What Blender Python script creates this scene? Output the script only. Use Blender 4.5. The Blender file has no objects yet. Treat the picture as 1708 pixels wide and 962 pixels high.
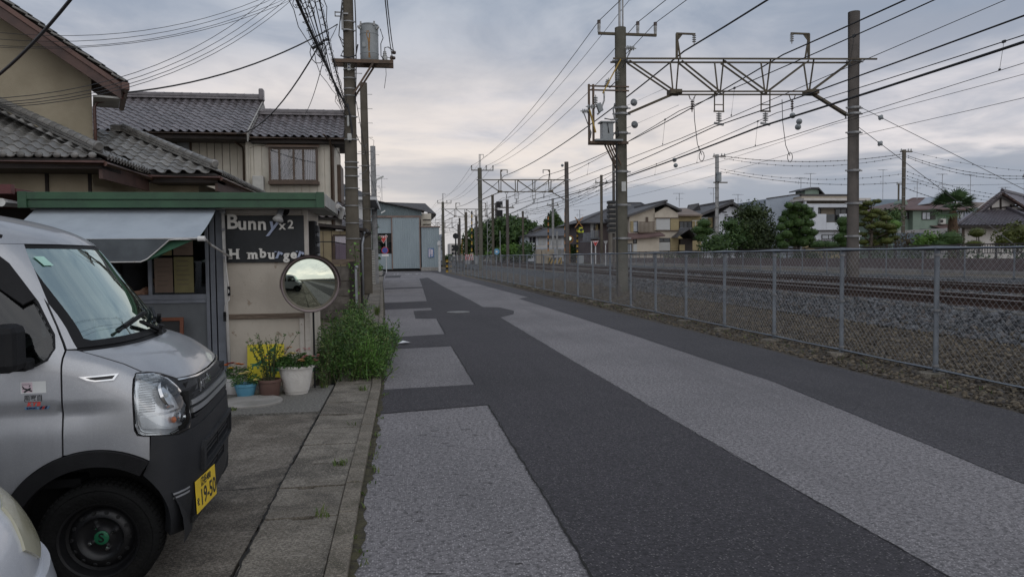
import bpy,bmesh,math,random
from mathutils import Vector,Matrix,noise as mnoise
from mathutils.geometry import delaunay_2d_cdt
random.seed(7)
SC=bpy.context.scene
COL=SC.collection
R=math.radians
V=Vector

# ------------------------------------------------------------------ camera
EYE=1.6
FPX=1233.0  # focal length in pixels of the 1708 px wide photograph
_a,_p,_r=R(8.72),R(2.51),R(0.6)
cF=V((math.sin(_a)*math.cos(_p),math.cos(_a)*math.cos(_p),-math.sin(_p)))
_R0=V((math.cos(_a),-math.sin(_a),0));_U0=_R0.cross(cF)
cR=_R0*math.cos(_r)-_U0*math.sin(_r)
cU=_U0*math.cos(_r)+_R0*math.sin(_r)
cC=V((0,0,EYE))
cam_data=bpy.data.cameras.new('camera')
cam_data.sensor_width=36.0
cam_data.lens=36.0*FPX/1708.0
cam_data.clip_start=0.05
cam_data.clip_end=3000
cam=bpy.data.objects.new('camera',cam_data);COL.objects.link(cam)
cam.matrix_world=Matrix(((cR.x,cU.x,-cF.x,cC.x),(cR.y,cU.y,-cF.y,cC.y),(cR.z,cU.z,-cF.z,cC.z),(0,0,0,1)))
SC.camera=cam

# ------------------------------------------------------------------ sun, exposure
SUN_DIR=V((0.30,-0.80,0.60)).normalized()  # towards the sun, behind thin cloud
sl=bpy.data.lights.new('sun','SUN');sl.energy=1.1;sl.angle=R(100);sl.color=(1.0,0.965,0.92)
sun=bpy.data.objects.new('sun',sl);COL.objects.link(sun)
sun.rotation_euler=(-SUN_DIR).to_track_quat('-Z','Y').to_euler()
SC.view_settings.view_transform='Standard'
SC.view_settings.look='None'
SC.view_settings.exposure=0.0
SC.view_settings.gamma=1.0
SC.view_settings.use_curve_mapping=False

# ------------------------------------------------------------------ node helper
class NT:
 def __init__(s,tree):s.t=tree;s.n=tree.nodes;s.l=tree.links
 def new(s,typ,**kw):
  n=s.n.new(typ)
  for k,v in kw.items():
   if k.startswith('_'):setattr(n,k[1:],v)
  return n
 def link(s,a,b):s.l.new(a,b)
 def val(s,sock,v):
  if isinstance(v,bpy.types.NodeSocket):s.l.new(v,sock)
  else:sock.default_value=v
 def math(s,op,a,b=0.0,c=0.0,clamp=False):
  n=s.n.new('ShaderNodeMath');n.operation=op;n.use_clamp=clamp
  s.val(n.inputs[0],a);s.val(n.inputs[1],b);s.val(n.inputs[2],c)
  return n.outputs[0]
 def mix(s,fac,a,b,typ='MIX'):
  n=s.n.new('ShaderNodeMix');n.data_type='RGBA';n.blend_type=typ
  s.val(n.inputs[0],fac)
  for sock,v in((n.inputs[6],a),(n.inputs[7],b)):
   if isinstance(v,tuple):v=tuple(v)+((1,)if len(v)==3 else())
   s.val(sock,v)
  return n.outputs[2]
 def noise(s,vec,scale,detail=4,rough=0.55,dist=0.0,out='Fac'):
  n=s.n.new('ShaderNodeTexNoise');n.inputs['Scale'].default_value=scale
  n.inputs['Detail'].default_value=detail;n.inputs['Roughness'].default_value=rough;n.inputs['Distortion'].default_value=dist
  if vec is not None:s.l.new(vec,n.inputs['Vector'])
  return n.outputs[out]
 def ramp(s,fac,stops,interp='LINEAR'):
  n=s.n.new('ShaderNodeValToRGB');cr=n.color_ramp;cr.interpolation=interp
  while len(cr.elements)<len(stops):cr.elements.new(0.5)
  for e,(p,c)in zip(cr.elements,stops):
   e.position=p;e.color=(c,c,c,1)if not isinstance(c,tuple)else tuple(c)+((1,)if len(c)==3 else())
  s.val(n.inputs[0],fac)
  return n.outputs[0]
 def smooth(s,x,lo,hi):
  n=s.n.new('ShaderNodeMapRange');n.interpolation_type='SMOOTHSTEP'
  s.val(n.inputs[0],x);n.inputs[1].default_value=lo;n.inputs[2].default_value=hi
  return n.outputs[0]

# ------------------------------------------------------------------ world: overcast evening sky
wd=bpy.data.worlds.new('World');SC.world=wd;wd.use_nodes=True
nt=NT(wd.node_tree);nt.n.clear()
wout=nt.new('ShaderNodeOutputWorld');bg=nt.new('ShaderNodeBackground');bg.inputs[1].default_value=0.1
nt.link(bg.outputs[0],wout.inputs[0])
sky=nt.new('ShaderNodeTexSky');sky.sky_type='NISHITA';sky.sun_disc=False
sky.sun_elevation=math.asin(SUN_DIR.z);sky.sun_rotation=math.atan2(SUN_DIR.x,SUN_DIR.y)
tc=nt.new('ShaderNodeTexCoord');sep=nt.new('ShaderNodeSeparateXYZ');nt.link(tc.outputs['Generated'],sep.inputs[0])
sx,sy,sz=sep.outputs
zc=nt.math('ADD',nt.math('MAXIMUM',sz,0.0),0.16)
comb=nt.new('ShaderNodeCombineXYZ')
nt.link(nt.math('DIVIDE',sx,zc),comb.inputs[0]);nt.link(nt.math('DIVIDE',sy,zc),comb.inputs[1])
cv=comb.outputs[0]
n1=nt.noise(cv,0.75,6,0.55,0.5)
n2=nt.noise(cv,2.1,7,0.58,0.5)
mp=nt.new('ShaderNodeMapping');mp.inputs['Scale'].default_value=(1.0,1.0,4.6);nt.link(tc.outputs['Generated'],mp.inputs[0])
n3=nt.noise(mp.outputs[0],3.1,6,0.56,0.35)
# overall brightness by elevation (cloud deck thins towards the horizon)
elev=nt.ramp(nt.math('MAXIMUM',sz,0.0),[(0.0,(0.47,0.51,0.58)),(0.06,(0.61,0.61,0.65)),(0.12,(0.73,0.695,0.705)),(0.18,(0.68,0.655,0.68)),(0.26,(0.49,0.515,0.575)),(0.36,(0.41,0.46,0.535)),(0.55,(0.41,0.46,0.54)),(1.0,(0.50,0.54,0.61))])
cl=nt.math('ADD',nt.math('MULTIPLY',n1,0.55),nt.math('MULTIPLY',n2,0.45))
clm=nt.smooth(cl,0.38,0.60)
c_dark=nt.mix(1.0,elev,(0.66,0.72,0.80),'MULTIPLY');c_lit=nt.mix(1.0,elev,(1.17,1.15,1.13),'MULTIPLY')
cloud=nt.mix(clm,c_dark,c_lit)
# warm break in the cloud low over the end of the road
vd=nt.new('ShaderNodeVectorMath');vd.operation='DOT_PRODUCT';nt.link(tc.outputs['Generated'],vd.inputs[0])
gd=V((0.03,0.985,0.135)).normalized();vd.inputs[1].default_value=gd
glow=nt.math('MULTIPLY',nt.smooth(vd.outputs['Value'],0.84,0.995),nt.smooth(n3,0.28,0.56))
glow=nt.math('MULTIPLY',glow,nt.smooth(sz,0.30,0.13))
cloud=nt.mix(nt.math('MULTIPLY',glow,0.9),cloud,(0.90,0.81,0.74))
# blue-grey bank of cloud lying low along the horizon
bank_edge=nt.math('ADD',0.028,nt.math('MULTIPLY',n3,0.15))
side_n=nt.smooth(nt.math('ADD',sx,nt.math('MULTIPLY',n3,0.3)),0.02,0.42)
bank=nt.math('MULTIPLY',nt.smooth(nt.math('SUBTRACT',bank_edge,sz),-0.008,0.016),nt.math('MULTIPLY',side_n,0.85))
cloud=nt.mix(bank,cloud,(0.315,0.355,0.43))
streak=nt.math('MULTIPLY',nt.smooth(n3,0.52,0.68),nt.smooth(sz,0.42,0.12))
cloud=nt.mix(nt.math('MULTIPLY',streak,0.5),cloud,(0.40,0.415,0.47))
cl10=nt.new('ShaderNodeVectorMath');cl10.operation='SCALE';cl10.inputs['Scale'].default_value=10.0;nt.link(cloud,cl10.inputs[0])
nt.link(nt.mix(0.965,sky.outputs[0],cl10.outputs[0]),bg.inputs[0])

# ------------------------------------------------------------------ pixel <-> place helpers (measuring the photograph)
def ray(u,v):return cF+(u-854)/FPX*cR-(v-481)/FPX*cU
def at(u,v,d):return cC+d*ray(u,v)
def on(u,v,z=0.0):
 q=ray(u,v);return cC+q*((z-EYE)/q.z)
def aty(u,v,y):
 q=ray(u,v);return cC+q*(y/q.y)
def atx(u,v,x):
 q=ray(u,v);return cC+q*(x/q.x)

# ------------------------------------------------------------------ materials
MATS={}
def _principled(name):
 m=bpy.data.materials.new(name);m.use_nodes=True
 t=NT(m.node_tree);b=m.node_tree.nodes['Principled BSDF']
 return m,t,b
def pm(name,c1,c2=None,scale=3.0,rough=0.8,bump=0.0,bscale=30.0,metal=0.0,detail=5,lo=0.35,hi=0.65,c3=None,s3=1.0,lo3=0.55,hi3=0.75,spec=0.5,coat=0.0,stretch=None,rvar=0.0):
 """one procedural material: two colours mixed by noise, an optional third in patches, optional bump"""
 if name in MATS:return MATS[name]
 m,t,b=_principled(name)
 tcn=t.new('ShaderNodeTexCoord');vec=tcn.outputs['Object']
 if stretch:
  mpn=t.new('ShaderNodeMapping');mpn.inputs['Scale'].default_value=stretch;t.link(vec,mpn.inputs[0]);vec=mpn.outputs[0]
 if c2 is None:c2=tuple(x*0.82 for x in c1)
 nz=t.noise(vec,scale,detail,0.6)
 col=t.mix(t.smooth(nz,lo,hi),tuple(c1),tuple(c2))
 if c3 is not None:
  col=t.mix(t.smooth(t.noise(vec,s3,6,0.65,0.3),lo3,hi3),col,tuple(c3))
 t.link(col,b.inputs['Base Color'])
 if rvar:t.link(t.math('ADD',rough,t.math('MULTIPLY',t.math('SUBTRACT',nz,0.5),rvar)),b.inputs['Roughness'])
 else:b.inputs['Roughness'].default_value=rough
 b.inputs['Metallic'].default_value=metal
 b.inputs['Specular IOR Level'].default_value=spec
 if coat:b.inputs['Coat Weight'].default_value=coat;b.inputs['Coat Roughness'].default_value=0.04
 if bump:
  bn=t.new('ShaderNodeBump');bn.inputs['Strength'].default_value=bump;bn.inputs['Distance'].default_value=0.02
  t.link(t.noise(vec,bscale,4,0.6),bn.inputs['Height']);t.link(bn.outputs[0],b.inputs['Normal'])
 MATS[name]=m
 return m
def rand_tint(name,amount=0.25):
 """let every object that uses the material be a little lighter or darker"""
 m=MATS[name];t=NT(m.node_tree);b=m.node_tree.nodes['Principled BSDF']
 src=b.inputs['Base Color'].links[0].from_socket
 oi=t.new('ShaderNodeObjectInfo')
 f=t.math('ADD',1.0-amount,t.math('MULTIPLY',oi.outputs['Random'],2*amount))
 vm=t.new('ShaderNodeVectorMath');vm.operation='SCALE';t.link(src,vm.inputs[0]);t.link(f,vm.inputs['Scale'])
 t.link(vm.outputs[0],b.inputs['Base Color'])
 return m
def island_tint(name,c_list,rough=0.8,scale=4.0):
 """colour that varies from loose piece to loose piece (leaves, stones)"""
 if name in MATS:return MATS[name]
 m,t,b=_principled(name)
 g=t.new('ShaderNodeNewGeometry')
 st=[(i/(len(c_list)-1),c)for i,c in enumerate(c_list)]
 col=t.ramp(g.outputs['Random Per Island'],st)
 tcn=t.new('ShaderNodeTexCoord')
 nz=t.noise(tcn.outputs['Object'],scale,3,0.6)
 vm=t.new('ShaderNodeVectorMath');vm.operation='SCALE';t.link(col,vm.inputs[0]);t.link(t.math('ADD',0.62,t.math('MULTIPLY',nz,0.76)),vm.inputs['Scale'])
 t.link(vm.outputs[0],b.inputs['Base Color'])
 b.inputs['Roughness'].default_value=rough
 MATS[name]=m
 return m
def leaf_mat(name,cols,scale=0.8,rough=0.55):
 m=island_tint(name,cols,rough,scale)
 b=m.node_tree.nodes['Principled BSDF']
 b.inputs['Specular IOR Level'].default_value=0.25
 return m
def glass_mat(name,tint=(0.75,0.8,0.8),alpha=0.35,rough=0.03,gcol=(1,1,1)):
 if name in MATS:return MATS[name]
 m=bpy.data.materials.new(name);m.use_nodes=True;t=NT(m.node_tree);t.n.clear()
 o=t.new('ShaderNodeOutputMaterial');ms=t.new('ShaderNodeMixShader');tr=t.new('ShaderNodeBsdfTransparent');gl=t.new('ShaderNodeBsdfGlossy')
 tr.inputs[0].default_value=tuple(tint)+(1,);gl.inputs['Roughness'].default_value=rough;gl.inputs['Color'].default_value=tuple(gcol)+(1,)
 fr=t.new('ShaderNodeFresnel');fr.inputs[0].default_value=1.5
 t.link(t.math('ADD',fr.outputs[0],alpha,clamp=True),ms.inputs[0]);t.link(tr.outputs[0],ms.inputs[1]);t.link(gl.outputs[0],ms.inputs[2]);t.link(ms.outputs[0],o.inputs[0])
 MATS[name]=m
 return m

# ------------------------------------------------------------------ mesh builder
WM={}  # world matrix of every object made here, by name
def basis(d,up=V((0,0,1))):
 d=d.normalized()
 if abs(d.dot(up))>0.995:up=V((0,1,0))
 s=d.cross(up).normalized();u=s.cross(d).normalized()
 return d,s,u
class MB:
 def __init__(s):s.v=[];s.f=[]
 def add(s,vs,fs):
  o=len(s.v);s.v.extend([V(p)for p in vs]);s.f.extend([tuple(i+o for i in f)for f in fs]);return s
 def box(s,c,size,rz=0.0,M=None):
  x,y,z=size[0]/2,size[1]/2,size[2]/2
  ps=[V((a*x,b*y,d*z))for d in(-1,1)for b in(-1,1)for a in(-1,1)]
  m=M if M is not None else Matrix.Rotation(rz,3,'Z')
  return s.add([V(c)+m@p for p in ps],[(0,2,3,1),(4,5,7,6),(0,1,5,4),(2,6,7,3),(0,4,6,2),(1,3,7,5)])
 def box2(s,a,b):
  a,b=V(a),V(b);return s.box((a+b)/2,(abs(b.x-a.x),abs(b.y-a.y),abs(b.z-a.z)))
 def bar(s,p0,p1,w,h=None,up=V((0,0,1))):
  p0,p1=V(p0),V(p1);h=h or w
  d,sd,u=basis(p1-p0,V(up))
  ps=[]
  for p in(p0,p1):
   for(a,b)in((-1,-1),(1,-1),(1,1),(-1,1)):ps.append(p+sd*a*w/2+u*b*h/2)
  return s.add(ps,[(3,2,1,0),(4,5,6,7),(0,1,5,4),(1,2,6,5),(2,3,7,6),(3,0,4,7)])
 def tube(s,pts,r,n=8,cap=True,closed=False):
  pts=[V(p)for p in pts];m=len(pts);base=len(s.v)
  rs=r if isinstance(r,(list,tuple))else[r]*m
  prev=None
  for i,p in enumerate(pts):
   if closed:d=pts[(i+1)%m]-pts[i-1]
   else:d=pts[min(i+1,m-1)]-pts[max(i-1,0)]
   if d.length<1e-9:d=V((0,0,1))
   d.normalize()
   if prev is None:_,a,b=basis(d)
   else:
    a=prev-d*prev.dot(d)
    if a.length<1e-6:_,a,b=basis(d)
    a.normalize();b=d.cross(a)
   prev=a
   for k in range(n):
    t=2*math.pi*k/n;s.v.append(p+(a*math.cos(t)+b*math.sin(t))*rs[i])
  for i in range(m if closed else m-1):
   for k in range(n):
    A=base+i*n+k;B=base+i*n+(k+1)%n;j=((i+1)%m)
    s.f.append((A,B,base+j*n+(k+1)%n,base+j*n+k))
  if cap and not closed:
   s.f.append(tuple(base+k for k in range(n))[::-1]);s.f.append(tuple(base+(m-1)*n+k for k in range(n)))
  return s
 def cyl(s,p0,p1,r0,r1=None,n=12):return s.tube([p0,p1],[r0,r1 if r1 is not None else r0],n)
 def lathe(s,c,prof,n=24,axis=V((0,0,1)),cap0=True,cap1=True):
  """profile of (radius, height) turned about an axis through c"""
  d,a,b=basis(V(axis));c=V(c);base=len(s.v);m=len(prof)
  for(r,h)in prof:
   for k in range(n):
    t=2*math.pi*k/n;s.v.append(c+d*h+(a*math.cos(t)+b*math.sin(t))*r)
  for i in range(m-1):
   for k in range(n):s.f.append((base+i*n+k,base+(i+1)*n+k,base+(i+1)*n+(k+1)%n,base+i*n+(k+1)%n))
  if cap0:s.f.append(tuple(base+k for k in range(n)))
  if cap1:s.f.append(tuple(base+(m-1)*n+k for k in range(n))[::-1])
  return s
 def prism(s,poly,off):
  """flat polygon (3D points) extruded by the vector off"""
  n=len(poly);off=V(off);ps=[V(p)for p in poly]
  return s.add(ps+[p+off for p in ps],[tuple(range(n))[::-1],tuple(range(n,2*n))]+[(i,(i+1)%n,n+(i+1)%n,n+i)for i in range(n)])
 def quad(s,a,b,c,d):return s.add([a,b,c,d],[(0,1,2,3)])
 def ball(s,c,r,n=10,m=7,jit=0.0):
  c=V(c);rx,ry,rz=r if isinstance(r,(tuple,list,Vector))else(r,r,r)
  base=len(s.v)
  s.v.append(c+V((0,0,-rz)))
  for i in range(1,m):
   ph=-math.pi/2+math.pi*i/m
   for k in range(n):
    t=2*math.pi*(k+0.5*(i%2))/n;j=1+random.uniform(-jit,jit)
    s.v.append(c+V((rx*math.cos(ph)*math.cos(t),ry*math.cos(ph)*math.sin(t),rz*math.sin(ph)))*j)
  s.v.append(c+V((0,0,rz)));top=len(s.v)-1
  for k in range(n):s.f.append((base,base+1+(k+1)%n,base+1+k))
  for i in range(m-2):
   for k in range(n):s.f.append((base+1+i*n+k,base+1+i*n+(k+1)%n,base+1+(i+1)*n+(k+1)%n,base+1+(i+1)*n+k))
  for k in range(n):s.f.append((base+1+(m-2)*n+k,base+1+(m-2)*n+(k+1)%n,top))
  return s
 def xform(s,M,start=0):
  for i in range(start,len(s.v)):s.v[i]=M@s.v[i]
  return s
 def mesh(s,name,mat,smooth=False,inv=None,auto=None):
  me=bpy.data.meshes.new(name)
  vs=[inv@p for p in s.v]if inv is not None else s.v
  me.from_pydata([tuple(p)for p in vs],[],s.f)
  if mat:me.materials.append(mat)
  if smooth:me.polygons.foreach_set('use_smooth',[True]*len(me.polygons))
  if auto:
   me.polygons.foreach_set('use_smooth',[True]*len(me.polygons));me.set_sharp_from_angle(angle=R(auto))
  me.validate();me.update()
  return me
 def build(s,name,mat,parent=None,smooth=False,loc=None,auto=None,bevel=0.0,kind=None,label=None):
  """link the shapes as ONE object; vertices are in world space (or in the parent's own space when local is used)"""
  if parent is not None:W=WM[parent.name]
  else:W=Matrix.Translation(V(loc))if loc is not None else Matrix.Identity(4)
  me=s.mesh(name,mat,smooth,W.inverted()if(parent is not None or loc is not None)else None,auto)
  o=bpy.data.objects.new(name,me);COL.objects.link(o)
  if parent is not None:o.parent=parent
  elif loc is not None:o.location=V(loc)
  WM[o.name]=W.copy()
  if bevel:
   md=o.modifiers.new('bevel','BEVEL');md.width=bevel;md.segments=2;md.limit_method='ANGLE';md.angle_limit=R(40)
  if kind:o['kind']=kind
  if label:o['label']=label
  return o
def thing(name,label,cat,loc=(0,0,0),rz=0.0,group=None):
 o=bpy.data.objects.new(name,None);COL.objects.link(o);o.empty_display_size=0.1
 o.location=V(loc);o.rotation_euler=(0,0,rz)
 WM[o.name]=Matrix.Translation(V(loc))@Matrix.Rotation(rz,4,'Z')
 o['label']=label;o['category']=cat
 if group:o['group']=group
 return o
def tag(o,label,cat,group=None):
 o['label']=label;o['category']=cat
 if group:o['group']=group
 return o
def place(name,me,parent,M):
 """one more object that shares a mesh; M is its matrix in world space"""
 o=bpy.data.objects.new(name,me);COL.objects.link(o)
 if parent is not None:
  o.parent=parent;o.matrix_local=WM[parent.name].inverted()@M
 else:o.matrix_world=M
 WM[o.name]=M.copy()
 return o
def copy_tree(root,loc,rz=0.0,label=None,scale=1.0):
 r=root.copy();COL.objects.link(r);r.location=V(loc);r.rotation_euler=(0,0,rz);r.scale=(scale,)*3
 if label:r['label']=label
 for ch in root.children:
  c=ch.copy();COL.objects.link(c);c.parent=r
  for g in ch.children:
   d=g.copy();COL.objects.link(d);d.parent=c
 return r
def text_mb(txt,size,M,depth=0.004,bold=0.0,align='CENTER',shear=0.0,spacing=1.0):
 """lettering as geometry: M takes the text plane (x right, y up, z out) to world space"""
 cu=bpy.data.curves.new('lettering','FONT');cu.body=txt;cu.size=size;cu.extrude=depth;cu.offset=bold;cu.align_x=align;cu.align_y='CENTER';cu.shear=shear;cu.space_character=spacing;cu.resolution_u=3
 to=bpy.data.objects.new('lettering',cu);COL.objects.link(to)
 dg=bpy.context.evaluated_depsgraph_get();dg.update()
 me=bpy.data.meshes.new_from_object(to.evaluated_get(dg))
 mb=MB();mb.v=[M@v.co for v in me.vertices];mb.f=[tuple(p.vertices)for p in me.polygons]
 bpy.data.objects.remove(to);bpy.data.curves.remove(cu);bpy.data.meshes.remove(me)
 return mb
def plane_M(o,xdir,ydir):
 x=V(xdir).normalized();y=V(ydir).normalized();z=x.cross(y).normalized();y=z.cross(x)
 return Matrix(((x.x,y.x,z.x,o[0]),(x.y,y.y,z.y,o[1]),(x.z,y.z,z.z,o[2]),(0,0,0,1)))
def sag(p0,p1,s,n=12):
 p0,p1=V(p0),V(p1)
 return[p0.lerp(p1,i/n)-V((0,0,s*4*(i/n)*(1-i/n)))for i in range(n+1)]
Z=V((0,0,1))
# ================================================================== THE SETTING: ground, road, gutter, forecourt
pm('soil',(0.13,0.105,0.075),(0.075,0.062,0.045),1.4,0.95,0.5,20,c3=(0.07,0.085,0.04),s3=0.7)
def asphalt(name,base,dark,chip,s_chip,lo,big=0.3):
 m,t,b=_principled(name);tcn=t.new('ShaderNodeTexCoord');vec=tcn.outputs['Object']
 col=t.mix(t.smooth(t.noise(vec,big,6,0.62),0.36,0.66),base,dark)
 col=t.mix(t.math('MULTIPLY',t.smooth(t.noise(vec,30,6,0.8),0.44,0.60),0.85),col,tuple(x*0.36 for x in dark))
 vo=t.new('ShaderNodeTexVoronoi');vo.inputs['Scale'].default_value=s_chip;t.link(vec,vo.inputs['Vector'])
 sp=t.new('ShaderNodeSeparateColor');t.link(vo.outputs['Color'],sp.inputs[0])
 chipm=t.math('MULTIPLY',t.smooth(sp.outputs[0],lo,1.0),t.smooth(vo.outputs['Distance'],0.55,0.2))
 col=t.mix(chipm,col,chip)
 # stains and tyre wear with shapes of their own
 mpn=t.new('ShaderNodeMapping');mpn.inputs['Scale'].default_value=(2.2,0.16,1);t.link(vec,mpn.inputs[0])
 col=t.mix(t.math('MULTIPLY',t.smooth(t.noise(mpn.outputs[0],1.0,5,0.6),0.5,0.7),0.4),col,tuple(x*0.7 for x in dark))
 t.link(col,b.inputs['Base Color']);b.inputs['Roughness'].default_value=0.86
 bn=t.new('ShaderNodeBump');bn.inputs['Strength'].default_value=0.55;bn.inputs['Distance'].default_value=0.012
 t.link(t.math('ADD',t.noise(vec,55,4,0.7),t.math('MULTIPLY',vo.outputs['Distance'],0.6)),bn.inputs['Height']);t.link(bn.outputs[0],b.inputs['Normal'])
 MATS[name]=m;return m
def stained(name,light,mid,dark,s1,s2):
 """weathered concrete: broad damp stains, fine pitting and scuffed pale patches"""
 m,t,b=_principled(name);tcn=t.new('ShaderNodeTexCoord');vec=tcn.outputs['Object']
 col=t.mix(t.smooth(t.noise(vec,s1,12,0.72,0.4),0.40,0.60),light,mid)
 col=t.mix(t.math('MULTIPLY',t.smooth(t.noise(vec,s2,12,0.74,0.8),0.48,0.60),0.85),col,dark)
 col=t.mix(t.math('MULTIPLY',t.smooth(t.noise(vec,48,6,0.8),0.43,0.56),0.75),col,tuple(x*0.42 for x in mid))
 col=t.mix(t.math('MULTIPLY',t.smooth(t.noise(vec,95,4,0.75),0.52,0.62),0.55),col,tuple(min(1,x*1.5)for x in light))
 t.link(col,b.inputs['Base Color']);b.inputs['Roughness'].default_value=0.85
 bn=t.new('ShaderNodeBump');bn.inputs['Strength'].default_value=0.7;bn.inputs['Distance'].default_value=0.012
 t.link(t.noise(vec,70,6,0.75),bn.inputs['Height']);t.link(bn.outputs[0],b.inputs['Normal'])
 MATS[name]=m;return m
asphalt('asphalt_old',(0.235,0.219,0.224),(0.168,0.157,0.162),(0.40,0.375,0.38),76,0.32)
asphalt('asphalt_new',(0.056,0.050,0.057),(0.040,0.036,0.041),(0.20,0.185,0.185),80,0.66)
asphalt('asphalt_mid',(0.070,0.064,0.071),(0.050,0.046,0.051),(0.20,0.19,0.185),80,0.66)
stained('concrete_wet',(0.24,0.21,0.175),(0.115,0.097,0.076),(0.036,0.03,0.023),2.3,1.1)
stained('concrete_slab',(0.29,0.258,0.215),(0.17,0.148,0.118),(0.055,0.047,0.037),2.6,1.7)
stained('concrete_kerb',(0.26,0.225,0.18),(0.16,0.138,0.108),(0.075,0.068,0.042),3.5,2.2)
pm('moss',(0.075,0.066,0.032),(0.032,0.026,0.017),14,0.95,0.9,60,detail=8)
pm('white_paint_worn',(0.55,0.55,0.54),(0.30,0.295,0.29),7,0.8)
pm('concrete',(0.33,0.31,0.29),(0.23,0.22,0.20),3.0,0.85,0.3,40,c3=(0.15,0.14,0.125),s3=1.4)
pm('aggregate',(0.21,0.20,0.18),(0.10,0.095,0.085),40,0.9,0.8,60,c3=(0.32,0.31,0.29),s3=55)
pm('crack',(0.018,0.016,0.014),(0.012,0.011,0.010),8,0.95)
pm('steel_lid',(0.22,0.215,0.21),(0.13,0.125,0.12),14,0.6,0.3,40,metal=0.3)

def strip_mesh(prof,y0,y1,n,jit=0.0):
 """cross profile of (x, z) drawn out along the road"""
 mb=MB();m=len(prof)
 for i in range(n+1):
  y=y0+(y1-y0)*i/n
  for(x,z)in prof:
   j=(mnoise.noise(V((x*1.3,y*0.9,3.1)))*jit)if jit else 0
   mb.v.append(V((x,y,z+j)))
 for i in range(n):
  for k in range(m-1):mb.f.append((i*m+k,i*m+k+1,(i+1)*m+k+1,(i+1)*m+k))
 return mb
# ground: the street side, the shoulder rising to the railway and the town beyond it, out to the horizon
g=strip_mesh([(-900,-0.03),(-60,-0.03),(-9,-0.03),(-0.2,-0.03),(6.0,-0.03),(6.2,-0.10),(7.0,-0.10),(8.2,0.05),(9.2,0.40),(16,0.50),(18.6,0.60),(22.0,0.74),(24,0.80),(60,0.80),(900,0.8)],-80,1100,60)
o=g.build('ground',MATS['soil']);o['kind']='structure'

def sheet(name,poly,z,mat,kind='structure'):
 mb=MB();mb.add([V((p[0],p[1],z))for p in poly],[tuple(range(len(poly)))])
 o=mb.build(name,mat);o['kind']=kind;return o
def wob(poly,step=0.35,amp=0.012,k_amp=0.5):
 """break straight outlines into slightly ragged ones"""
 out=[]
 for i,p in enumerate(poly):
  q=poly[(i+1)%len(poly)];L=math.hypot(q[0]-p[0],q[1]-p[1]);n=max(1,min(160,int(L/step)))
  for k in range(n):
   t=k/n;out.append((p[0]+(q[0]-p[0])*t+(random.uniform(-amp,amp)*k_amp if k else 0),p[1]+(q[1]-p[1])*t+(random.uniform(-amp,amp)*k_amp if k else 0)))
 return out
KERB=[(-0.28,-14),(-0.28,5),(-0.24,9),(-0.30,14),(-0.46,22),(-0.72,34),(-1.02,48),(-1.28,66),(-1.35,80)]
def kerb_x(y):
 for(x0,y0),(x1,y1)in zip(KERB,KERB[1:]):
  if y<=y1:return x0+(x1-x0)*(y-y0)/(y1-y0)
 return KERB[-1][0]
road=[(x+0.03,y)for x,y in KERB]+[(-5,86),(-5,94),(40,100),(40,88),(8.5,86.5),(5.4,81),(4.55,76),(4.65,70),(5.1,58),(5.55,40),(5.78,24),(5.9,13),(5.92,-14)]
sheet('road',wob(road,0.5,0.015),0.0,MATS['asphalt_old'])
def px(*uv):return[tuple(on(u,v,0.004)[:2])for u,v in uv]
# resurfaced dark lane with its side trenches, as one cut through the old surface
lane=[(0.93,-14),(0.93,7.85),(-0.26,7.6),(-0.22,9.02),(0.92,9.15),(0.91,13.2),(-0.2,13.0),(-0.24,14.9),(0.92,15.3),(0.95,19.2),(0.42,19.3),(0.42,22.1),(0.98,22.3),(0.99,23.3)]     +[(-0.45,22.9),(-0.52,26.3),(1.0,26.9),(1.22,38.2),(-0.70,37.4),(-0.72,39.0),(1.26,39.9),(1.52,55.0),(2.25,57.5),(2.40,38),(2.60,27),(2.62,23.2),(3.1,22.9),(3.32,21.3),(3.1,20.0),(2.62,19.1),(2.60,12),(2.60,6.3),(2.66,3.2),(2.66,-14)]
sheet('road_patch',wob(lane,0.3,0.014),0.004,MATS['asphalt_new'])
lane2=[(4.25,-14),(4.22,4.4),(4.46,7.0),(4.60,8.5),(4.60,14),(4.55,20),(4.45,27.4),(4.95,28.2),(4.75,34),(4.5,45),(4.1,58),(3.9,70),(3.3,79),(-1.0,83),(-5,84.5),(-5,93.5),(40,99.5),(40,88.2),(8.5,86.3),(5.5,80.8),(4.65,76),(4.75,70),(5.2,58),(5.65,40),(5.88,24),(6.02,13),(6.05,-14)]
sheet('road_edge_strip',wob(lane2,0.4,0.02),0.004,MATS['asphalt_mid'])
sheet('road_patch',wob([(-1.05,58),(0.1,59),(0.25,66),(-1.1,65)],0.4,0.02),0.004,MATS['asphalt_mid'])
# round inspection cover in the dark lane
mb=MB();mb.lathe((1.68,21.2,0.004),[(0.33,0),(0.33,0.012),(0.29,0.016)],28)
mb2=tag(mb.build('manhole_cover',MATS['steel_lid'],loc=(1.68,21.2,0.004)),'pale round manhole cover in the dark asphalt lane','manhole')
m_=text_mb('止まれ',1.0,Matrix.Translation((0.9,69.5,0.006))@Matrix.Diagonal((1.0,4.0,1,1)),0.001)
o=m_.build('road_marking',MATS['white_paint_worn']);o['kind']='structure'

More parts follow.
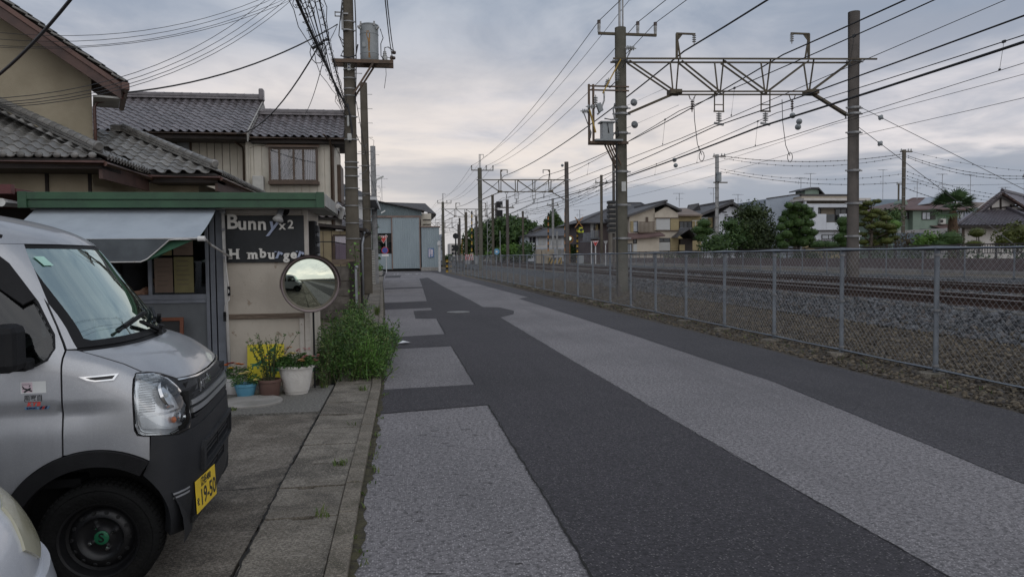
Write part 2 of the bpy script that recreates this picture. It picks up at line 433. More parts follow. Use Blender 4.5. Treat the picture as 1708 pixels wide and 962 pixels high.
# forecourt of the food stand
fc=[(-0.862,-14),(-0.862,4),(-0.835,7.75),(-12,7.75),(-12,-14)]
mb=MB();mb.prism([V((x,y,-0.02))for x,y in wob(fc,0.4,0.01)],(0,0,0.027));o=mb.build('forecourt',MATS['concrete_wet']);o['kind']='structure'
fc=[(-0.83,7.775),(-0.815,9.35),(-12,9.35),(-12,7.775)]
mb=MB();mb.prism([V((x,y,-0.02))for x,y in fc],(0,0,0.045));o=mb.build('forecourt_apron',MATS['aggregate']);o['kind']='structure'
def crack_line(pts,w,parent=None,z=0.0095):
 mb=MB();P=[V((x,y,z))for x,y in pts]
 for a,b in zip(P,P[1:]):
  n=max(2,int((b-a).length/0.05));d=(b-a).normalized();s=V((-d.y,d.x,0))
  prev=None
  for i in range(n+1):
   c=a.lerp(b,i/n)+s*random.uniform(-0.008,0.008);ww=w*random.uniform(0.25,1.0)
   cur=(len(mb.v),len(mb.v)+1);mb.v+=[c-s*ww/2,c+s*ww/2]
   if prev:mb.f.append((prev[0],prev[1],cur[1],cur[0]))
   prev=cur
 return mb
mb=crack_line([(-0.98,5.3),(-1.5,5.25),(-2.3,5.35),(-4,5.3)],0.012)
k=crack_line([(-0.97,6.5),(-1.8,6.52),(-3.2,6.4)],0.008);mb.add(k.v,k.f)
k=crack_line([(-1.6,-10),(-1.62,3),(-1.9,4.6)],0.01);mb.add(k.v,k.f)
for pts,w in(([(-0.83,3.2),(-0.84,5.2),(-0.82,7.7)],0.02),([(-0.835,7.79),(-0.815,9.3)],0.014)):
 k=crack_line(pts,w,z=0.0245);mb.add(k.v,k.f)
o=mb.build('forecourt_crack',MATS['crack']);o['kind']='structure'

# gutter: loose concrete lids in a row, then the kerb stones, each a piece of its own
gut=MB();
gp=[V((kerb_x(y)-0.62,y,-0.028))for y in(-14,0,8,14,20,30,40,52,66,80)];gq=[V((kerb_x(y)+0.05,y,-0.028))for y in(-14,0,8,14,20,30,40,52,66,80)]
for i in range(len(gp)-1):gut.quad(gp[i],gq[i],gq[i+1],gp[i+1])
gut=gut.build('gutter_bed',MATS['crack']);gut['kind']='structure';gut['label']='dark damp bed of the gutter beside the road'
y=-2.0;i=0
while y<62:
 L=0.6;xk=kerb_x(y+L/2);dx=(kerb_x(y+L)-kerb_x(y))
 if not(11.6<y<11.9):
  a0,a1=xk-0.115,xk-0.555
  mb=MB();zt=0.022+random.uniform(-0.006,0.006);tl=random.uniform(-0.008,0.008);g_=random.uniform(0.006,0.012)
  sh0,sh1=random.uniform(-0.012,0.012),random.uniform(-0.012,0.012)
  ys0,ys1=y+g_,y+L-g_
  notch=random.random()<0.55
  top=[(a1,ys0+sh0),(a1,ys1+sh1),(a0+0.0,ys1),(a0,ys0)]
  if notch:  # hand hole worn into the joint
   c=xk-0.33+random.uniform(-0.05,0.05);w=random.uniform(0.05,0.08)
   top=[(a1,ys0+sh0),(a1,ys1+sh1),(c-w,ys1),(c-w*0.8,ys1-0.034),(c+w*0.8,ys1-0.036),(c+w,ys1),(a0,ys1),(a0,ys0)]
  mb.prism([V((x,yy,zt-0.045))for x,yy in top][::-1],(0,0,0.045))
  for p in mb.v:p.x+=dx*(p.y-y-L/2)/L;p.z+=tl*(p.x-xk)
  mb.build('slab',MATS['concrete_slab'],gut)
 mb=MB();e0=random.uniform(-0.004,0.004)
 mb.box((xk-0.052,y+L/2,0.012+e0/2),(0.112,L-0.008,0.062+e0));
 for p in mb.v:p.x+=dx*(p.y-y-L/2)/L
 o=mb.build('kerb_stone',MATS['concrete_kerb'],gut,bevel=0.008)
 y+=L;i+=1
# steel grating let into the gutter at the next plot
mb=MB()
for k in range(14):mb.box((-0.98,23.25+k*0.085,0.012),(0.60,0.03,0.05))
for xx in(-1.27,-0.69):mb.box((xx,23.8,0.012),(0.03,1.2,0.056))
tag(mb.build('drain_grating',MATS['steel_lid'],loc=(-0.98,23.8,0)),'steel drain grating across the gutter beyond the weeds','grating')
# moss strip between kerb and asphalt
random.seed(3)
lo=[];hi=[]
yy=-3.0
while yy<40:
 lo.append((kerb_x(yy)-0.002,yy));hi.append((kerb_x(yy)+0.05+0.04*mnoise.noise(V((yy*2.1,0,0)))+random.uniform(-0.02,0.02),yy));yy+=0.09
mb=MB()
for i in range(len(lo)-1):mb.quad(V((*lo[i],0.008)),V((*hi[i],0.006)),V((*hi[i+1],0.006)),V((*lo[i+1],0.008)))
o=mb.build('moss',MATS['moss']);o['kind']='stuff';o['label']='brown moss and grit along the kerb'
# open seam and short cracks where the patch meets the old surface
mb=crack_line([(0.925,1.5),(0.93,5.0),(0.925,7.85)],0.022,z=0.0085)
for pts,w in(([(0.92,9.15),(0.915,13.2)],0.014),([(2.66,2.5),(2.60,6.3),(2.60,9.5)],0.010),([(-0.24,7.62),(0.93,7.86)],0.012),([(0.95,15.4),(0.96,19.2)],0.012)):
 k=crack_line(pts,w,z=0.0085);mb.add(k.v,k.f)
random.seed(13)
for q in range(46):
 x,y=random.uniform(-0.1,0.8),random.uniform(3.3,7.3)if q%3 else random.uniform(9.5,12.8);k=crack_line([(x,y),(x+random.uniform(-.09,.09),y+random.uniform(-.02,.02))],0.012,z=0.0045);mb.add(k.v,k.f)
o=mb.build('road_crack',MATS['crack']);o['kind']='structure'
# small grass tufts in the joints
leaf_mat('grass_blade',[(0.055,0.10,0.022),(0.10,0.15,0.035),(0.13,0.14,0.05)])
def tuft(mb,x,y,z,n,h,spread):
 for k in range(n):
  t=random.uniform(0,6.283);l=h*random.uniform(0.5,1.1);b=V((x+random.uniform(-1,1)*spread,y+random.uniform(-1,1)*spread,z))
  d=V((math.cos(t),math.sin(t),0));s=V((-d.y,d.x,0))*0.0045
  m_=b+d*l*0.3+Z*l*0.7;e=b+d*l*0.75+Z*l*0.85
  mb.add([b-s,b+s,m_+s*0.8,m_-s*0.8,e],[(0,1,2,3),(3,2,4)])
mb=MB()
for k in range(26):
 yy=random.uniform(3,9.5);tuft(mb,kerb_x(yy)+random.uniform(0.0,0.08),yy,0.005,5,0.035,0.03)
for(x,yy,n,h)in((-0.46,5.72,40,0.05),(-0.45,7.1,8,0.04),(-0.44,8.9,20,0.09),(-0.92,9.2,24,0.10),(-1.75,8.0,26,0.05),(-0.48,4.6,16,0.06),(-0.62,21.5,60,0.25),(-0.6,20.5,50,0.3)):tuft(mb,x,yy,0.02,n,h,0.05)
for k in range(260):
 yy=random.uniform(5,60);tuft(mb,6.42+random.uniform(-0.22,0.3),yy,0.02,3,0.07,0.04)
o=mb.build('grass',MATS['grass_blade']);o['kind']='stuff';o['label']='grass tufts in the joints of gutter and kerb'
# pale litter on the asphalt by the weeds
mb=MB();mb.add([(-0.02,13.62,0.03),(0.14,13.58,0.05),(0.2,13.7,0.03),(0.07,13.76,0.045),(-0.05,13.7,0.012),(0.06,13.66,0.075)],[(0,1,5),(1,2,5),(2,3,5),(3,4,5),(4,0,5)])
pm('white_plastic',(0.72,0.74,0.75),(0.62,0.63,0.64),4,0.45)
tag(mb.build('litter',MATS['white_plastic'],loc=(0.05,13.66,0.01)),'white scrap of litter on the road beside the weeds','litter')
# ================================================================== VEHICLES
def car_paint(name,c,c2,rough=0.3,metal=0.35,coat=0.6):
 m,t,b=_principled(name);tcn=t.new('ShaderNodeTexCoord');vec=tcn.outputs['Object']
 col=t.mix(t.smooth(t.noise(vec,2.0,5,0.6),0.35,0.7),c,c2)
 col=t.mix(t.math('MULTIPLY',t.smooth(t.noise(vec,260,2,0.5),0.5,0.7),0.35),col,tuple(min(1,x*1.35)for x in c))
 mpn=t.new('ShaderNodeMapping');mpn.inputs['Scale'].default_value=(14,14,1.6);t.link(vec,mpn.inputs[0])
 col=t.mix(t.math('MULTIPLY',t.smooth(t.noise(mpn.outputs[0],1.0,5,0.7),0.5,0.8),0.18),col,tuple(x*0.55 for x in c2))
 t.link(col,b.inputs['Base Color'])
 b.inputs['Metallic'].default_value=metal
 t.link(t.math('ADD',rough-0.06,t.math('MULTIPLY',t.noise(vec,7,4,0.6),0.14)),b.inputs['Roughness'])
 b.inputs['Coat Weight'].default_value=coat;b.inputs['Coat Roughness'].default_value=0.06
 MATS[name]=m;return m
car_paint('silver_paint',(0.40,0.405,0.42),(0.34,0.345,0.36),0.36,0.55)
car_paint('pale_paint',(0.58,0.60,0.64),(0.50,0.52,0.56),0.34,0.35)
pm('black_plastic',(0.011,0.011,0.012),(0.007,0.007,0.008),6,0.6,0.25,300,spec=0.25)
pm('grey_plastic',(0.022,0.023,0.026),(0.015,0.016,0.018),4,0.5,0.2,320,c3=(0.03,0.029,0.029),s3=3,spec=0.35)
pm('rubber',(0.009,0.009,0.009),(0.007,0.007,0.007),9,0.85,0.4,60,c3=(0.015,0.014,0.013),s3=5,spec=0.15)
pm('black_steel',(0.010,0.010,0.011),(0.007,0.007,0.008),8,0.4,spec=0.4)
pm('dark_void',(0.008,0.008,0.009),(0.006,0.006,0.006),3,0.9)
pm('chrome',(0.70,0.71,0.72),(0.62,0.63,0.64),4,0.16,metal=1.0)
pm('satin_silver',(0.62,0.63,0.64),(0.54,0.55,0.56),5,0.32,metal=0.8)
pm('lamp_reflector',(0.78,0.80,0.82),(0.62,0.64,0.66),6,0.22,metal=0.55)
pm('lamp_yellowed',(0.42,0.40,0.30),(0.34,0.32,0.22),7,0.25,coat=0.5)
pm('plate_yellow',(0.80,0.56,0.03),(0.70,0.48,0.03),8,0.5)
pm('green_enamel',(0.01,0.12,0.055),(0.008,0.09,0.04),6,0.4)
pm('orange_lens',(0.85,0.20,0.02),None,6,0.3)
pm('seat_cloth',(0.13,0.135,0.14),(0.09,0.09,0.095),30,0.95)
pm('sticker_mint',(0.45,0.72,0.62),None,6,0.5)
pm('sticker_pink',(0.62,0.50,0.54),(0.56,0.44,0.50),6,0.5)
pm('sticker_white',(0.66,0.67,0.66),(0.60,0.61,0.60),6,0.5)
pm('print_black',(0.02,0.02,0.022),None,6,0.5)
pm('print_red',(0.52,0.05,0.04),None,6,0.5)
pm('print_blue',(0.16,0.30,0.46),None,6,0.5)
pm('print_navy',(0.02,0.03,0.10),None,6,0.5)
glass_mat('car_glass',(0.60,0.74,0.66),0.46,0.015,(0.86,1.0,0.94))
glass_mat('side_glass',(0.30,0.33,0.33),0.02,0.02)
glass_mat('lamp_glass',(0.93,0.95,0.96),0.05,0.02)

def catmull(tab):
 xs=[a for a,_ in tab];ys=[b for _,b in tab];n=len(xs)
 d=[(ys[i+1]-ys[i])/(xs[i+1]-xs[i])for i in range(n-1)]
 m=[d[0]]+[0 if d[i-1]*d[i]<=0 else 2*d[i-1]*d[i]/(d[i-1]+d[i])for i in range(1,n-1)]+[d[-1]]
 def f(x):
  if x<=xs[0]:return ys[0]
  if x>=xs[-1]:return ys[-1]
  i=0
  while x>xs[i+1]:i+=1
  h=xs[i+1]-xs[i];t=(x-xs[i])/h
  return(2*t**3-3*t**2+1)*ys[i]+(t**3-2*t**2+t)*h*m[i]+(-2*t**3+3*t**2)*ys[i+1]+(t**3-t**2)*h*m[i+1]
 return f
class Shell:
 """car skin: at every height z the outline is a superellipse nose run into straight flanks"""
 def __init__(s,xf,dep,w,n,crease=None):s.xf=catmull(xf);s.dep=catmull(dep);s.w=catmull(w);s.n=catmull(n);s.crease=crease
 def par(s,z):xf=s.xf(z);return xf,xf-s.dep(z),s.w(z),s.n(z)
 def P(s,q,z,off=0.0):
  def raw(q,z):
   xf,xs,w,n=s.par(z);sg=-1 if q>=0 else 1;q=abs(q)
   if q<=1:
    f=q*math.pi/2
    x=xs+(xf-xs)*max(math.cos(f),0)**(2/n);y=w*max(math.sin(f),0)**(2/n)
   else:x=xs-(q-1)*0.6;y=w
   if s.crease and y>0.5:y-=s.crease(x,z)
   return V((x,sg*y,z))
  p=raw(q,z)
  if off:
   e=0.004
   a=raw(q+e,z)-raw(q-e,z);b=raw(q,z+e)-raw(q,z-e)
   nn=a.cross(b)
   if nn.length>1e-12:
    nn.normalize()
    if nn.dot(V((p.x+1.2,p.y,(z-0.9)*1.0)))<0:nn=-nn
    p=p+nn*off
  return p
 def qx(s,x,z):
  xf,xs,w,n=s.par(z)
  if x<=xs:return 1+(xs-x)/0.6
  return math.acos(min(1,max(0,((x-xs)/(xf-xs))**(n/2))))/(math.pi/2)
 def qy(s,y,z):
  xf,xs,w,n=s.par(z);q=math.asin(min(1,(abs(y)/w)**(n/2)))/(math.pi/2)
  return q if y<=0 else-q
 def dom(s,poly,step=0.03,mir=1):
  """polygon of ('x'|'y'|'q', value, z) -> dense outline in (q, z)"""
  out=[]
  for i,a in enumerate(poly):
   b=poly[(i+1)%len(poly)]
   L=math.hypot(b[1]-a[1],b[2]-a[2])if a[0]==b[0]else 0.3
   n=max(1,int(L/step))
   for k in range(n):
    t=k/n
    if a[0]==b[0]:
     v=a[1]+(b[1]-a[1])*t;z=a[2]+(b[2]-a[2])*t
     q=s.qx(v,z)if a[0]=='x' else s.qy(v,z)if a[0]=='y' else v
    else:
     qa=s.qx(a[1],a[2])if a[0]=='x' else s.qy(a[1],a[2])if a[0]=='y' else a[1]
     qb=s.qx(b[1],b[2])if b[0]=='x' else s.qy(b[1],b[2])if b[0]=='y' else b[1]
     q=qa+(qb-qa)*t;z=a[2]+(b[2]-a[2])*t
    out.append((q*mir,z))
  return out
 def panel(s,polys,off=0.0,step=0.03,zs=1.0,thick=0.02,mir=1,qs=0.75):
  """a skin panel cut to a crisp outline (first polygon, the others are holes), with its edge turned inwards"""
  loops=[s.dom(p,step,mir)for p in polys]
  vs=[];ed=[]
  for lp in loops:
   b=len(vs);vs+=[V((q*qs,z*zs))for q,z in lp];ed+=[(b+i,b+(i+1)%len(lp))for i in range(len(lp))]
  nb=len(vs)
  def inside(x,y,lp):
   c=False;j=len(lp)-1
   for i in range(len(lp)):
    xi,yi=lp[i][0]*qs,lp[i][1]*zs;xj,yj=lp[j][0]*qs,lp[j][1]*zs
    if(yi>y)!=(yj>y)and x<(xj-xi)*(y-yi)/(yj-yi)+xi:c=not c
    j=i
   return c
  xs=[p.x for p in vs];ys=[p.y for p in vs]
  gx=min(xs)+step*0.55
  while gx<max(xs):
   gy=min(ys)+step*0.5
   while gy<max(ys):
    if inside(gx,gy,loops[0])and not any(inside(gx,gy,l)for l in loops[1:]):
     if min((p.x-gx)**2+(p.y-gy)**2 for p in vs[:nb])>(step*0.45)**2:vs.append(V((gx,gy)))
    gy+=step
   gx+=step
  co,ee,ff,ov,oe,of=delaunay_2d_cdt(vs,ed,[],1,1e-6)
  mb=MB();P3=[s.P(c.x/qs,c.y/zs,off)for c in co]
  fs=[]
  for f in ff:
   cx=sum(co[i].x for i in f)/len(f);cy=sum(co[i].y for i in f)/len(f)
   if not any(inside(cx,cy,l)for l in loops[1:]):fs.append(tuple(f))
  mb.add(P3,fs)
  # orient outwards and turn the free edges inwards
  if fs:
   a,b,c=(P3[i]for i in fs[len(fs)//2][:3]);nn=(b-a).cross(c-a);ctr=(a+b+c)/3
   if nn.dot(V((ctr.x+1.2,ctr.y,(ctr.z-0.9))))<0:mb.f=[f[::-1]for f in mb.f]
  if thick:
   cnt={}
   for f in mb.f:
    for i in range(len(f)):
     e=(f[i],f[(i+1)%len(f)]);cnt[e]=1
   base={}
   for(a,b)in list(cnt):
    if(b,a)not in cnt:
     for k in(a,b):
      if k not in base:
       base[k]=len(mb.v);mb.v.append(s.P(co[k].x/qs,co[k].y/zs,off-thick))
     mb.f.append((b,a,base[a],base[b]))
  return mb

def crease_f(x,z):
 f=1.0 if x<-0.05 else max(0.0,1-(x+0.05)/0.22)
 if z>=0.935 or z<=0.80:return 0.0
 if z>0.912:return 0.014*f*(0.935-z)/0.023
 return 0.014*f*(z-0.80)/0.112
SH=Shell(xf=[(0.24,0.375),(0.30,0.40),(0.42,0.418),(0.62,0.424),(0.80,0.415),(0.95,0.395),(1.0,0.372),(1.05,0.33),(1.11,0.262),(1.15,0.19),(1.185,0.105),(1.30,0.035),(1.50,-0.105),(1.69,-0.245),(1.745,-0.32),(1.80,-0.45),(1.85,-0.64),(1.89,-0.88),(1.92,-1.2),(1.938,-1.6)],
           dep=[(0.24,0.34),(0.9,0.40),(1.02,0.43),(1.12,0.46),(1.185,0.47),(1.69,0.46),(1.80,0.42),(1.94,0.4)],
           w=[(0.24,0.715),(0.34,0.732),(0.5,0.7375),(1.10,0.7375),(1.185,0.728),(1.40,0.70),(1.69,0.655),(1.75,0.635),(1.80,0.60),(1.85,0.54),(1.89,0.45),(1.92,0.32),(1.938,0.12)],
           n=[(0.24,4.4),(0.76,4.4),(1.0,3.5),(1.10,2.9),(1.185,2.6),(1.94,2.6)],crease=crease_f)
VAN_O=on(165,892,0.30);VAN_TH=R(4)
VAN_O=V((VAN_O.x-0.715*math.sin(VAN_TH),VAN_O.y+0.715*math.cos(VAN_TH),-0.008))
van=thing('delivery_van','silver high-roof small van with black steel wheels parked nose to the road','van',VAN_O,VAN_TH)
VM=WM[van.name]
def vb(mb,name,mat,parent=None,**kw):return mb.xform(VM).build(name,MATS[mat]if isinstance(mat,str)else mat,parent or van,**kw)
X=lambda x,z:('x',x,z)
Y=lambda y,z:('y',y,z)
def arch(x0,r,a0,a1,n=14,zc=0.29):return[X(x0+r*math.cos(R(a0+(a1-a0)*i/n)),zc+r*math.sin(R(a0+(a1-a0)*i/n)))for i in range(n+1)]
GAP=0.004
for mir in(1,-1):
 # front wing: door seam, arch, lamp and bonnet edge
 fend=[X(-0.122,1.186),X(-0.126,0.90),X(-0.13,0.705)]+arch(0.0,0.432,106,57,12)+[X(0.238,0.765),X(0.185,0.775),X(0.172,0.80),X(0.164,1.04),X(0.170,1.066),X(0.29,1.066),Y(-0.640,1.064),Y(-0.655,1.15),Y(-0.652,1.182)]
 vb(SH.panel([fend],mir=mir),'front_wing','silver_paint',smooth=False,auto=35)
 # windscreen pillar
 pil=[X(-0.122,1.192),X(-0.165,1.30),X(-0.285,1.56),X(-0.35,1.69),Y(-0.585,1.69),Y(-0.598,1.55),Y(-0.618,1.35),Y(-0.638,1.22),Y(-0.645,1.19)]
 vb(SH.panel([pil],mir=mir),'windscreen_pillar','silver_paint',auto=35)
 # front door with its window opening
 dor=[X(-0.130,1.186),X(-0.134,0.90),X(-0.138,0.70)]+arch(0.0,0.432,109,165,12)+[X(-0.43,0.36),X(-1.05,0.36),X(-1.05,1.68),X(-0.36,1.685),X(-0.293,1.56),X(-0.173,1.30)]
 win=[X(-1.0,1.125),X(-0.30,1.125),X(-0.235,1.132),X(-0.19,1.155),X(-0.172,1.20),X(-0.18,1.26),X(-0.255,1.41),X(-0.37,1.575),X(-0.42,1.62),X(-1.0,1.62)]
 dr=vb(SH.panel([dor,win],mir=mir),'front_door','silver_paint',auto=35)
 vb(SH.panel([win],off=-0.016,mir=mir,thick=0),'door_window','side_glass',dr,smooth=True)
 rim=[X(-1.006,1.118),X(-0.30,1.116),X(-0.23,1.123),X(-0.183,1.148),X(-0.164,1.20),X(-0.172,1.263),X(-0.248,1.416),X(-0.363,1.582),X(-0.42,1.63),X(-1.006,1.63)]
 vb(SH.panel([rim,win],off=0.002,mir=mir,thick=0.02),'window_seal','black_plastic',dr)
 vis=[X(-1.0,1.52),X(-0.44,1.52),X(-0.30,1.40),X(-0.262,1.425),X(-0.375,1.59),X(-0.42,1.632),X(-1.0,1.632)]
 vb(SH.panel([vis],off=0.022,mir=mir,thick=0.02),'window_visor','black_plastic',dr)
 mbh=MB();yy=-0.7375*mir
 mbh.box((-0.95,yy-0.012*mir,1.03),(0.16,0.03,0.035));vb(mbh,'door_handle','silver_paint',dr,bevel=0.01)
 # flank behind the door with rear wheel arch and window
 fl=[X(-1.058,0.36),X(-2.0,0.36)]+[X(-2.43-0.40*math.cos(R(170+i*-170/14))*-1 if False else-2.43+0.40*math.cos(R(170-i*160/14)),0.29+0.40*math.sin(R(170-i*160/14)))for i in range(15)][::-1][::-1]
 arc_r=[X(-2.43+0.40*math.cos(R(12+i*156/14)),0.29+0.40*math.sin(R(12+i*156/14)))for i in range(15)]
 fl=[X(-1.058,0.36)]+arc_r+[X(-2.88,0.36),X(-2.92,1.0),X(-2.88,1.685),X(-1.058,1.685)]
 w2=[X(-1.14,1.13),X(-1.14,1.61),X(-1.9,1.61),X(-1.9,1.13)]
 w3=[X(-2.0,1.13),X(-2.0,1.61),X(-2.78,1.60),X(-2.82,1.13)]
 fp=vb(SH.panel([fl,w2,w3],mir=mir,step=0.06),'side_panel','silver_paint',auto=35)
 for w_ in(w2,w3):vb(SH.panel([w_],off=-0.012,mir=mir,thick=0,step=0.08),'side_window','side_glass',fp,smooth=True)
 # black wheel-arch flare
 fla=arch(0.0,0.428,57,168,26)+arch(0.0,0.352,168,-4,34)+[X(0.405,0.27)]
 fla=arch(0.0,0.428,57,168,26)+arch(0.0,0.355,168,57,26)
 vb(SH.panel([fla],off=0.022,mir=mir,thick=0.10),'wheel_arch','black_plastic',auto=40)
 flb=[X(-2.43+0.42*math.cos(R(12+i*156/20)),0.29+0.42*math.sin(R(12+i*156/20)))for i in range(21)]+[X(-2.43+0.345*math.cos(R(168-i*156/20)),0.29+0.345*math.sin(R(168-i*156/20)))for i in range(21)]
 vb(SH.panel([flb],off=0.02,mir=mir,thick=0.08),'wheel_arch','black_plastic',auto=40)
 vb(SH.panel([[X(-0.45,0.35),X(-0.45,0.26),X(-2.02,0.26),X(-2.02,0.35)]],mir=mir,step=0.1),'sill','grey_plastic')
 # headlamp: bowl, main reflector, indicator, clear cover
 hl=[X(0.172,1.058),X(0.178,0.83),X(0.192,0.788),X(0.215,0.776),Y(-0.655,0.760),Y(-0.575,0.767),Y(-0.55,0.80),Y(-0.548,0.86),Y(-0.58,1.02),Y(-0.61,1.05)]
 hb=vb(SH.panel([hl],off=-0.055,mir=mir,thick=0.02),'headlamp','lamp_reflector',auto=40)
 vb(SH.panel([hl],off=0.006,mir=mir,thick=0.05,step=0.022),'lamp_cover','lamp_glass',hb,smooth=True)
 up=[X(0.180,1.05),X(0.186,0.872),Y(-0.578,0.875),Y(-0.605,1.015),Y(-0.635,1.045)]
 vb(SH.panel([up],off=-0.030,mir=mir,thick=0.025),'reflector','lamp_reflector',hb,auto=40)
 lo_=[X(0.195,0.858),X(0.205,0.805),Y(-0.665,0.785),Y(-0.60,0.79),Y(-0.575,0.81),Y(-0.575,0.865)]
 vb(SH.panel([lo_],off=-0.022,mir=mir,thick=0.03),'indicator','lamp_reflector',hb,auto=40)
 c_=SH.P(SH.qy(-0.635,0.95)*mir,0.955,-0.034);nrm=(SH.P(SH.qy(-0.61,0.95)*mir,0.955,0.02)-c_).normalized()
 mb=MB();mb.lathe(c_+nrm*0.002,[(0.072,0.0),(0.07,0.014),(0.052,0.006),(0.03,-0.012),(0.012,-0.02)],26,axis=nrm,cap0=False);vb(mb,'reflector_bowl','chrome',hb,auto=35)
 mb=MB();mb.ball(c_+nrm*0.006,0.013,10,6);vb(mb,'bulb','sticker_white',hb,smooth=True)
 c2_=SH.P(SH.qy(-0.655,0.82)*mir,0.828,-0.01)
 mb=MB();mb.ball(c2_,(0.014,0.014,0.016),10,6);vb(mb,'indicator_bulb','orange_lens',hb,smooth=True)
 c3_=SH.P(SH.qy(-0.605,0.82)*mir,0.832,-0.012);n3_=(SH.P(SH.qy(-0.605,0.82)*mir,0.832,0.02)-c3_).normalized()
 mb=MB();mb.lathe(c3_,[(0.030,0.0),(0.030,0.010),(0.02,0.012),(0.012,0.004)],18,axis=n3_,cap0=False);vb(mb,'side_lamp','chrome',hb,auto=35)
 mb=MB()
 for k in range(15):  # fluted strip of the lens
  zz=0.885+k*0.0115;xa=SH.P(SH.qx(0.195,zz)*mir,zz,-0.004);xb=SH.P(SH.qx(0.262,zz)*mir,zz,-0.004);mb.bar(xa,xb,0.004,0.005)
 vb(mb,'lens_flutes','lamp_reflector',hb)
 seal=[X(0.167,1.063),X(0.173,0.83),X(0.188,0.783),X(0.212,0.770),Y(-0.655,0.754),Y(-0.571,0.761),Y(-0.544,0.796),Y(-0.542,0.86),Y(-0.574,1.024),Y(-0.606,1.056)]
 vb(SH.panel([seal,hl],off=0.002,mir=mir,thick=0.03),'lamp_seal','black_plastic',hb)
 # marker on the wing and bumper corner trims
 mk=[X(-0.055,1.068),X(0.105,1.068),X(0.09,1.042),X(0.015,1.042),X(-0.02,1.05)]
 mk2=[X(-0.025,1.062),X(0.092,1.062),X(0.083,1.048),X(0.015,1.048),X(-0.005,1.053)]
 mko=vb(SH.panel([mk,mk2],off=0.010,mir=mir,thick=0.012,step=0.012),'wing_marker','chrome',auto=40)
 vb(SH.panel([mk2],off=0.005,mir=mir,thick=0.006,step=0.012),'marker_lens','black_steel',mko)
 for zz in(0.475,0.455):
  vb(SH.panel([[Y(-0.69,zz),Y(-0.69,zz-0.009),Y(-0.60,zz-0.004),Y(-0.60,zz+0.005)]],off=0.006,mir=mir,thick=0.01,step=0.02),'bumper_trim','satin_silver')
 # door mirror
 mb=MB();c=V((-0.30,-0.86*mir,1.225))
 mb.box(c,(0.12,0.16,0.21));mo=vb(mb,'door_mirror','black_plastic',bevel=0.035)
 mb=MB();mb.box(c+V((0.02,0.09*mir,-0.085)),(0.09,0.10,0.055));vb(mb,'mirror_arm','black_plastic',mo,bevel=0.015)
 mb=MB();mb.box(c+V((-0.062,0,0)),(0.006,0.13,0.17));vb(mb,'mirror_glass','chrome',mo)
# bonnet, cowl, windscreen, roof
bon=[Y(-0.575,1.052),Y(-0.632,1.068),Y(-0.647,1.152),Y(-0.645,1.176),Y(0.645,1.176),Y(0.647,1.152),Y(0.632,1.068),Y(0.575,1.052),Y(0.52,1.012),Y(0.3,0.998),Y(0.0,0.992),Y(-0.3,0.998),Y(-0.52,1.012)]
vb(SH.panel([bon],step=0.04,zs=3.0),'bonnet','silver_paint',auto=50)
cow=[Y(-0.643,1.180),Y(0.643,1.180),Y(0.640,1.212),Y(0.3,1.222),Y(0,1.225),Y(-0.3,1.222),Y(-0.640,1.212)]
vb(SH.panel([cow],off=-0.012,step=0.04,zs=3.0),'cowl','black_plastic',auto=50)
ws_o=[Y(-0.640,1.195),Y(0.640,1.195),Y(0.616,1.35),Y(0.596,1.55),Y(0.580,1.69),Y(0.55,1.703),Y(0.2,1.712),Y(-0.2,1.712),Y(-0.55,1.703),Y(-0.580,1.69),Y(-0.596,1.55),Y(-0.616,1.35)]
ws_i=[Y(-0.595,1.235),Y(-0.57,1.222),Y(0.57,1.222),Y(0.595,1.235),Y(0.578,1.36),Y(0.556,1.55),Y(0.538,1.645),Y(0.51,1.672),Y(-0.51,1.672),Y(-0.538,1.645),Y(-0.556,1.55),Y(-0.578,1.36)]
wsf=vb(SH.panel([ws_o,ws_i],off=-0.004,step=0.04),'windscreen_border','black_plastic',auto=50)
vb(SH.panel([ws_i],off=-0.005,thick=0,step=0.05),'windscreen','car_glass',wsf,smooth=True)
st=SH.panel([[Y(-0.515,1.63),Y(-0.505,1.585),Y(-0.46,1.585),Y(-0.47,1.63)]],off=0.001,thick=0,step=0.03)
vb(st,'windscreen_sticker','sticker_mint',wsf)
mb=MB();zl=[1.712,1.73,1.745,1.76,1.775,1.79,1.805,1.82,1.835,1.85,1.865,1.88,1.893,1.905,1.915,1.924,1.931,1.938]
qs_=[q/24 for q in range(0,25)]+[1.3,1.8,2.4,3.2,4.2]
rows=[]
for z in[1.692]+zl:
 row=[]
 for sgn in(1,-1):
  qq=qs_ if sgn==1 else qs_[::-1]
  pts=[]
  for q in qq:
   p=SH.P(q*sgn if q>0 else 0.0,z);
   if q>1:xs=SH.par(z)[1];p.x=xs+(-2.88-xs)*(q-1)/3.2
   pts.append(p)
  row.append(pts)
 near,far=row
 full=near[::-1][:-1]+[V((SH.xf(z),0,z))]+far[::-1][1:]
 rows.append(full)
nc=len(rows[0])
for r_ in rows:mb.v+=r_
for i in range(len(rows)-1):
 for k in range(nc-1):mb.f.append((i*nc+k,i*nc+k+1,(i+1)*nc+k+1,(i+1)*nc+k))
mb.f.append(tuple((len(rows)-1)*nc+k for k in range(nc)))
me_roof=mb
bmv=me_roof
vb(me_roof,'roof','silver_paint',smooth=True)
mb=MB()
for s_ in(-1,1):
 mb.tube([V((-0.40,s_*0.612,1.724)),V((-0.62,s_*0.60,1.80)),V((-1.0,s_*0.545,1.855)),V((-2.0,s_*0.54,1.86)),V((-2.85,s_*0.54,1.858))],0.010,6)
vb(mb,'roof_gutter','black_plastic')
mb=MB();
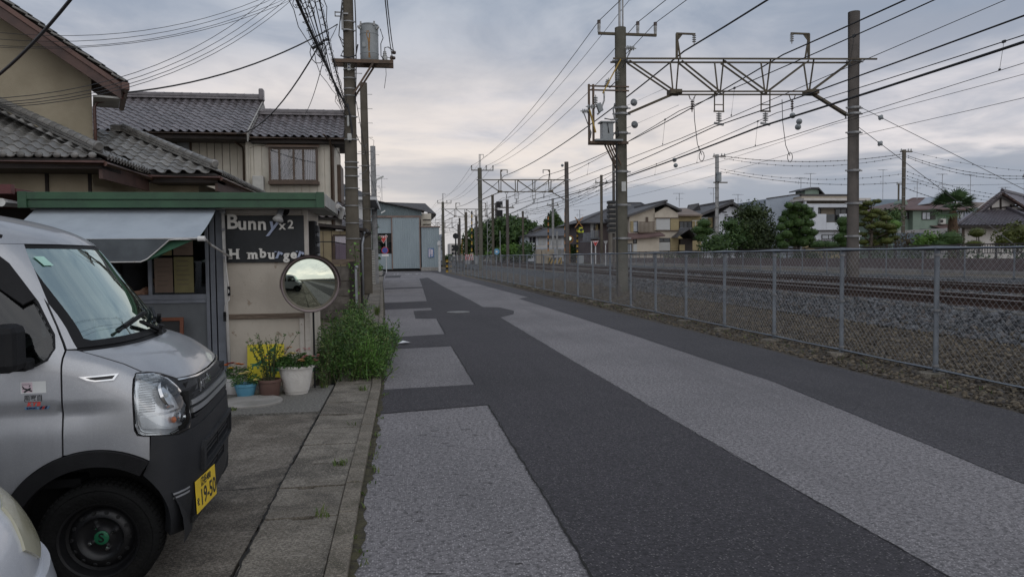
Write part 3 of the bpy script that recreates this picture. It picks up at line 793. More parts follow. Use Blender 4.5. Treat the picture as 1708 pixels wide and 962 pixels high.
for k in range(7):
 z0,z1=0.3+k*0.23,0.3+(k+1)*0.23
 for s0 in range(8):
  y0,y1=-1+s0*0.25,-1+(s0+1)*0.25
  mb.quad(V((-2.9,y0*SH.w(z0),z0)),V((-2.9,y1*SH.w(z0),z0)),V((-2.9,y1*SH.w(z1),z1)),V((-2.9,y0*SH.w(z1),z1)))
vb(mb,'tailgate','silver_paint')
# grille panel, bars, emblem, bumper with its openings
gp_=[Y(-0.54,0.86),Y(-0.542,0.80),Y(-0.57,0.758),Y(0.57,0.758),Y(0.542,0.80),Y(0.54,0.86),Y(0.571,1.02),Y(0.562,1.032),Y(0.52,1.004),Y(0.3,0.990),Y(0,0.984),Y(-0.3,0.990),Y(-0.52,1.004),Y(-0.562,1.032),Y(-0.571,1.02)]
gh=[Y(-0.525,0.90),Y(-0.53,0.80),Y(0.53,0.80),Y(0.525,0.90),Y(0,0.898)]
grl=vb(SH.panel([gp_,gh],off=-0.004),'grille_panel','grey_plastic',auto=50)
vb(SH.panel([gh],off=-0.04,thick=0.0),'grille_back','dark_void',grl)
for(z0,z1)in((0.870,0.893),(0.832,0.856)):
 vb(SH.panel([[Y(-0.528,z0),Y(0.528,z0),Y(0.523,z1),Y(-0.523,z1)]],off=0.014,thick=0.045),'grille_bar','satin_silver',grl,auto=40)
vb(SH.panel([[Y(-0.505,0.806),Y(0.505,0.806),Y(0.505,0.818),Y(-0.505,0.818)]],off=0.004,thick=0.03),'grille_bar','grey_plastic',grl)
vb(SH.panel([[Y(-0.53,0.998),Y(-0.3,0.983),Y(0,0.977),Y(0.3,0.983),Y(0.53,0.998),Y(0.53,1.006),Y(0.3,0.991),Y(0,0.985),Y(-0.3,0.991),Y(-0.53,1.006)]],off=0.006,thick=0.012),'bonnet_trim','chrome',auto=40)
vb(SH.panel([[Y(-0.51,0.915),Y(0.51,0.915),Y(0.51,0.924),Y(-0.51,0.924)]],off=0.006,thick=0.014),'grille_rib','grey_plastic',grl)
def wrap_text(txt,size,y0,z0,dirn,off,mirx=1,**kw):
 """lettering laid on the front of the shell, reading along +y"""
 mbt=text_mb(txt,size,Matrix.Identity(4),**kw)
 for p in mbt.v:p.x*=1.75;q=SH.qy(y0+p.x,z0+p.y);w_=SH.P(q,z0+p.y,off+p.z);p.x,p.y,p.z=w_
 return mbt
vb(wrap_text('Japade',0.066,-0.20,0.945,1,0.004,shear=0.45,bold=0.0015,depth=0.003,spacing=0.92),'emblem','chrome',grl)
bp_=arch(0.0,0.43,55,57,1)+[X(0.243,0.76),X(0.22,0.768),Y(-0.655,0.754),Y(-0.58,0.760),Y(0.58,0.760),Y(0.655,0.754),]
bum=[('x',0.0+0.432*math.cos(R(a)),0.29+0.432*math.sin(R(a)))for a in(56,48,40)]+[X(0.352,0.44),X(0.362,0.34),X(0.355,0.262)]
bum_n=[X((0.300+0.062*(a+5)/62)*math.cos(R(a)),0.29+(0.300+0.062*(a+5)/62)*math.sin(R(a)))for a in range(-5,58,4)]+[X(0.235,0.652),X(0.243,0.752),X(0.243,0.768),Y(-0.655,0.752),Y(-0.58,0.759),Y(0.0,0.759),Y(0.0,0.25),Y(-0.45,0.25)]
in1=[Y(-0.39,0.62),Y(-0.40,0.545),Y(-0.002,0.545),Y(-0.002,0.62)]
in2=[Y(-0.22,0.515),Y(-0.22,0.44),Y(-0.002,0.44),Y(-0.002,0.515)]
for mir in(1,-1):
 bo=vb(SH.panel([bum_n,in1,in2],mir=mir,off=0.004,thick=0.05),'bumper','grey_plastic',auto=40)
 for a_ in(in1,in2):
  vb(SH.panel([a_],mir=mir,off=-0.045,thick=0),'air_intake','dark_void',bo)
 for zz in(0.60,0.575):vb(SH.panel([[Y(-0.395,zz-0.006),Y(-0.003,zz-0.006),Y(-0.003,zz+0.006),Y(-0.395,zz+0.006)]],mir=mir,off=-0.002,thick=0.03),'intake_slat','grey_plastic',bo)
 for zz in(0.49,0.465):vb(SH.panel([[Y(-0.22,zz-0.006),Y(-0.003,zz-0.006),Y(-0.003,zz+0.006),Y(-0.22,zz+0.006)]],mir=mir,off=-0.002,thick=0.03),'intake_slat','grey_plastic',bo)
 fr_=[Y(-0.44,0.665),Y(-0.46,0.64),Y(-0.47,0.52),Y(-0.003,0.52),Y(-0.003,0.53),Y(-0.43,0.53),Y(-0.42,0.63),Y(-0.40,0.645),Y(-0.003,0.645),Y(-0.003,0.665)]
 vb(SH.panel([fr_],mir=mir,off=0.022,thick=0.03),'intake_frame','grey_plastic',bo,auto=40)
# number plate on a bracket, off to the driver's side
pc=V((0.425,-0.405,0.405));pd=V((0.11,1.0,0.0)).normalized();pd=V((-0.10,1,0)).normalized()if False else V((0.12,1,0)).normalized()
pn=V((pd.y,-pd.x,0));pu=(Z+pn*-0.04).normalized()
def pl(a,b,c=0):return pc+pd*a+pu*b+pn*c
mb=MB();mb.prism([pl(-0.17,-0.085,-0.05),pl(0.17,-0.085,-0.05),pl(0.17,0.09,-0.05),pl(-0.17,0.09,-0.05)],pn*0.045);pbk=vb(mb,'plate_bracket','black_plastic',bevel=0.006)
mb=MB();mb.prism([pl(-0.165,-0.0825,0),pl(0.165,-0.0825,0),pl(0.165,0.0825,0),pl(-0.165,0.0825,0)],pn*0.003);npl=vb(mb,'number_plate','plate_yellow',bevel=0.004)
def plate_txt(t,sz,a,b,bold):
 return text_mb(t,sz,plane_M(pl(a,b,0.0035),pd,pu),0.0006,bold)
mb=plate_txt('19-50',0.115,0.025,-0.025,0.002)
for p in mb.v:pass
for t_ in(plate_txt('熊谷480',0.048,0.0,0.052,0.0012),plate_txt('を',0.045,-0.137,-0.03,0.001)):mb.add(t_.v,t_.f)
vb(mb,'plate_lettering','print_black',npl)
# dark liner, floor, wheel houses
mb=MB()
mb.box2((-2.8,-0.66,0.28),(-0.40,0.66,0.52));mb.box2((-0.40,-0.50,0.28),(0.36,0.50,0.98));mb.box2((0.30,-0.56,0.28),(0.385,0.56,0.95))
vb(mb,'chassis','dark_void')
for s_ in(-1,1):
 for xc in(0.0,-2.43):
  mb=MB();pts=[(xc+0.375*math.cos(R(a)),0.29+0.375*math.sin(R(a)))for a in range(-10,191,10)]
  for(x0,z0),(x1,z1)in zip(pts,pts[1:]):mb.quad(V((x0,s_*0.70,z0)),V((x1,s_*0.70,z1)),V((x1,s_*0.49,z1)),V((x0,s_*0.49,z0)))
  mb.add([V((x,s_*0.49,z))for x,z in pts],[tuple(range(len(pts)))])
  vb(mb,'wheel_housing','dark_void')
# cabin
mb=MB();mb.box2((-2.7,-0.62,0.52),(-0.1,0.62,0.56));vb(mb,'cabin_floor','black_plastic')
mb=MB()
mb.prism([V((0.02,-0.62,1.17)),V((-0.18,-0.62,1.15)),V((-0.30,-0.62,1.08)),V((-0.30,-0.62,0.85)),V((0.02,-0.62,0.60))],(0,1.24,0));mb.box((-0.24,-0.34,1.14),(0.12,0.30,0.07))
vb(mb,'dashboard','grey_plastic',bevel=0.02)
for s_ in(-0.33,0.33):
 mb=MB();mb.box((-0.86,s_,0.86),(0.48,0.48,0.14));so=vb(mb,'seat','seat_cloth',bevel=0.04)
 mb=MB();mb.box((-1.10,s_,1.16),(0.14,0.46,0.56),M=Matrix.Rotation(R(-10),3,'Y'));vb(mb,'seat_back','seat_cloth',so,bevel=0.05)
 mb=MB();mb.box((-1.16,s_,1.53),(0.09,0.26,0.18));vb(mb,'headrest','seat_cloth',so,bevel=0.03)
mb=MB();ctr=V((-0.42,-0.33,1.13));ax=V((0.55,0,-0.83)).normalized();_,a_,b_=basis(ax)
mb.tube([ctr+(a_*math.cos(t/20*2*math.pi)+b_*math.sin(t/20*2*math.pi))*0.185 for t in range(20)],0.014,7,closed=True)
mb.lathe(ctr,[(0.06,-0.02),(0.055,0.02)],14,axis=ax);mb.bar(ctr-a_*0.18,ctr+a_*0.18,0.03,0.012);mb.bar(ctr,ctr+ax*0.35,0.05)
vb(mb,'steering_wheel','black_plastic',auto=40)
mb=MB();mb.add([V((-0.20,0.02,1.165)),V((-0.08,0.10,1.18)),V((-0.12,0.24,1.20)),V((-0.25,0.16,1.23)),V((-0.22,0.05,1.30))],[(0,1,2,3),(0,3,4)])
vb(mb,'paper','sticker_white')
mb=MB();mb.box((-0.30,0.0,1.60),(0.03,0.22,0.07));mb.bar(V((-0.29,0,1.62)),V((-0.27,0,1.69)),0.02);vb(mb,'rear_view_mirror','black_plastic',bevel=0.012)
mb=MB();mb.prism([V((-2.6,-0.55,1.3)),V((-2.0,-0.55,1.3)),V((-2.0,0.55,1.3)),V((-2.6,0.55,1.3))],(0,0,0.25));mb.v=mb.v;vb(mb,'load_cover','seat_cloth')
# wipers
for(y0,y1)in((-0.42,0.10),(0.10,0.56)):
 mb=MB();zz=1.214
 a_=SH.P(SH.qy(y1,1.20),1.195,0.012);b_=SH.P(SH.qy((y0+y1)/2,1.27),1.262,0.028);mb.bar(a_,b_,0.022,0.014)
 p0=SH.P(SH.qy(y0,1.235),1.238,0.016);p1=SH.P(SH.qy(y1-0.06,1.29),1.30,0.016)
 mb.tube([p0,(p0+p1)/2+V((0.012,0,0.01)),p1],0.009,6);mb.bar(p0.lerp(p1,0.15)+V((0.01,0,.01)),p0.lerp(p1,0.85)+V((0.01,0,.01)),0.012,0.022);mb.cyl(a_-V((0,0,0.02)),a_+V((0.015,0,0.03)),0.022,0.018)
 vb(mb,'wiper','black_plastic')
# transfers on the door
def door_flat(x0,z0,x1,z1,off):return SH.panel([[X(x0,z0),X(x1,z0),X(x1,z1),X(x0,z1)]],off=off,thick=0,step=0.05)
def door_text(t,sz,x0,z0,off,**kw):
 mbt=text_mb(t,sz,Matrix.Identity(4),0.0004,**kw)
 for p in mbt.v:w_=SH.P(SH.qx(x0+p.x,z0+p.y),z0+p.y,off+p.z);p.x,p.y,p.z=w_
 return mbt
s1=vb(door_flat(-0.297,1.002,-0.192,1.056,0.001),'sticker','sticker_white')
vb(door_flat(-0.292,1.006,-0.248,1.053,0.0016),'sticker_field','sticker_pink',s1)
mb=MB()
for(a,b,w)in(((-0.283,1.008),(-0.255,1.026),0.008),((-0.288,1.027),(-0.250,1.012),0.007),((-0.290,1.036),(-0.284,1.029),0.004),((-0.262,1.033),(-0.256,1.040),0.004)):
 mb.bar(SH.P(SH.qx(*a),a[1],0.002),SH.P(SH.qx(*b),b[1],0.002),0.001,w)
for k in range(3):mb.add(*(lambda d:(d.v,d.f))(door_text('~',0.02,-0.287+k*0.012,1.044,0.002)))
vb(mb,'sticker_mark','print_black',s1)
vb(door_text('用家自',0.026,-0.2465,0.978,0.001,bold=0.0006),'sticker_lettering','print_black')
mb=MB()
for(a,b)in(((-0.281,0.962),(-0.212,0.962)),((-0.281,0.993),(-0.212,0.993)),((-0.281,0.962),(-0.281,0.993)),((-0.212,0.962),(-0.212,0.993))):mb.bar(SH.P(SH.qx(*a),a[1],0.001),SH.P(SH.qx(*b),b[1],0.001),0.0015,0.0015)
vb(mb,'sticker_outline','print_black')
vb(door_text('KYB',0.026,-0.2465,0.951,0.001,bold=0.0014,shear=0.25,spacing=1.25),'sticker_lettering','print_red')
s4=vb(door_flat(-0.284,0.927,-0.225,0.939,0.001),'sticker','print_blue');vb(door_text('SUPPORT',0.010,-0.255,0.933,0.0016,bold=0.0006),'sticker_lettering','print_navy',s4)
for k,mm in enumerate(('print_navy','print_red','print_navy','print_blue')):
 d=SH.panel([[X(-0.226+k*0.010,0.926),X(-0.218+k*0.010,0.926),X(-0.208+k*0.010,0.940),X(-0.216+k*0.010,0.940)]],off=0.0012,thick=0,step=0.05);vb(d,'sticker_stripe',mm,s4)
# wheels
def wheel(xc,s_,steer=0.0):
 Mw=Matrix.Translation(V((xc,s_*0.645,0.281)))@Matrix.Rotation(steer,4,'Z')
 ax=V((0,s_,0))
 t_=MB();t_.lathe((0,0,0),[(0.185,-0.070),(0.23,-0.077),(0.252,-0.073),(0.267,-0.055),(0.271,0.0),(0.267,0.058),(0.254,0.077),(0.243,0.081),(0.238,0.078),(0.225,0.083),(0.205,0.079),(0.178,0.070)],48,axis=ax,cap0=False,cap1=False)
 o=vb(t_.xform(Mw),'wheel','rubber',auto=50)
 for p in(t_,):pass
 tr=MB()
 for k in range(60):
  a=2*math.pi*k/60;c=V((math.cos(a)*0.268,0,math.sin(a)*0.268));rot=Matrix.Rotation(-a,3,'Y')
  for q in(-0.045,0.0,0.045):tr.box(c+V((0,q*s_,0)),(0.010,0.034,0.020),M=rot)
 vb(tr.xform(Mw),'tread','rubber',o)
 r_=MB();r_.lathe((0,0,0),[(0.182,0.074),(0.172,0.070),(0.166,0.050),(0.160,0.025),(0.146,0.020),(0.135,0.032),(0.118,0.044),(0.104,0.046),(0.094,0.030),(0.078,0.022),(0.045,0.022),(0.040,0.026)],40,axis=ax,cap0=False)
 vb(r_.xform(Mw),'rim','black_steel',o,auto=45)
 for k in range(14):
  h_=MB();a=2*math.pi*k/14;c=V((math.cos(a)*0.127,s_*0.041,math.sin(a)*0.127));h_.lathe(c,[(0.0095,-0.004),(0.0095,0.004)],10,axis=(ax+V((math.cos(a),0,math.sin(a)))*0.7).normalized())
  vb(h_.xform(Mw),'rim_hole','dark_void',o)
 for k in range(4):
  a=math.pi/2*k+0.45;c=V((math.cos(a)*0.058,s_*0.022,math.sin(a)*0.058));nb=MB();nb.lathe(c,[(0.011,0),(0.011,0.016),(0.006,0.024)],6,axis=ax,cap0=False);vb(nb.xform(Mw),'wheel_nut','chrome',o)
 c_=MB();c_.lathe((0,0,0),[(0.033,0.022),(0.033,0.034),(0.028,0.037)],24,axis=ax,cap0=False);
 vb(c_.xform(Mw),'hub_cap','green_enamel',o,auto=40)
 e_=text_mb('S',0.06,plane_M(V((0,s_*0.0375,0)),V((-s_,0,0)),Z),0.001,0.001);vb(e_.xform(Mw),'cap_mark','black_steel',o)
wheel(0.0,-1,R(-1));wheel(0.0,1,R(-1));wheel(-2.43,-1);wheel(-2.43,1)

# ---- pale car at the near edge of the frame, only its nose corner in view
S2=Shell(xf=[(0.18,-0.06),(0.28,0.0),(0.42,0.0),(0.52,-0.02),(0.62,-0.045),(0.70,-0.08),(0.78,-0.14),(0.85,-0.28),(0.905,-0.55),(0.97,-0.95),(1.02,-1.12),(1.2,-1.42),(1.38,-1.75),(1.45,-2.0),(1.50,-2.5)],
           dep=[(0.18,0.5),(0.6,0.5),(0.8,0.5),(1.0,0.5),(1.5,0.4)],
           w=[(0.18,0.78),(0.3,0.825),(0.6,0.83),(0.8,0.815),(0.92,0.78),(1.0,0.74),(1.4,0.62),(1.46,0.55),(1.50,0.35)],n=[(0.18,2.5),(0.9,2.4),(1.5,2.4)])
car=thing('parked_car','pale silver car with yellowed headlamp beside the van, mostly out of frame','car',(-1.125,2.24,0.006),R(2))
CM=WM[car.name]
def cb(mb,name,mat,parent=None,**kw):return mb.xform(CM).build(name,MATS[mat],parent or car,**kw)
zs_=[0.20,0.26,0.32,0.38,0.44,0.50,0.56,0.62,0.68,0.74,0.79,0.83,0.86,0.885,0.905,0.92,0.94,0.97]
def loft(sh,zs,xr,lo=0):
 mb=MB();rows=[]
 qq=[k/20 for k in range(21)]+[1.4,2.0,2.8,3.6,4.4]
 for z in zs:
  xs=sh.par(z)[1];near=[]
  for q in qq:
   p=sh.P(q,z)
   if q>1:p.x=xs+(xr-xs)*(q-1)/3.4
   near.append(p)
  far=[V((p.x,-p.y,p.z))for p in near]
  rows.append(near[::-1]+far[1:])
 nc=len(rows[0])
 for r_ in rows:mb.v+=r_
 for i in range(len(rows)-1):
  for k in range(nc-1):mb.f.append((i*nc+k,i*nc+k+1,(i+1)*nc+k+1,(i+1)*nc+k))
 mb.f.append(tuple((len(rows)-1)*nc+k for k in range(nc)));mb.f.append(tuple(i*nc for i in range(len(rows)))+tuple((len(rows)-1-i)*nc+nc-1 for i in range(len(rows))))
 return mb
def cut_arch(mb,xc,r):
 keep=[]
 for f in mb.f:
  c=sum((mb.v[i]for i in f),V())/len(f)
  if len(f)<6 and abs(c.y)>0.5 and any((c.x-x)**2+(c.z-0.30)**2<r*r for x in xc):continue
  keep.append(f)
 mb.f=keep;return mb
cb(loft(S2,zs_,-3.7),'body','pale_paint',auto=50)
cb(loft(S2,[0.98,1.04,1.12,1.2,1.3,1.38],-3.4),'window_band','side_glass',auto=50)
cb(loft(S2,[1.38,1.41,1.44,1.46,1.48,1.50],-3.3),'roof','pale_paint',auto=50)
for mir in(1,-1):
 hl2=[('q',0.22,0.655),('q',0.31,0.588),('q',0.62,0.63),('q',0.85,0.72),('q',0.92,0.79),('q',0.62,0.815),('q',0.30,0.775)]
 cb(S2.panel([hl2],off=0.008,mir=mir,thick=0.02),'headlamp','lamp_yellowed',auto=40)
 bp2=[('q',0.50,0.545),('q',1.35,0.62),('q',1.35,0.30),('q',0.5,0.24),('q',0.02,0.24),('q',0.02,0.545)]
 cb(S2.panel([bp2],off=0.022,mir=mir,thick=0.03,step=0.05),'bumper','pale_paint',auto=40)
 for xc in(-0.75,-3.15):
  mb=MB();ax=V((0,-mir,0));mb.lathe((xc,-mir*0.70,0.29),[(0.0,-0.10),(0.28,-0.10),(0.29,0.0),(0.28,0.142),(0.20,0.145),(0.19,0.13),(0.05,0.135)],32,axis=ax,cap0=False)
  cb(mb,'wheel','rubber',auto=40)
 mb=MB();mb.box((-1.35,-mir*0.88,0.98),(0.12,0.18,0.13));cb(mb,'door_mirror','pale_paint',bevel=0.03)
mb=S2.panel([[('q',0.30,0.44),('q',-0.30,0.44),('q',-0.28,0.36),('q',0.28,0.36)]],off=0.028,thick=0.02);cb(mb,'grille','black_plastic')
# ================================================================== FOOD STAND, its signs, awning, mirror, pots, weeds
pm('stand_board',(0.50,0.45,0.38),(0.42,0.37,0.31),2.2,0.75,0.15,40,c3=(0.27,0.205,0.15),s3=8.0,lo3=0.60,hi3=0.70,detail=9)
pm('stand_trim',(0.52,0.48,0.43),(0.42,0.38,0.33),4,0.7,0.15,50,c3=(0.17,0.10,0.06),s3=11,lo3=0.62,hi3=0.72)
pm('old_wood',(0.20,0.155,0.115),(0.11,0.08,0.06),3,0.85,0.4,40,stretch=(2,8,30))
pm('green_fascia',(0.028,0.085,0.040),(0.020,0.06,0.030),3,0.5,0.08,20,c3=(0.016,0.045,0.025),s3=2)
pm('soffit',(0.40,0.39,0.36),(0.30,0.29,0.27),4,0.8)
pm('chalkboard',(0.018,0.021,0.024),(0.012,0.014,0.016),5,0.6,0.06,60,c3=(0.032,0.035,0.038),s3=3)
pm('letter_white',(0.74,0.72,0.67),(0.60,0.58,0.54),8,0.6)
pm('letter_blue',(0.40,0.45,0.58),(0.32,0.37,0.50),8,0.6)
pm('frame_grey',(0.20,0.215,0.245),(0.155,0.165,0.19),4,0.5,metal=0.3)
pm('panel_grey',(0.13,0.14,0.15),(0.10,0.108,0.115),3,0.55)
pm('awning_cloth',(0.36,0.40,0.44),(0.30,0.335,0.375),2.0,0.75,0.1,10)
pm('awning_green',(0.03,0.10,0.055),(0.02,0.075,0.04),3,0.8)
pm('valance_grey',(0.10,0.115,0.125),(0.075,0.085,0.095),4,0.8)
pm('white_pipe',(0.62,0.61,0.59),(0.50,0.48,0.46),5,0.45,c3=(0.28,0.18,0.11),s3=12,lo3=0.68,hi3=0.76)
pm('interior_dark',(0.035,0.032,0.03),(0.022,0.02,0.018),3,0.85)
pm('paper_pink',(0.17,0.12,0.09),(0.14,0.10,0.075),4,0.8)
pm('paper_yellow',(0.19,0.165,0.075),(0.155,0.135,0.06),4,0.8)
pm('paper_line',(0.12,0.09,0.07),None,4,0.8)
pm('orange_wood',(0.17,0.055,0.025),(0.13,0.04,0.018),5,0.6)
pm('black_board',(0.02,0.02,0.02),None,5,0.7)
pm('red_brown_paint',(0.12,0.03,0.03),(0.085,0.022,0.022),4,0.55)
pm('zinc',(0.36,0.37,0.39),(0.28,0.29,0.31),6,0.45,metal=0.6)
pm('lamp_glass_white',(0.70,0.70,0.68),(0.58,0.58,0.57),8,0.2)
glass_mat('pane_glass',(0.62,0.64,0.64),0.06,0.02)

WX0,WX1,WY=-2.04,-1.09,9.30
stand=thing('food_stand','small beige food stand with flat green-edged roof and serving window','food stand',(-2.5,9.3,0))
def st(mb,name,mat,parent=None,**kw):return mb.build(name,MATS[mat],parent or stand,**kw)
mb=MB();mb.box2((WX0,WY,0.05),(WX1,WY+0.06,0.875));st(mb,'wall_panel','stand_board')
mb=MB();mb.box2((WX0,WY,0.935),(WX1,WY+0.06,2.19));st(mb,'wall_panel','stand_board')
mb=MB();mb.box2((WX0-0.02,WY-0.028,0.875),(WX1-0.055,WY+0.06,0.935));st(mb,'rail','old_wood',bevel=0.004)
mb=MB();mb.box2((WX1-0.05,WY-0.022,0.0),(WX1+0.012,WY+0.05,2.19));st(mb,'corner_post','stand_trim',bevel=0.004)
mb=MB();mb.box2((WX1-0.115,WY-0.012,0.0),(WX1-0.06,WY+0.02,0.872));st(mb,'trim_strip','stand_trim',bevel=0.003)
mb=MB();mb.box2((WX0,WY-0.012,2.135),(WX1-0.06,WY+0.02,2.185));st(mb,'trim_strip','stand_trim',bevel=0.003)
mb=MB();mb.box2((WX0,WY-0.005,0.0),(WX1-0.02,WY+0.08,0.05));st(mb,'plinth','concrete')
# road side wall with a sash window
mb=MB();mb.box2((WX1-0.05,WY+0.06,0.0),(WX1,WY+0.45,2.19));mb.box2((WX1-0.05,WY+0.45,0),(WX1,WY+1.3,0.95));mb.box2((WX1-0.05,WY+1.2,0.95),(WX1,WY+1.3,2.19));mb.box2((WX1-0.05,WY+0.45,2.0),(WX1,WY+1.2,2.19));st(mb,'side_wall','stand_board')
wf=MB()
for y0 in(0.47,0.80,1.15):wf.box2((WX1-0.02,WY+y0-0.02,0.95),(WX1+0.03,WY+y0+0.02,2.0))
wf.box2((WX1-0.02,WY+0.49,0.95),(WX1+0.025,WY+1.13,0.99));wf.box2((WX1-0.02,WY+0.49,1.95),(WX1+0.025,WY+1.13,1.99))
sw=st(wf,'side_window','zinc');mb=MB();mb.box2((WX1-0.01,WY+0.49,0.99),(WX1-0.004,WY+1.13,1.95));st(mb,'pane','pane_glass',sw)
mb=MB();mb.box2((WX1+0.002,WY+0.14,1.58),(WX1+0.08,WY+0.36,2.06));mo=st(mb,'meter_board','black_plastic',bevel=0.008)
mb=MB()
for k in range(3):mb.box((WX1+0.09,WY+0.25,1.70+k*0.13),(0.05,0.13,0.09))
st(mb,'meter','grey_plastic',mo,bevel=0.012)
# serving side: posts, counter, panel, glazing
for(x0,x1)in((-2.275,-2.235),(-2.22,-2.165),(-2.15,-2.06)):
 mb=MB();mb.box2((x0,WY-0.03,0.0),(x1,WY+0.07,2.19));st(mb,'post','frame_grey',bevel=0.004)
mb=MB();mb.box2((-4.05,WY-0.02,1.08),(-2.28,WY+0.06,1.12));mb.box2((-4.05,WY-0.005,1.12),(-2.28,WY+0.05,1.185));st(mb,'sill','frame_grey',bevel=0.004)
mb=MB();mb.box2((-4.05,WY,0.05),(-2.28,WY+0.04,1.08));st(mb,'lower_panel','panel_grey')
mb=MB();mb.box2((-2.93,WY,1.185),(-2.89,WY+0.05,2.19));st(mb,'mullion','frame_grey')
mb=MB();mb.box2((-2.89,WY+0.02,1.185),(-2.28,WY+0.026,2.19));st(mb,'pane','pane_glass')
mb=MB();mb.box2((-4.10,WY-0.03,0),(-4.05,WY+0.07,2.19));st(mb,'post','frame_grey')
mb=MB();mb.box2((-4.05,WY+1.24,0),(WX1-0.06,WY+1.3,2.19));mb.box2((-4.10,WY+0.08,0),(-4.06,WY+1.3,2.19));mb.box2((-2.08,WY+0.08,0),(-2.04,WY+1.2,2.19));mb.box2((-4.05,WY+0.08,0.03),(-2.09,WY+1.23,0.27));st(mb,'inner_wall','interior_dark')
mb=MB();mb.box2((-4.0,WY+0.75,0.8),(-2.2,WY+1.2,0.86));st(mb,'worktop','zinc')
for(x0,x1,z0,z1,m_)in((-2.86,-2.655,1.21,1.62,'paper_pink'),(-2.64,-2.42,1.205,1.63,'paper_yellow'),(-2.64,-2.42,1.65,1.95,'paper_pink'),(-2.86,-2.66,1.65,1.92,'paper_yellow')):
 mb=MB();mb.box2((x0,WY+0.008,z0),(x1,WY+0.011,z1));po=st(mb,'menu_sheet',m_)
 mb=MB();n=int((z1-z0)/0.055)
 for k in range(1,n):mb.box2((x0+0.03,WY+0.006,z1-k*0.055),(x1-0.03-random.uniform(0,0.06),WY+0.007,z1-k*0.055+0.008))
 st(mb,'menu_lines','paper_line',po)
# flat roof with its green edge
mb=MB();mb.box2((-4.06,8.865,2.19),(-0.85,10.62,2.33));st(mb,'roof','soffit')
mb=MB();mb.box2((-4.075,8.835,2.183),(-0.84,8.863,2.27));st(mb,'fascia','green_fascia',bevel=0.003)
mb=MB();mb.box2((-4.075,8.815,2.275),(-0.84,8.862,2.355));st(mb,'fascia','green_fascia',bevel=0.003)
for x0 in(-4.09,-0.925):
 mb=MB();mb.box2((x0,8.807,2.18),(x0+0.09,8.834,2.36));st(mb,'fascia_cap','green_fascia',bevel=0.003)
mb=MB();mb.box2((-0.848,8.87,2.20),(-0.825,10.62,2.345));st(mb,'verge_board','soffit',bevel=0.003)
mb=MB();mb.tube([V((-0.80,10.3,2.30)),V((-0.74,10.42,2.27)),V((-0.78,10.5,2.15))],0.035,8);st(mb,'gutter_outlet','white_pipe')

# board sign with raised letters
sb=thing('shop_sign','black board sign with raised letters Bunny x2 on the beige wall','sign',(-1.57,WY-0.03,1.84))
mb=MB();mb.box2((-2.05,WY-0.035,1.555),(-1.125,WY-0.004,2.118));mb.build('board',MATS['chalkboard'],sb,bevel=0.004)
def sx_(u,v):p=aty(u,v,WY-0.04);return p.x,p.z
def letter(t,u,v,size,mat,bold=0.003,shear=0.0,rot=0.0,name='letter',serif=False):
 x,z=sx_(u,v)
 M=plane_M(V((x,WY-0.052,z)),(math.cos(rot),0,math.sin(rot)),(-math.sin(rot),0,math.cos(rot)))
 mb=text_mb(t,size,M,0.012,bold,shear=shear)
 if serif:
  xs=[p.x for p in mb.v];zs=[p.z for p in mb.v];a,b,lo,hi=min(xs),max(xs),min(zs),max(zs);h=0.012;yy=WY-0.0525
  def sf(x,z,w):mb.box((x,yy,z),(w,0.021,h))
  st_w=0.034
  if t=='H':
   for xx in(a+0.006,b-0.006):
    for zz in(lo+h/2,hi-h/2):sf(xx,zz,st_w)
  if t in 'mu' or t=='b' or t=='r':
   n={'m':(0,.5,1),'u':(0,1),'b':(0,),'r':(0,)}[t]
   for k in n:
    xx=a+0.006+(b-a-0.012)*k
    if t in 'mr':sf(xx,lo+h/2,0.03)
    if t=='u':sf(xx-0.006,hi-h/2,0.022)
    if t=='b':sf(xx-0.006,hi-h/2,0.022)
   if t in 'mr':sf(a-0.004,hi-h/2,0.022)
 mb.build(name,MATS[mat],sb)
for t,u,v,s in(('B',388,371,0.245),('u',404.5,374,0.21),('n',421,374,0.21),('n',437.5,374.5,0.21)):letter(t,u,v,s,'letter_white',0.005)
letter('y',454,375,0.25,'letter_blue',0.004,shear=0.30)
letter('x',471,376.5,0.15,'letter_white',0.0025);letter('2',485,375,0.145,'letter_white',0.0025)
for t,u,v,s,m_,rt in(('H',391,424.5,0.16,'letter_white',0),('m',422,425,0.148,'letter_white',0),('b',439,423,0.148,'letter_white',0),('u',453,425,0.148,'letter_white',0),('r',466.5,424,0.155,'letter_blue',-0.35),('g',478,426,0.148,'letter_white',0),('e',490,424.5,0.148,'letter_white',0),('r',502,423.5,0.155,'letter_blue',-0.35)):
 letter(t,u,v,s,m_,0.006,rot=rt,serif=True)
# flood lamp over the board
fl=thing('flood_lamp','silver flood lamp with black bracket above the board sign','lamp',(-1.40,WY-0.02,2.17))
mb=MB();mb.lathe((-1.345,WY-0.0,2.175),[(0.055,-0.01),(0.055,0.025),(0.03,0.035)],20,axis=(0,-1,0));mb.tube([V((-1.345,WY-0.03,2.175)),V((-1.335,WY-0.10,2.20)),V((-1.37,WY-0.16,2.18))],0.012,6);mb.build('bracket',MATS['black_plastic'],fl,auto=40)
ax=V((-0.22,-0.35,-0.9)).normalized();b0=V((-1.365,WY-0.15,2.195))
mb=MB();mb.lathe(b0,[(0.02,-0.02),(0.036,0.0),(0.036,0.09),(0.03,0.095)],18,axis=ax);mb.build('housing',MATS['zinc'],fl,auto=40)
mb=MB();mb.lathe(b0,[(0.03,0.09),(0.036,0.105),(0.058,0.135),(0.064,0.155),(0.05,0.168),(0.0,0.174)],22,axis=ax);mb.build('bulb',MATS['lamp_glass_white'],fl,auto=60)

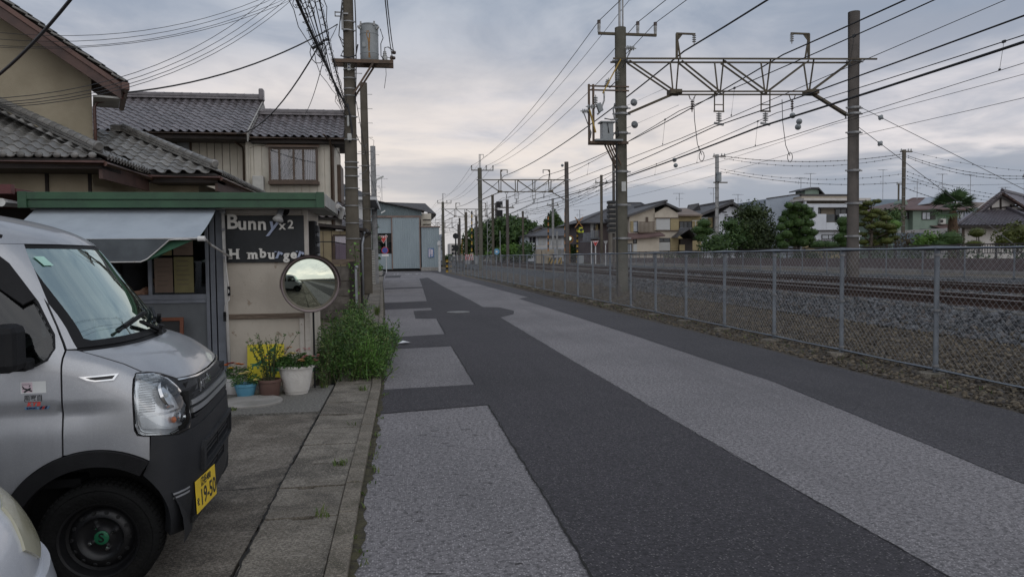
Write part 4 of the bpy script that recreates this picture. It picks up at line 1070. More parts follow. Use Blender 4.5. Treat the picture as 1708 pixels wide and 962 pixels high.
# awning
aw=thing('awning','grey awning with drooping valance over the serving window','awning',(-3.0,8.98,2.19))
N=34;top=[];
A0,A1=V((-3.99,9.0,2.186)),V((-2.065,9.0,2.186));B0,B1=V((-3.99,8.15,1.815)),V((-2.065,8.15,1.815))
mb=MB()
for j in range(9):
 for i in range(N+1):
  p=A0.lerp(A1,i/N).lerp(B0.lerp(B1,i/N),j/8);p.z-=0.022*math.sin(math.pi*j/8)+0.004*math.sin(i*0.9)*j/8;mb.v.append(p)
for j in range(8):
 for i in range(N):mb.f.append((j*(N+1)+i,(j+1)*(N+1)+i,(j+1)*(N+1)+i+1,j*(N+1)+i+1))
cl_=mb.build('cloth',MATS['awning_cloth'],aw,smooth=True)
mb2=MB();mb2.v=[p-V((0,0,0.006))for p in mb.v];mb2.f=[f[::-1]for f in mb.f];mb2.build('lining',MATS['awning_green'],cl_,smooth=True)
mb=MB()
def vdrop(t):return 0.235 if t<0.72 else 0.235*max(0.03,1-(t-0.72)/0.14)
for j in range(4):
 for i in range(N+1):
  t=i/N;p=B0.lerp(B1,t);d=vdrop(t)*j/3
  mb.v.append(p+V((0,-0.012+0.014*math.sin(t*26)*j/3+0.01*j/3,-d)))
for j in range(3):
 for i in range(N):mb.f.append((j*(N+1)+i,(j+1)*(N+1)+i,(j+1)*(N+1)+i+1,j*(N+1)+i+1))
vo=mb.build('valance',MATS['valance_grey'],aw,smooth=True)
hem=[mb.v[3*(N+1)+i]-V((0,0.003,0))for i in range(N+1)]
h_=MB();h_.tube(hem,0.006,5);h_.build('hem',MATS['white_pipe'],vo)
f_=MB();q0=B0.lerp(B1,0.715)+V((0,0.01,-0.235));f_.add([q0,B0.lerp(B1,0.985)+V((0,0.02,-0.005)),B0.lerp(B1,0.86)+V((0,0.06,-0.012)),B0.lerp(B1,0.78)+V((0,0.02,-0.09)),q0+V((0.10,0.09,0.035)),B0.lerp(B1,0.9)+V((0,0.10,-0.05))],[(0,4,5,1),(0,3,2,1),(4,5,2,3)]);f_.build('folded_corner',MATS['awning_green'],vo)
mb=MB();mb.cyl(A0+V((-0.05,0,0.0)),A1+V((0.05,0,0)),0.022,n=10);mb.build('roller',MATS['zinc'],aw,smooth=True)
mb=MB();mb.cyl(B0,B1+V((0.03,0,0)),0.015,n=8);mb.lathe(B1+V((0.0,0,0)),[(0.028,0),(0.028,0.07)],12,axis=(1,0,0));mb.build('front_bar',MATS['white_pipe'],aw,auto=40)
for xx in(-3.97,-2.0):
 mb=MB();mb.tube([V((xx,8.15,1.815)),V((xx+0.02,8.35,1.75)),V((xx+0.03,9.22,1.62))],0.012,7);mb.build('arm',MATS['white_pipe'],aw,smooth=True)
# white crank pole of the awning, at the edge of the wall
cp=thing('awning_pole','white crank pole standing beside the board sign','pole',(-2.02,9.22,0))
mb=MB();mb.tube([V((-2.045,9.21,2.24)),V((-2.035,9.21,1.2)),V((-2.01,9.2,0.10))],0.019,10);mb.build('pole',MATS['white_pipe'],cp,smooth=True)
mb=MB();mb.box((-2.045,9.205,2.17),(0.06,0.05,0.05));mb.box((-2.035,9.205,1.62),(0.03,0.055,0.035));mb.box((-2.042,9.205,1.95),(0.03,0.055,0.03));mb.build('clamp',MATS['zinc'],cp)
mb=MB();mb.tube([V((-2.02,9.15,1.70)),V((-2.005,9.14,1.45)),V((-1.99,9.14,1.30)),V((-1.985,9.14,1.12)),V((-2.03,9.14,1.06)),V((-2.04,9.14,0.98))],0.008,6);mb.build('crank_rod',MATS['white_pipe'],cp,smooth=True)
for c in((-1.985,9.14,1.22),(-2.04,9.14,0.92)):
 mb=MB();mb.cyl(V(c)+V((0,0,0.055)),V(c)-V((0,0,0.055)),0.017,n=10);mb.build('grip',MATS['black_plastic'],cp,auto=40)
# folding board by the counter, its orange frame just showing above the van
fb=thing('menu_board','orange framed blackboard standing below the counter','board',(-2.72,9.12,0))
mb=MB()
for x in(-2.90,-2.535):mb.bar(V((x,9.10,0.02)),V((x,9.19,0.92)),0.04,0.03,up=(0,1,0))
for z in(0.25,0.90):mb.bar(V((-2.88,9.10+z*0.1,z)),V((-2.555,9.10+z*0.1,z)),0.03,0.04)
mb.build('frame',MATS['orange_wood'],fb,bevel=0.003)
mb=MB();mb.prism([V((-2.88,9.135,0.27)),V((-2.555,9.135,0.27)),V((-2.555,9.195,0.88)),V((-2.88,9.195,0.88))],(0,0.012,0));mb.build('slate',MATS['black_board'],fb)
# neighbouring lean-to end: red-brown beam and a white pipe end
lt=thing('lean_to','red-brown beam end of a lean-to roof beside the green fascia','lean-to',(-4.8,9.0,2.2))
mb=MB();mb.box2((-8.5,8.75,2.33),(-4.12,8.83,2.43));mb.box2((-8.5,8.9,2.36),(-4.14,12,2.40));mb.build('beam',MATS['red_brown_paint'],lt)
mb=MB();mb.cyl(V((-4.22,8.74,2.235)),V((-4.22,11.5,2.25)),0.045,n=14);mb.build('pipe',MATS['white_pipe'],lt,auto=40)
mb=MB();mb.box2((-8.5,11.8,0),(-4.2,11.9,2.36));mb.box2((-4.24,9.6,0),(-4.18,11.8,2.30));mb.build('wall',MATS['interior_dark'],lt)

# person behind the counter: black T-shirt, elbow in view
pm('skin',(0.50,0.30,0.20),(0.44,0.25,0.17),6,0.55)
pm('black_cloth',(0.012,0.012,0.014),(0.008,0.008,0.009),20,0.95)
pm('navy_cloth',(0.02,0.025,0.04),(0.015,0.018,0.03),20,0.95)
pm('black_hair',(0.012,0.010,0.009),(0.008,0.007,0.006),30,0.6)
def skinned(name,vs,es,rad,mat,parent,root=0):
 me=bpy.data.meshes.new(name);me.from_pydata([tuple(v)for v in vs],es,[]);me.materials.append(mat)
 o=bpy.data.objects.new(name,me);COL.objects.link(o);o.parent=parent;WM[o.name]=WM[parent.name]
 sk=o.modifiers.new('skin','SKIN');sk.use_smooth_shade=True
 for i,r_ in enumerate(rad):
  d=me.skin_vertices[0].data[i];d.radius=r_ if isinstance(r_,tuple)else(r_,r_);d.use_root=(i==root)
 ss=o.modifiers.new('sub','SUBSURF');ss.levels=2;ss.render_levels=2
 return o
pr=thing('person','person in black T-shirt standing behind the serving counter, arms bent','person',(-3.17,9.62,0.27),R(8))
pv=[(0,0,0.93),(0,0,1.10),(0,0,1.28),(0,0,1.40),(0,0.0,1.48),(0,-0.01,1.58),
      (0.17,0,1.38),(0.245,0.0,1.0),(0.10,-0.20,0.90),(-0.17,0,1.38),(-0.245,0.0,1.0),(-0.08,-0.22,0.89),
      (0.09,0,0.86),(0.10,-0.01,0.47),(0.10,0.0,0.08),(0.10,-0.13,0.035),(-0.09,0,0.86),(-0.10,-0.01,0.47),(-0.10,0,0.08),(-0.10,-0.13,0.035)]
pe=[(0,1),(1,2),(2,3),(3,4),(4,5),(3,6),(6,7),(7,8),(3,9),(9,10),(10,11),(0,12),(12,13),(13,14),(14,15),(0,16),(16,17),(17,18),(18,19)]
prd=[(0.15,0.10),(0.135,0.09),(0.15,0.10),(0.13,0.085),0.055,0.06,0.06,0.043,0.028,0.06,0.043,0.028,0.085,0.058,0.038,0.03,0.085,0.058,0.038,0.03]
body=skinned('body',pv,pe,prd,MATS['skin'],pr)
Wp=WM[pr.name]
mb=MB();mb.lathe((0,0,0),[(0.0,-0.125),(0.045,-0.115),(0.068,-0.07),(0.076,-0.01),(0.078,0.05),(0.066,0.10),(0.035,0.125),(0.0,0.13)],20)
for p in mb.v:p.y*=1.18;p.y-=0.012 if p.z<-0.05 else 0
k0=len(mb.v);mb.ball((0,-0.10,-0.022),(0.014,0.020,0.022),8,6);
for s_ in(-1,1):mb.ball((s_*0.080,0.01,-0.01),(0.012,0.022,0.033),8,6)
mb.xform(Wp@Matrix.Translation((0,-0.015,1.655)));ho=mb.build('head',MATS['skin'],pr,smooth=True)
mb=MB();mb.lathe((0,0.012,0.012),[(0.083,-0.03),(0.088,0.03),(0.078,0.09),(0.045,0.125),(0.0,0.135)],20,cap0=False)
for p in mb.v:p.y*=1.2
mb.ball((0,0.06,-0.02),(0.07,0.05,0.09),10,7);mb.xform(Wp@Matrix.Translation((0,-0.015,1.655)));mb.build('hair',MATS['black_hair'],ho,smooth=True)
mb=MB()
for s_ in(-1,1):mb.ball((s_*0.03,-0.086,0.012),(0.013,0.008,0.007),8,5)
mb.xform(Wp@Matrix.Translation((0,-0.015,1.655)));mb.build('eyes',MATS['sticker_white'],ho,smooth=True)
mb=MB();mb.box((0,-0.094,-0.062),(0.045,0.008,0.009));mb.xform(Wp@Matrix.Translation((0,-0.015,1.655)));mb.build('mouth',MATS['print_red'],ho,bevel=0.003)
skinned('t_shirt',[(0,0,0.90),(0,0,1.10),(0,0,1.28),(0,0,1.405),(0,0,1.455),(0.18,0,1.385),(0.24,0,1.08),(-0.18,0,1.385),(-0.24,0,1.08)],[(0,1),(1,2),(2,3),(3,4),(3,5),(5,6),(3,7),(7,8)],[(0.175,0.125),(0.165,0.115),(0.175,0.12),(0.14,0.10),0.075,0.08,0.068,0.08,0.068],MATS['black_cloth'],pr)
skinned('trousers',[(0,0,0.98),(0,0,0.90),(0.092,0,0.84),(0.10,-0.01,0.47),(0.10,0,0.10),(-0.092,0,0.84),(-0.10,-0.01,0.47),(-0.10,0,0.10)],[(0,1),(1,2),(2,3),(3,4),(1,5),(5,6),(6,7)],[(0.16,0.115),(0.165,0.12),0.10,0.075,0.06,0.10,0.075,0.06],MATS['navy_cloth'],pr)
for s_,wr in((1,(0.10,-0.20,0.90)),(-1,(-0.08,-0.22,0.89))):
 w=V(wr);hv=[w,w+V((-0.03*s_,-0.05,0.0))];he=[(0,1)];hr=[0.024,(0.038,0.018)]
 for k,(dx,L)in enumerate(((-0.028,0.075),(-0.010,0.085),(0.009,0.08),(0.026,0.065))):
  b=len(hv);p=hv[1]+V((dx,-0.045,0.0));hv+=[p,p+V((0,-L*0.5,-0.012)),p+V((0,-L*0.85,-0.04))];he+=[(1,b),(b,b+1),(b+1,b+2)];hr+=[0.010,0.009,0.008]
 b=len(hv);p=hv[1]+V((-0.045*s_,-0.005,0));hv+=[p,p+V((-0.015*s_,-0.035,-0.01))];he+=[(1,b),(b,b+1)];hr+=[0.012,0.009]
 skinned('hand',hv,he,hr,MATS['skin'],pr)

# convex traffic mirror on a thin post by the wall corner
m_,t_,b_=_principled('mirror_face');b_.inputs['Base Color'].default_value=(0.62,0.66,0.55,1);b_.inputs['Metallic'].default_value=1.0;b_.inputs['Roughness'].default_value=0.03
tcn=t_.new('ShaderNodeTexCoord');t_.link(t_.math('MULTIPLY',t_.smooth(t_.noise(tcn.outputs['Object'],14,6,0.7),0.45,0.8),0.16),b_.inputs['Roughness']);MATS['mirror_face']=m_
pm('mirror_rim',(0.24,0.185,0.185),(0.18,0.14,0.14),5,0.5)
MC=aty(517.5,473,8.78)
mi=thing('traffic_mirror','round convex traffic mirror on a thin post at the stand corner','mirror',(MC.x+0.08,9.0,0))
axm=V((0.17,-0.985,-0.05)).normalized();rad=0.310;Rc=0.95
prof=[(Rc*math.sin(t*math.asin(rad/Rc)/14),Rc*(math.cos(t*math.asin(rad/Rc)/14)-1))for t in range(15)][::-1]
mb=MB();mb.lathe(MC+axm*0.05,prof[:-1]+[(0.0005,0.0)],56,axis=axm,cap0=False);mb.build('mirror_face',m_,mi,smooth=True)
mb=MB();mb.lathe(MC,[(0.20,-0.05),(0.30,-0.03),(0.327,-0.01),(0.332,0.03),(0.320,0.05),(0.309,0.045),(0.306,0.0)],56,axis=axm,cap1=False);mb.build('rim',MATS['mirror_rim'],mi,auto=50)
mb=MB()
for k in range(10):
 a=math.pi*(0.12+0.76*k/9);
pts0=[]
_,ea,eb=basis(axm)
hood_i=[];hood_o=[]
for k in range(25):
 a=math.pi*(-0.05+1.10*k/24);dvec=V((1,0,0))*math.cos(a)+(Z-axm*Z.dot(axm)).normalized()*math.sin(a);dvec=(dvec-axm*dvec.dot(axm)).normalized()
 wv=0.015+0.035*max(0,math.sin(a));hood_i.append(MC+dvec*0.334+axm*0.0);hood_o.append(MC+dvec*0.340+axm*(0.04+wv))
for k in range(24):mb.quad(hood_i[k],hood_o[k],hood_o[k+1],hood_i[k+1]);mb.quad(hood_i[k+1]+Z*0.003,hood_o[k+1]+Z*0.003,hood_o[k]+Z*0.003,hood_i[k]+Z*0.003)
mb.build('hood',MATS['mirror_rim'],mi,smooth=True)
mb=MB();mb.cyl(V((-1.03,9.22,0)),V((-1.03,9.22,1.4)),0.012,n=10);mb.bar(V((-1.03,9.22,1.33)),MC-axm*0.05,0.02,0.02);mb.build('post',MATS['black_steel'],mi,auto=40)

# ---------------------------------------------------------------- flower pots
pm('pot_white',(0.66,0.63,0.59),(0.56,0.53,0.49),5,0.6,0.5,55)
pm('pot_blue',(0.11,0.30,0.42),(0.085,0.25,0.36),4,0.4)
pm('pot_brown',(0.125,0.07,0.055),(0.095,0.05,0.04),4,0.6)
pm('pot_soil',(0.05,0.035,0.025),(0.03,0.022,0.016),20,0.95)
pm('sign_yellow',(0.68,0.58,0.03),(0.58,0.48,0.03),4,0.5)
pm('print_green',(0.02,0.17,0.10),None,4,0.5)
leaf_mat('leaf_pot',[(0.03,0.075,0.018),(0.055,0.12,0.03),(0.085,0.16,0.04)])
leaf_mat('leaf_weed',[(0.022,0.05,0.013),(0.045,0.10,0.022),(0.07,0.145,0.032),(0.10,0.19,0.042),(0.16,0.18,0.07)])
leaf_mat('leaf_bright',[(0.09,0.20,0.03),(0.13,0.26,0.05)])
pm('stem',(0.07,0.08,0.035),(0.06,0.055,0.03),8,0.8)
for nm,c in(('petal_pink',(0.60,0.24,0.24)),('petal_apricot',(0.72,0.45,0.22)),('petal_yellow',(0.78,0.66,0.25)),('petal_orange',(0.72,0.20,0.02)),('petal_red',(0.32,0.03,0.02)),('petal_gold',(0.80,0.50,0.03))):pm(nm,c,tuple(x*0.75 for x in c),30,0.7)
def leaf(mb,p,d,n,L,W):
 """one folded leaf: four corners and a keel"""
 d=d.normalized();s=d.cross(n)
 if s.length<1e-4:s=V((1,0,0))
 s.normalize();n=s.cross(d)
 mb.add([p,p+d*L*0.45+s*W/2+n*W*0.12,p+d*L-n*L*0.12,p+d*L*0.45-s*W/2+n*W*0.12,p+d*L*0.5],[(0,1,4),(1,2,4),(2,3,4),(3,0,4)])
def rnd_dir(zmin=-1.0):
 while True:
  v=V((random.uniform(-1,1),random.uniform(-1,1),random.uniform(zmin,1)))
  if 0.05<v.length<1:return v.normalized()
def blossom(mb,p,r,n=7,up=Z):
 for k in range(2):
  for i in range(n):
   a=2*math.pi*i/n+k*0.4;d=V((math.cos(a),math.sin(a),0.35+0.5*k));leaf(mb,p,d,Z,r*(1-0.3*k),r*0.8)
def pot(label,c,rtop,rbot,h,mat,lip=0.02,footed=False):
 o=thing('flower_pot',label,'flower pot',(c[0],c[1],c[2]),0,'flower pots by the stand wall')
 prof=[(rbot*0.96,0.0),(rbot,0.01),(rtop-lip,h-0.05),(rtop-lip,h-0.035),(rtop,h-0.03),(rtop,h-0.004),(rtop-0.006,h),(rtop-lip-0.006,h-0.002),(rtop-lip-0.012,h-0.03)]
 if footed:prof=[(rbot*0.9,0),(rbot*0.93,0.03),(rbot,0.035),(rbot*1.02,0.055)]+prof[2:]
 mb=MB();mb.lathe(c,prof,36,cap1=False);mb.build('pot',MATS[mat],o,auto=40)
 mb=MB();mb.lathe((c[0],c[1],c[2]+h-0.035),[(0.001,0),(rtop-lip-0.010,0.0)],24,cap0=False,cap1=False);mb.build('compost',MATS['pot_soil'],o)
 return o
# large white pot
pc_=(-1.205,8.90,0.022);o=pot('large white plastic pot of pink and apricot flowers',pc_,0.215,0.145,0.335,'pot_white',0.022,True)
mb=MB();random.seed(11)
for k in range(1300):
 a=random.uniform(0,6.283);r_=0.24*math.sqrt(random.random());z=pc_[2]+0.33+0.15*(1-(r_/0.26)**2)*random.uniform(0.1,1.0)
 leaf(mb,V((pc_[0]+r_*math.cos(a),pc_[1]+r_*math.sin(a)*0.9,z)),V((math.cos(a)*0.8,math.sin(a)*0.8,random.uniform(-0.5,0.9))),rnd_dir(0.0),random.uniform(0.025,0.05),random.uniform(0.014,0.026))
mb.build('foliage',MATS['leaf_pot'],o)
for cc,pts in(('petal_apricot',[(-0.12,-0.05,0.50),(-0.06,-0.02,0.53),(0.09,-0.18,0.405)]),('petal_yellow',[(-0.02,-0.1,0.48),(-0.10,-0.12,0.46)]),('petal_pink',[(0.12,-0.14,0.44),(0.235,-0.05,0.43),(0.12,0.05,0.50),(0.225,-0.02,0.38),(0.04,-0.05,0.50)])):
 for p in pts:
  mb=MB()
  for k in range(5):blossom(mb,V(pc_)+V(p)+V((random.uniform(-.03,.03),random.uniform(-.045,.0),random.uniform(-.01,.022))),0.026)
  mb.build('flower',MATS[cc],o)
# brown pot with a loose shrub
pc_=(-1.485,8.76,0.022);o=pot('brown pot with a loose green shrub before the yellow sign',pc_,0.135,0.105,0.20,'pot_brown',0.012)
ms=MB();mf=MB();random.seed(5)
for k in range(34):
 a=random.uniform(0,6.283);L=random.uniform(0.25,0.52)if k>5 else 0.55;sp=random.uniform(0.05,0.26)if k!=0 else 0.32
 if k==0:a=0.35
 if k==1:a=2.6
 b=V((pc_[0]+random.uniform(-.05,.05),pc_[1]+random.uniform(-.05,.05),0.19));e=b+V((math.cos(a)*sp,math.sin(a)*sp*0.7,L));md=(b+e)/2+V((0,0,0.05))
 ms.tube([b,md,e],[0.004,0.003,0.002],4)
 for q in range(22):
  t=random.uniform(0.12,1);p=b.lerp(md,t*2)if t<0.5 else md.lerp(e,t*2-1);leaf(mf,p,(e-b).normalized()*0.5+rnd_dir(-0.3),rnd_dir(0),random.uniform(0.022,0.045),random.uniform(0.009,0.018))
ms.build('stems',MATS['stem'],o);mf.build('foliage',MATS['leaf_pot'],o)
for p in((-0.03,-0.03,0.46),(-0.02,-0.05,0.42),(0.02,-0.04,0.44)):
 mb=MB();blossom(mb,V(pc_)+V(p),0.03);mb.build('flower',MATS['petal_orange'],o)
# blue pot
pc_=(-1.745,8.74,0.022);o=pot('blue pot with pale yellow flowers',pc_,0.128,0.085,0.165,'pot_blue',0.012)
mf=MB()
for k in range(260):
 a=random.uniform(0,6.283);r_=0.14*math.sqrt(random.random());leaf(mf,V((pc_[0]+r_*math.cos(a),pc_[1]+r_*math.sin(a),0.17+random.uniform(0,0.09))),V((math.cos(a),math.sin(a),random.uniform(-0.6,1))),rnd_dir(0),random.uniform(0.03,0.075),0.014)
mf.build('foliage',MATS['leaf_pot'],o)
for p in((-0.03,-0.06,0.275),(0.03,-0.05,0.29),(0.0,-0.03,0.27),(0.12,-0.08,0.20)):
 mb=MB();blossom(mb,V(pc_)+V(p),0.045);mb.build('flower',MATS['petal_yellow'],o)
# small white pot at the corner
pc_=(-1.93,9.02,0.022);o=pot('small white pot of orange marigolds beside the crank pole',pc_,0.115,0.09,0.19,'white_pipe',0.010)
mf=MB()
for k in range(420):
 a=random.uniform(0,6.283);r_=0.13*math.sqrt(random.random());leaf(mf,V((pc_[0]+0.05+r_*math.cos(a)*1.2,pc_[1]+r_*math.sin(a),0.20+random.uniform(0,0.12))),rnd_dir(-0.3),rnd_dir(0),random.uniform(0.02,0.05),0.013)
mf.build('foliage',MATS['leaf_pot'],o)
for p,cc in(((-0.07,-0.05,0.33),'petal_orange'),((0.0,-0.03,0.35),'petal_red'),((0.06,-0.05,0.34),'petal_orange'),((0.10,-0.03,0.33),'petal_orange'),((-0.01,-0.09,0.30),'petal_gold'),((-0.05,0.0,0.34),'petal_red')):
 mb=MB();blossom(mb,V(pc_)+V(p)+V((0,-0.02,0.01)),0.046);mb.build('flower',MATS[cc],o)
# yellow notice leaning on the wall behind the pots
yo=thing('notice_board','yellow notice with green print leaning on the wall behind the pots','notice',(-1.6,9.24,0.03))
fr=plane_M(V((-1.60,9.225,0.36)),(1,0,0),(0,0.12,1))
mb=MB();mb.box((0,0,0),(0.43,0.42,0.012));mb.xform(fr);mb.build('board',MATS['sign_yellow'],yo,bevel=0.003)
mb=MB()
for t_,sz,x,y in(('60',0.07,-0.15,0.15),('D%',0.09,0.06,0.06),('TV',0.10,-0.12,-0.06)):
 k=text_mb(t_,sz,fr@Matrix.Translation((x,y,0.0075)),0.001,0.001);mb.add(k.v,k.f)
mb.build('lettering',MATS['print_green'],yo)
mb=MB();mb.add([fr@V(p)for p in((-0.19,-0.06,0.0075),(0.0,0.05,0.0075),(-0.06,-0.04,0.0075))],[(0,1,2)]);mb.add([fr@V(p)for p in((0.02,0.12,0.0075),(0.14,0.205,0.0075),(0.10,0.12,0.0075))],[(0,1,2)]);mb.add([fr@V(p)for p in((0.0,-0.12,0.0075),(0.20,-0.12,0.0075),(0.20,-0.03,0.0075),(0.10,-0.02,0.0075))],[(0,1,2,3)]);mb.build('print',MATS['print_green'],yo)
mb=MB();mb.lathe((-1.62,8.40,0.022),[(0.33,-0.03),(0.33,0.018),(0.32,0.028)],36);tag(mb.build('concrete_lid',MATS['concrete'],loc=(-1.62,8.40,0.0)),'round pale concrete lid on the ground before the pots','lid')
# green folded sheet at the wall corner
mb=MB();mb.prism([V((-1.08,9.1,0.20)),V((-1.03,9.08,0.24)),V((-0.995,9.08,0.46)),V((-1.03,9.08,0.42)),V((-1.06,9.1,0.30))],(0,0.06,0));tag(mb.build('green_sheet',MATS['awning_green'],loc=(-1.04,9.1,0.2)),'strip of green sheeting tied to the wall corner post','sheet')

# ---------------------------------------------------------------- weeds between stand and road
random.seed(21)
wsm=MB();wlf=MB()
def weed_stem(x,y,h,lean,n,ll=0.04,z0=0.0,col=None):
 a=random.uniform(0,6.283);b=V((x,y,z0));e=b+V((math.cos(a)*lean,math.sin(a)*lean,h));md=b.lerp(e,0.5)+V((random.uniform(-.04,.04),random.uniform(-.04,.04),0.03))
 wsm.tube([b,md,e],[0.006,0.004,0.002],4,cap=False)
 for q in range(n):
  t=random.uniform(0.1,1.0);p=b.lerp(md,t*2)if t<0.5 else md.lerp(e,t*2-1)
  off=rnd_dir(-0.3);p=p+off*random.uniform(0,0.07)
  leaf(wlf,p,off+Z*0.2,rnd_dir(0.0),ll*random.choice((0.6,0.9,1.2,1.9))*random.uniform(0.7,1.2),ll*random.uniform(0.3,0.65))
for k in range(330):
 y=random.uniform(9.55,13.4);
 xr=kerb_x(y);x=random.uniform(-1.02,min(xr+0.06,-0.08));f=(x+1.05)/0.95
 h=(0.74-0.30*f)*random.uniform(0.45,1.05)*(1.0 if y>10.0 else 0.75)
 if y<9.9 and x>-0.45:h*=0.6
 weed_stem(x,y,max(0.15,h),random.uniform(0.02,0.28),int(26+60*h),0.042)
for k in range(26):weed_stem(random.uniform(-0.35,-0.1),random.uniform(10.5,12.8),random.uniform(0.38,0.58),random.uniform(0.12,0.30),34,0.045)
for k in range(46):y=random.uniform(13.2,19.0);weed_stem(kerb_x(y)-0.55+random.uniform(-0.16,0.18),y,random.uniform(0.25,0.72),random.uniform(0.02,0.14),30,0.055)
for k in range(20):weed_stem(random.uniform(-1.0,-0.88),random.uniform(9.5,10.1),random.uniform(0.3,0.72),random.uniform(0.02,0.1),40,0.034)
for k in range(8):weed_stem(random.uniform(-0.98,-0.9),random.uniform(9.15,9.4),random.uniform(0.15,0.3),0.05,12,0.03)
for k in range(70):
 y=random.uniform(9.6,12.5);x=random.uniform(-1.0,-0.15);tuft(wlf,x,y,0.0,4,random.uniform(0.35,0.8),0.06)
ws_o_=thing('roadside_weeds','bushy clump of tall leafy weeds filling the verge beyond the stand','weeds',(-0.5,11.5,0))
wsm.build('stems',MATS['stem'],ws_o_);o=wlf.build('foliage',MATS['leaf_weed'],ws_o_);o['kind']='stuff'
wsm=MB();wlf=MB()
for k in range(34):weed_stem(-0.42+random.uniform(-.07,.07),9.75+random.uniform(-.07,.07),random.uniform(0.3,0.58),random.uniform(0.02,0.14),90,0.024)
so=thing('fern_weed','bright green feathery weed at the front of the verge clump','weed',(-0.42,9.75,0));wsm.build('stems',MATS['stem'],so);wlf.build('foliage',MATS['leaf_bright'],so)
# climber on the post by the block wall
wsm=MB();wlf=MB()
for k in range(18):
 z0=0.5+k*0.085
 for q in range(4):p=V((-1.10+random.uniform(-.13,.13),19.55+random.uniform(-.12,.08),z0+random.uniform(-.05,.05)));leaf(wlf,p,rnd_dir(-0.6),rnd_dir(0),random.uniform(0.06,0.11),random.uniform(0.05,0.09))
wsm.tube([V((-1.12,19.6,0)),V((-1.09,19.55,0.9)),V((-1.1,19.55,1.9))],0.014,5)
so=thing('climbing_vine','climbing vine with broad leaves at the end of the block wall','vine',(-1.1,19.6,0));wsm.build('stems',MATS['stem'],so);wlf.build('foliage',MATS['leaf_bright'],so)
# ================================================================== ROOF TILES (shared by all tiled roofs)
pm('tile_grey',(0.215,0.205,0.19),(0.135,0.13,0.12),5,0.38,0.12,40,c3=(0.20,0.19,0.17),s3=7,lo3=0.6,hi3=0.8);rand_tint('tile_grey',0.28)
pm('tile_brown',(0.165,0.148,0.153),(0.105,0.094,0.098),5,0.32,0.1,40,c3=(0.12,0.11,0.11),s3=6,lo3=0.6,hi3=0.8);rand_tint('tile_brown',0.25)
pm('roof_deck',(0.05,0.045,0.042),(0.04,0.036,0.034),4,0.9)
def tile_mesh(name,mat,w=0.29,L=0.30,th=0.018,n=9):
 """S-shaped pantile: x across, y up the slope, z out of the roof; the lower lip is thick"""
 mb=MB();prof=[]
 for i in range(n):
  t=i/(n-1);z=0.035*math.sin(2*math.pi*(t*0.98+0.02))*0.8+(0.018 if t<0.5 else-0.006)
  prof.append((-w/2-0.012+(w+0.024)*t,z))
 rows=[(0.0,0.030),(L,0.004)]
 for(y,dz)in rows:
  for(x,z)in prof:mb.v.append(V((x,y,z+dz)))
 for i in range(n-1):mb.f.append((i,i+1,n+i+1,n+i))
 b=len(mb.v)
 for(x,z)in prof:mb.v.append(V((x,0.004,z+0.030-th)))
 for i in range(n-1):mb.f.append((i+1,i,b+i,b+i+1))
 me=mb.mesh(name,mat);me.polygons.foreach_set('use_smooth',[True]*len(me.polygons));me.set_sharp_from_angle(angle=R(50))
 return me
TILE_G=tile_mesh('roof_tile_grey',MATS['tile_grey']);TILE_B=tile_mesh('roof_tile_brown',MATS['tile_brown'])
def cap_mesh(name,mat,L=0.27,r=0.085):
 mb=MB();n=8
 for(y,rr)in((0,r*1.08),(0.05,r*1.08),(0.055,r),(L,r*0.96)):
  for k in range(n+1):a=math.pi*k/n;mb.v.append(V((math.cos(a)*rr,y,math.sin(a)*rr*0.9)))
 for j in range(3):
  for k in range(n):mb.f.append((j*(n+1)+k,j*(n+1)+k+1,(j+1)*(n+1)+k+1,(j+1)*(n+1)+k))
 mb.f.append(tuple(range(n+1))[::-1])
 return mb.mesh(name,mat,auto=40)
CAP_G=cap_mesh('ridge_tile_grey',MATS['tile_grey']);CAP_B=cap_mesh('ridge_tile_brown',MATS['tile_brown'],0.3,0.07)
def frame_M(o,x,y,z):return Matrix(((x.x,y.x,z.x,o.x),(x.y,y.y,z.y,o.y),(x.z,y.z,z.z,o.z),(0,0,0,1)))
